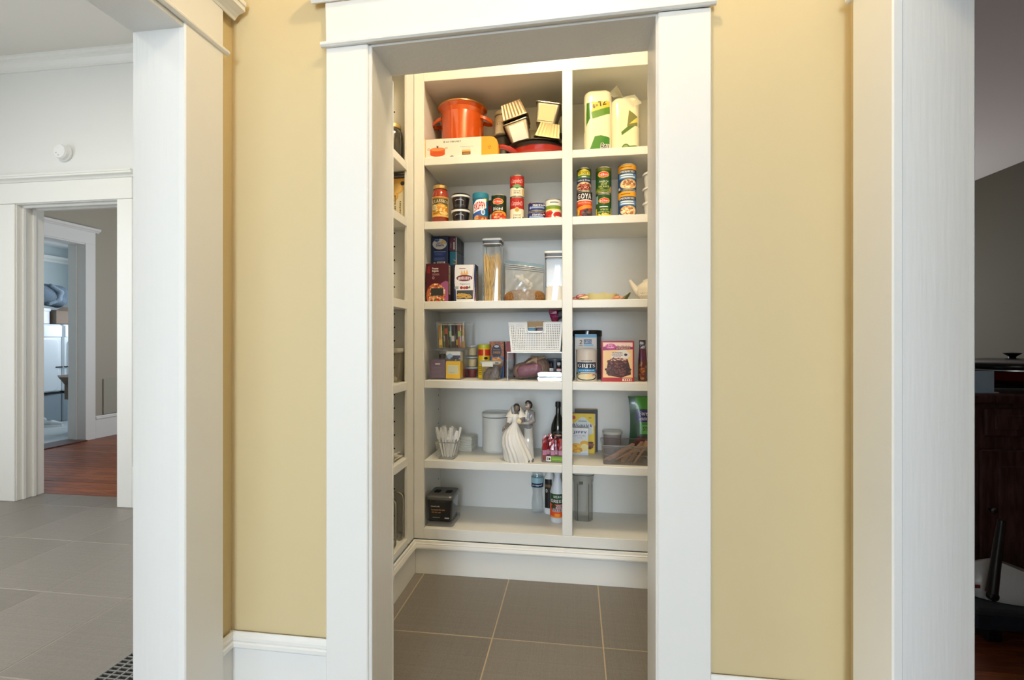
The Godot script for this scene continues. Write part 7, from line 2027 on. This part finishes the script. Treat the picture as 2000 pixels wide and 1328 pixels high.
	# groom
	part("groom", nets([[V.call(0.0615, 0.256, -0.02), V.call(0.06, 0.272, -0.018), 0.0095, 0.009], [V.call(0.059, 0.284, -0.014), V.call(0.06, 0.293, -0.016), 0.0145, 0.0165], [V.call(0.05, 0.28, -0.008), V.call(0.049, 0.284, -0.006), 0.006, 0.006], [V.call(0.0445, 0.2865, -0.004), V.call(0.0435, 0.285, -0.003), 0.0028, 0.0026], [V.call(0.067, 0.285, -0.002), V.call(0.067, 0.288, -0.002), 0.0035, 0.0035],
		[V.call(0.036, 0.2, 0.022), V.call(0.018, 0.203, 0.034), 0.0062, 0.005], [V.call(0.02, 0.203, 0.033), V.call(0.006, 0.208, 0.034), 0.0055, 0.0035]], 0.0032, skin2, 0.005), t)
	part("groom_hair", nets([[V.call(0.062, 0.3, -0.02), V.call(0.066, 0.296, -0.022), 0.0165, 0.0165], [V.call(0.072, 0.288, -0.024), V.call(0.072, 0.28, -0.024), 0.012, 0.008], [V.call(0.05, 0.305, -0.012), V.call(0.058, 0.308, -0.014), 0.007, 0.01]], 0.0035, hair, 0.004), t)
	part("jacket", nets([[V.call(0.062, 0.246, -0.02), V.call(0.06, 0.205, -0.016), 0.024, 0.0215], [V.call(0.048, 0.25, -0.016), V.call(0.078, 0.25, -0.022), 0.014, 0.015], [V.call(0.06, 0.205, -0.016), V.call(0.062, 0.176, -0.018), 0.0215, 0.023], [V.call(0.082, 0.248, -0.018), V.call(0.087, 0.214, 0.0), 0.0145, 0.0115], [V.call(0.087, 0.21, 0.0), V.call(0.062, 0.199, 0.018), 0.0115, 0.0095], [V.call(0.062, 0.199, 0.018), V.call(0.038, 0.2, 0.022), 0.0095, 0.0075]], 0.0038, grey, 0.008), t)
	part("shirt", nets([[V.call(0.053, 0.256, -0.002), V.call(0.05, 0.222, 0.003), 0.0075, 0.0045], [V.call(0.054, 0.262, -0.01), V.call(0.066, 0.263, -0.016), 0.0065, 0.006]], 0.0032, white, 0.004), t)
	part("trousers", nets([[V.call(0.06, 0.182, -0.018), V.call(0.056, 0.1, -0.014), 0.0205, 0.018], [V.call(0.056, 0.1, -0.014), V.call(0.063, 0.012, 0.004), 0.018, 0.013], [V.call(0.066, 0.176, -0.02), V.call(0.07, 0.1, -0.014), 0.02, 0.0165], [V.call(0.07, 0.1, -0.014), V.call(0.082, 0.012, -0.006), 0.0165, 0.012]], 0.004, pale, 0.01), t)
	for q in [[0.064, 0.02], [0.083, 0.01]]: part("shoe", nets([[V.call(q[0], 0.008, q[1] - 0.016), V.call(q[0] + 0.002, 0.006, q[1] + 0.016), 0.0085, 0.0062]], 0.0034, M("porcelain_shoe", rgb8(104, 102, 102), 0.25, {"coat": 0.5}), 0.003), t)

# ---------------------------------------------------------------- bottom shelf
func shelf_six():
	var t = thing("black_cube_dispenser", "black cube container with two finger holes in its grey lid, on a clear base", "container", at(-0.727, S6, 2.535))
	var st = ST()
	loft(st, [rrect(0.15, 0.17, 0.016, 0.0), rrect(0.156, 0.178, 0.016, 0.004), rrect(0.154, 0.176, 0.016, 0.018), rrect(0.14, 0.16, 0.016, 0.02)], 1)
	part("clear_base", mesh_of(st, M("base_smoke", rgb8(134, 136, 138), 0.08, {"alpha": 0.45})), t)
	st = ST()
	loft(st, [rrect(0.128, 0.14, 0.018, 0.022), rrect(0.14, 0.155, 0.018, 0.14)], 1)
	part("body", mesh_of(st, M("cube_black", rgb8(26, 26, 28), 0.18, {"coat": 0.6})), t)
	st = ST()
	loft(st, [rrect(0.142, 0.158, 0.02, 0.138), rrect(0.15, 0.166, 0.022, 0.142), rrect(0.15, 0.166, 0.022, 0.154), rrect(0.14, 0.156, 0.02, 0.16)], 1)
	part("lid", mesh_of(st, M("cube_lid", rgb8(92, 92, 90), 0.3)), t)
	for s in [-1, 1]:
		st = ST()
		loft(st, [rrect(0.034, 0.048, 0.01, 0.1595), rrect(0.036, 0.05, 0.011, 0.1612)], 1)
		part("finger_hole", mesh_of(st, mats.hole_black), t, Vector3(s * 0.032, 0, -0.002))
	var l = lab(192, 128, Color(0.1, 0.1, 0.105))
	l.tx("CleanCook", 0.3, 0.22, 0.09, Color(0.86, 0.84, 0.8), {"w": 0.4}).tx("I'm made for nuts", 0.42, 0.42, 0.09, Color(0.85, 0.6, 0.36), {"w": 0.64}).tx("fill me up!", 0.33, 0.57, 0.09, Color(0.85, 0.6, 0.36), {"w": 0.44}).lines(0.14, 0.56, 0.84, 1, 0.05, Color(0.55, 0.55, 0.55), 0.04).rc(0.74, 0.84, 0.96, 0.92, Color(0.7, 0.7, 0.7))
	st = ST()
	quad(st, Vector3(-0.056, 0.03, 0.0712), Vector3(0.056, 0.03, 0.0712), Vector3(0.06, 0.125, 0.0772), Vector3(-0.06, 0.125, 0.0772), Vector3(0, 0, 1))
	part("lettering", mesh_of(st, print_mat("cube_label", l, 0.2)), t)
	# water bottle
	t = thing("water_bottle", "clear water bottle with a pale cap and navy label", "bottle", at(-0.225, S6, 2.735), facing(-0.22, 2.7))
	part("plastic", turned([[0.02, 0.0], [0.03, 0.004], [0.033, 0.02], [0.034, 0.05], [0.031, 0.085], [0.027, 0.11], [0.029, 0.13], [0.0335, 0.15], [0.034, 0.2], [0.028, 0.235], [0.014, 0.262], [0.013, 0.275]], M("bottle_clear", rgb8(216, 228, 232), 0.05, {"alpha": 0.12}), 28, 0), t)
	part("water", turned([[0.018, 0.003], [0.028, 0.006], [0.0315, 0.022], [0.0325, 0.05], [0.0295, 0.085], [0.0255, 0.11], [0.0275, 0.13], [0.032, 0.15], [0.032, 0.19], [0.0, 0.19]], M("water", rgb8(206, 222, 228), 0.03, {"alpha": 0.1}), 28, 0), t)
	l = lab(96, 128, Color(0.62, 0.78, 0.82), true)
	l.rc(-0.5, 0.55, 1.5, 0.95, Color(0.1, 0.16, 0.3)).tx("propel", 0.5, 0.74, 0.22, WHT, {"w": 0.66})
	part("paper_label", patch(0.0347, 0.148, 0.205, -PI, PI, print_mat("propel_label", l, 0.25), 28), t)
	part("cap", turned([[0.016, 0.274], [0.017, 0.277], [0.017, 0.292], [0.015, 0.295]], mats.white_plastic, 20), t)
	# white spray bottle behind the cleaner
	t = thing("white_spray_bottle", "white bottle with narrow black label between water bottle and cleaner", "bottle", at(-0.155, S6, 2.735))
	part("body", turned([[0.028, 0.0], [0.031, 0.004], [0.031, 0.2], [0.02, 0.23], [0.013, 0.245], [0.013, 0.26]], mats.white_plastic, 28), t)
	l = lab(64, 160, Color(0.1, 0.09, 0.09))
	l.rc(0, 0.18, 1, 0.28, Color(0.46, 0.36, 0.24)).tx("O", 0.3, 0.4, 0.12, WHT)
	part("label", patch(0.0314, 0.035, 0.2, -0.9, 0.5, print_mat("spray_label", l)), t)
	part("cap", turned([[0.015, 0.258], [0.015, 0.285], [0.012, 0.288]], mats.black, 20), t)
	# green cleaner
	t = thing("cleaner_bottle", "white cleaner bottle with green and orange label beside the divider", "bottle", at(-0.104, S6, 2.62), facing(-0.1, 2.62))
	part("body", turned([[0.036, 0.0], [0.04, 0.005], [0.0405, 0.16], [0.036, 0.18], [0.024, 0.215], [0.017, 0.24], [0.017, 0.256]], M("bottle_white", rgb8(222, 226, 232), 0.35), 32, 0), t)
	part("trigger_cap", turned([[0.019, 0.255], [0.02, 0.262], [0.02, 0.28], [0.012, 0.292]], mats.bottle_white, 24), t)
	l = lab(128, 170, Color(0.9, 0.34, 0.14), true)
	l.rc(-0.5, 0.0, 1.5, 0.4, Color(0.12, 0.3, 0.14)).pg([[0.8, 0.3], [0.95, 0.05], [1.0, 0.2], [0.9, 0.34]], Color(0.9, 0.92, 0.9)).tx("MEAN", 0.5, 0.12, 0.1, Color(0.9, 0.92, 0.9), {"w": 0.4}).tx("GREEN", 0.5, 0.3, 0.13, WHT, {"w": 0.76, "line": BLK}).rc(-0.5, 0.4, 1.5, 0.43, BLK)
	l.el(0.3, 0.56, 0.14, 0.13, Color(0.24, 0.22, 0.1)).tx("SUPER", 0.72, 0.52, 0.13, Color(0.12, 0.14, 0.34), {"w": 0.56, "line": WHT, "slant": 0.2}).tx("STRENGTH", 0.62, 0.68, 0.12, Color(0.12, 0.14, 0.34), {"w": 0.74, "line": WHT, "slant": 0.2}).el(0.5, 0.88, 0.16, 0.06, Color(0.95, 0.6, 0.2)).rc(-0.5, 0.94, 1.5, 1.0, Color(0.95, 0.6, 0.3))
	part("paper_label", patch(0.0409, 0.028, 0.158, -PI, PI, print_mat("cleaner_label", l, 0.35), 32), t)
	# smoky pitcher
	t = thing("smoky_pitcher", "smoky grey clear plastic pitcher with square shoulders, right of the divider", "pitcher", at(0.036, S6, 2.67))
	st = ST()
	loft(st, [rrect(0.09, 0.09, 0.02, 0.0), rrect(0.096, 0.096, 0.022, 0.004), rrect(0.1, 0.1, 0.024, 0.2), rrect(0.114, 0.116, 0.03, 0.225), rrect(0.118, 0.12, 0.032, 0.255)], 1, true, false)
	part("jug", mesh_of(st, M("smoke_olive", rgb8(132, 128, 108), 0.06, {"alpha": 0.24})), t)
	st = ST()
	var rp = rrect(0.118, 0.12, 0.032, 0.255)
	tube(st, Array(rp), 0.0022, 6)
	for q in [[-0.03, 0.05], [0.03, 0.05], [0.05, 0.03], [0.05, -0.03]]: tube(st, [Vector3(q[0], 0.006, q[1] * 0.98), Vector3(q[0], 0.21, q[1] * 1.02)], 0.0016, 5)
	part("moulded_edge", mesh_of(st, M("smoke_dark", rgb8(88, 84, 70), 0.12, {"alpha": 0.65})), t)
	part("latch", box_mesh(Vector3(0.022, 0.016, 0.006), mats.smoke_dark, 0.002, Vector3(-0.012, 0.214, 0.058)), t)

# ---------------------------------------------------------------- side unit
func side_unit_things():
	var t = thing("glass_jar", "dark glass storage jar with metal lid on the side unit's top shelf", "jar", at(-0.938, 2.137, 2.325))
	part("glass", turned([[0.048, 0.0], [0.054, 0.005], [0.055, 0.14], [0.05, 0.16], [0.042, 0.17]], M("jar_dark", rgb8(52, 50, 42), 0.1, {"coat": 0.6}), 28, 0), t)
	part("lid", turned([[0.045, 0.17], [0.046, 0.172], [0.046, 0.19], [0.043, 0.193]], mats.gold_lid, 28), t)
	var l = lab(256, 256, Color(0.88, 0.84, 0.72))
	l.el(0.8, 0.08, 0.2, 0.16, Color(0.84, 0.64, 0.32)).el(0.82, 0.24, 0.14, 0.14, Color(0.86, 0.68, 0.36)).el(0.72, 0.42, 0.14, 0.14, Color(0.86, 0.67, 0.34)).el(0.72, 0.42, 0.11, 0.11, Color(0.9, 0.75, 0.45)).el(0.82, 0.24, 0.11, 0.11, Color(0.9, 0.75, 0.45)).el(0.94, 0.12, 0.04, 0.05, Color(0.2, 0.2, 0.2))
	l.tx("Golden Round", 0.79, 0.66, 0.04, Color(0.2, 0.16, 0.12), {"turn": -PI / 2, "w": 0.5}).tx("Crackers", 0.89, 0.72, 0.04, Color(0.2, 0.16, 0.12), {"turn": -PI / 2, "w": 0.34})
	carton("cracker_box", "large cream cracker box with round crackers printed on it, in the side unit", "box", -1.14, -0.872, 1.85, 0.212, 2.34, 0.05, print_mat("cracker_front", l), M("carton_cream", rgb8(214, 202, 170), 0.5))
	t = thing("grey_tray", "grey plastic tray lying on top of the cracker box", "tray", at(-1.0, 2.065, 2.36))
	part("dish", box_mesh(Vector3(0.25, 0.012, 0.07), M("tray_grey", rgb8(92, 88, 82), 0.4), 0.003, Vector3(0, 0.007, 0)), t)
	part("rim", box_mesh(Vector3(0.262, 0.005, 0.078), mats.tray_grey, 0.002, Vector3(0, 0.016, 0)), t)
	t = thing("clear_clip_box", "clear clip-lid food box on the side unit's fourth shelf", "food box", at(-0.965, 1.016, 2.325))
	var st = ST()
	loft(st, [rrect(0.15, 0.1, 0.014, 0.0), rrect(0.165, 0.115, 0.014, 0.15)], 1, true, false)
	part("tub", mesh_of(st, M("smoke_warm", rgb8(170, 160, 140), 0.1, {"alpha": 0.35})), t)
	st = ST()
	loft(st, [rrect(0.17, 0.12, 0.014, 0.15), rrect(0.176, 0.126, 0.014, 0.156), rrect(0.172, 0.122, 0.014, 0.172)], 1)
	part("lid", mesh_of(st, mats.lid_grey), t)
	part("clip", box_mesh(Vector3(0.06, 0.03, 0.006), mats.clip_pale, 0.002, Vector3(0.02, 0.145, 0.064)), t)
	part("contents", nets([[Vector3(-0.04, 0.022, 0), Vector3(0.045, 0.016, 0.01), 0.02, 0.014]], 0.007, M("dried_beige", rgb8(196, 178, 146), 0.8), 0.01, 0.003), t)
	t = thing("paper_sheets", "loose white paper sheets curling on the side unit's fifth shelf", "papers", at(-0.98, 0.628, 2.2))
	for i in 3:
		st = ST()
		st.set_smooth_group(1)
		for k in 8:
			var P = func(u, s): return Vector3((u - 0.5) * 0.2, 0.002 + 0.006 * i + 0.045 * pow(u, 2.0) * (1.0 - 0.3 * i) * (1.0 if i > 0 else 0.25), s * 0.13 + 0.02 * i)
			quad(st, P.call(k / 8.0, 1), P.call((k + 1) / 8.0, 1), P.call((k + 1) / 8.0, -1), P.call(k / 8.0, -1), Vector3.UP)
		part("sheet", mesh_of(st, M("paper_white", rgb8(226, 224, 216), 0.8)), t, Vector3(0.0, 0.0, 0.02 * i))
	for i in 2:
		t = thing("clear_tray", ["clear rounded tray standing on edge in the side unit, nearer the doorway", "clear rounded tray standing on edge in the side unit, nearer the corner"][i], "tray", at(-0.97, 0.217, [2.2, 2.3][i]), 0.0, "clear trays on edge at the side unit's bottom")
		st = ST()
		var rp = rrect(0.2, 0.24, 0.03, 0.0, 5)
		var path = []
		for p in rp: path.append(Vector3(p.x, 0.12 + p.z, 0.0))
		tube(st, path, 0.0045, 6)
		part("rim", mesh_of(st, M("tray_frost", rgb8(150, 146, 132), 0.25)), t)
		st = ST()
		loft(st, [PackedVector3Array(path), PackedVector3Array(path.map(func(p): return Vector3(p.x * 0.92, 0.12 + (p.y - 0.12) * 0.92, -0.05)))], 1, false, true)
		part("dish", mesh_of(st, mats.smoke), t)
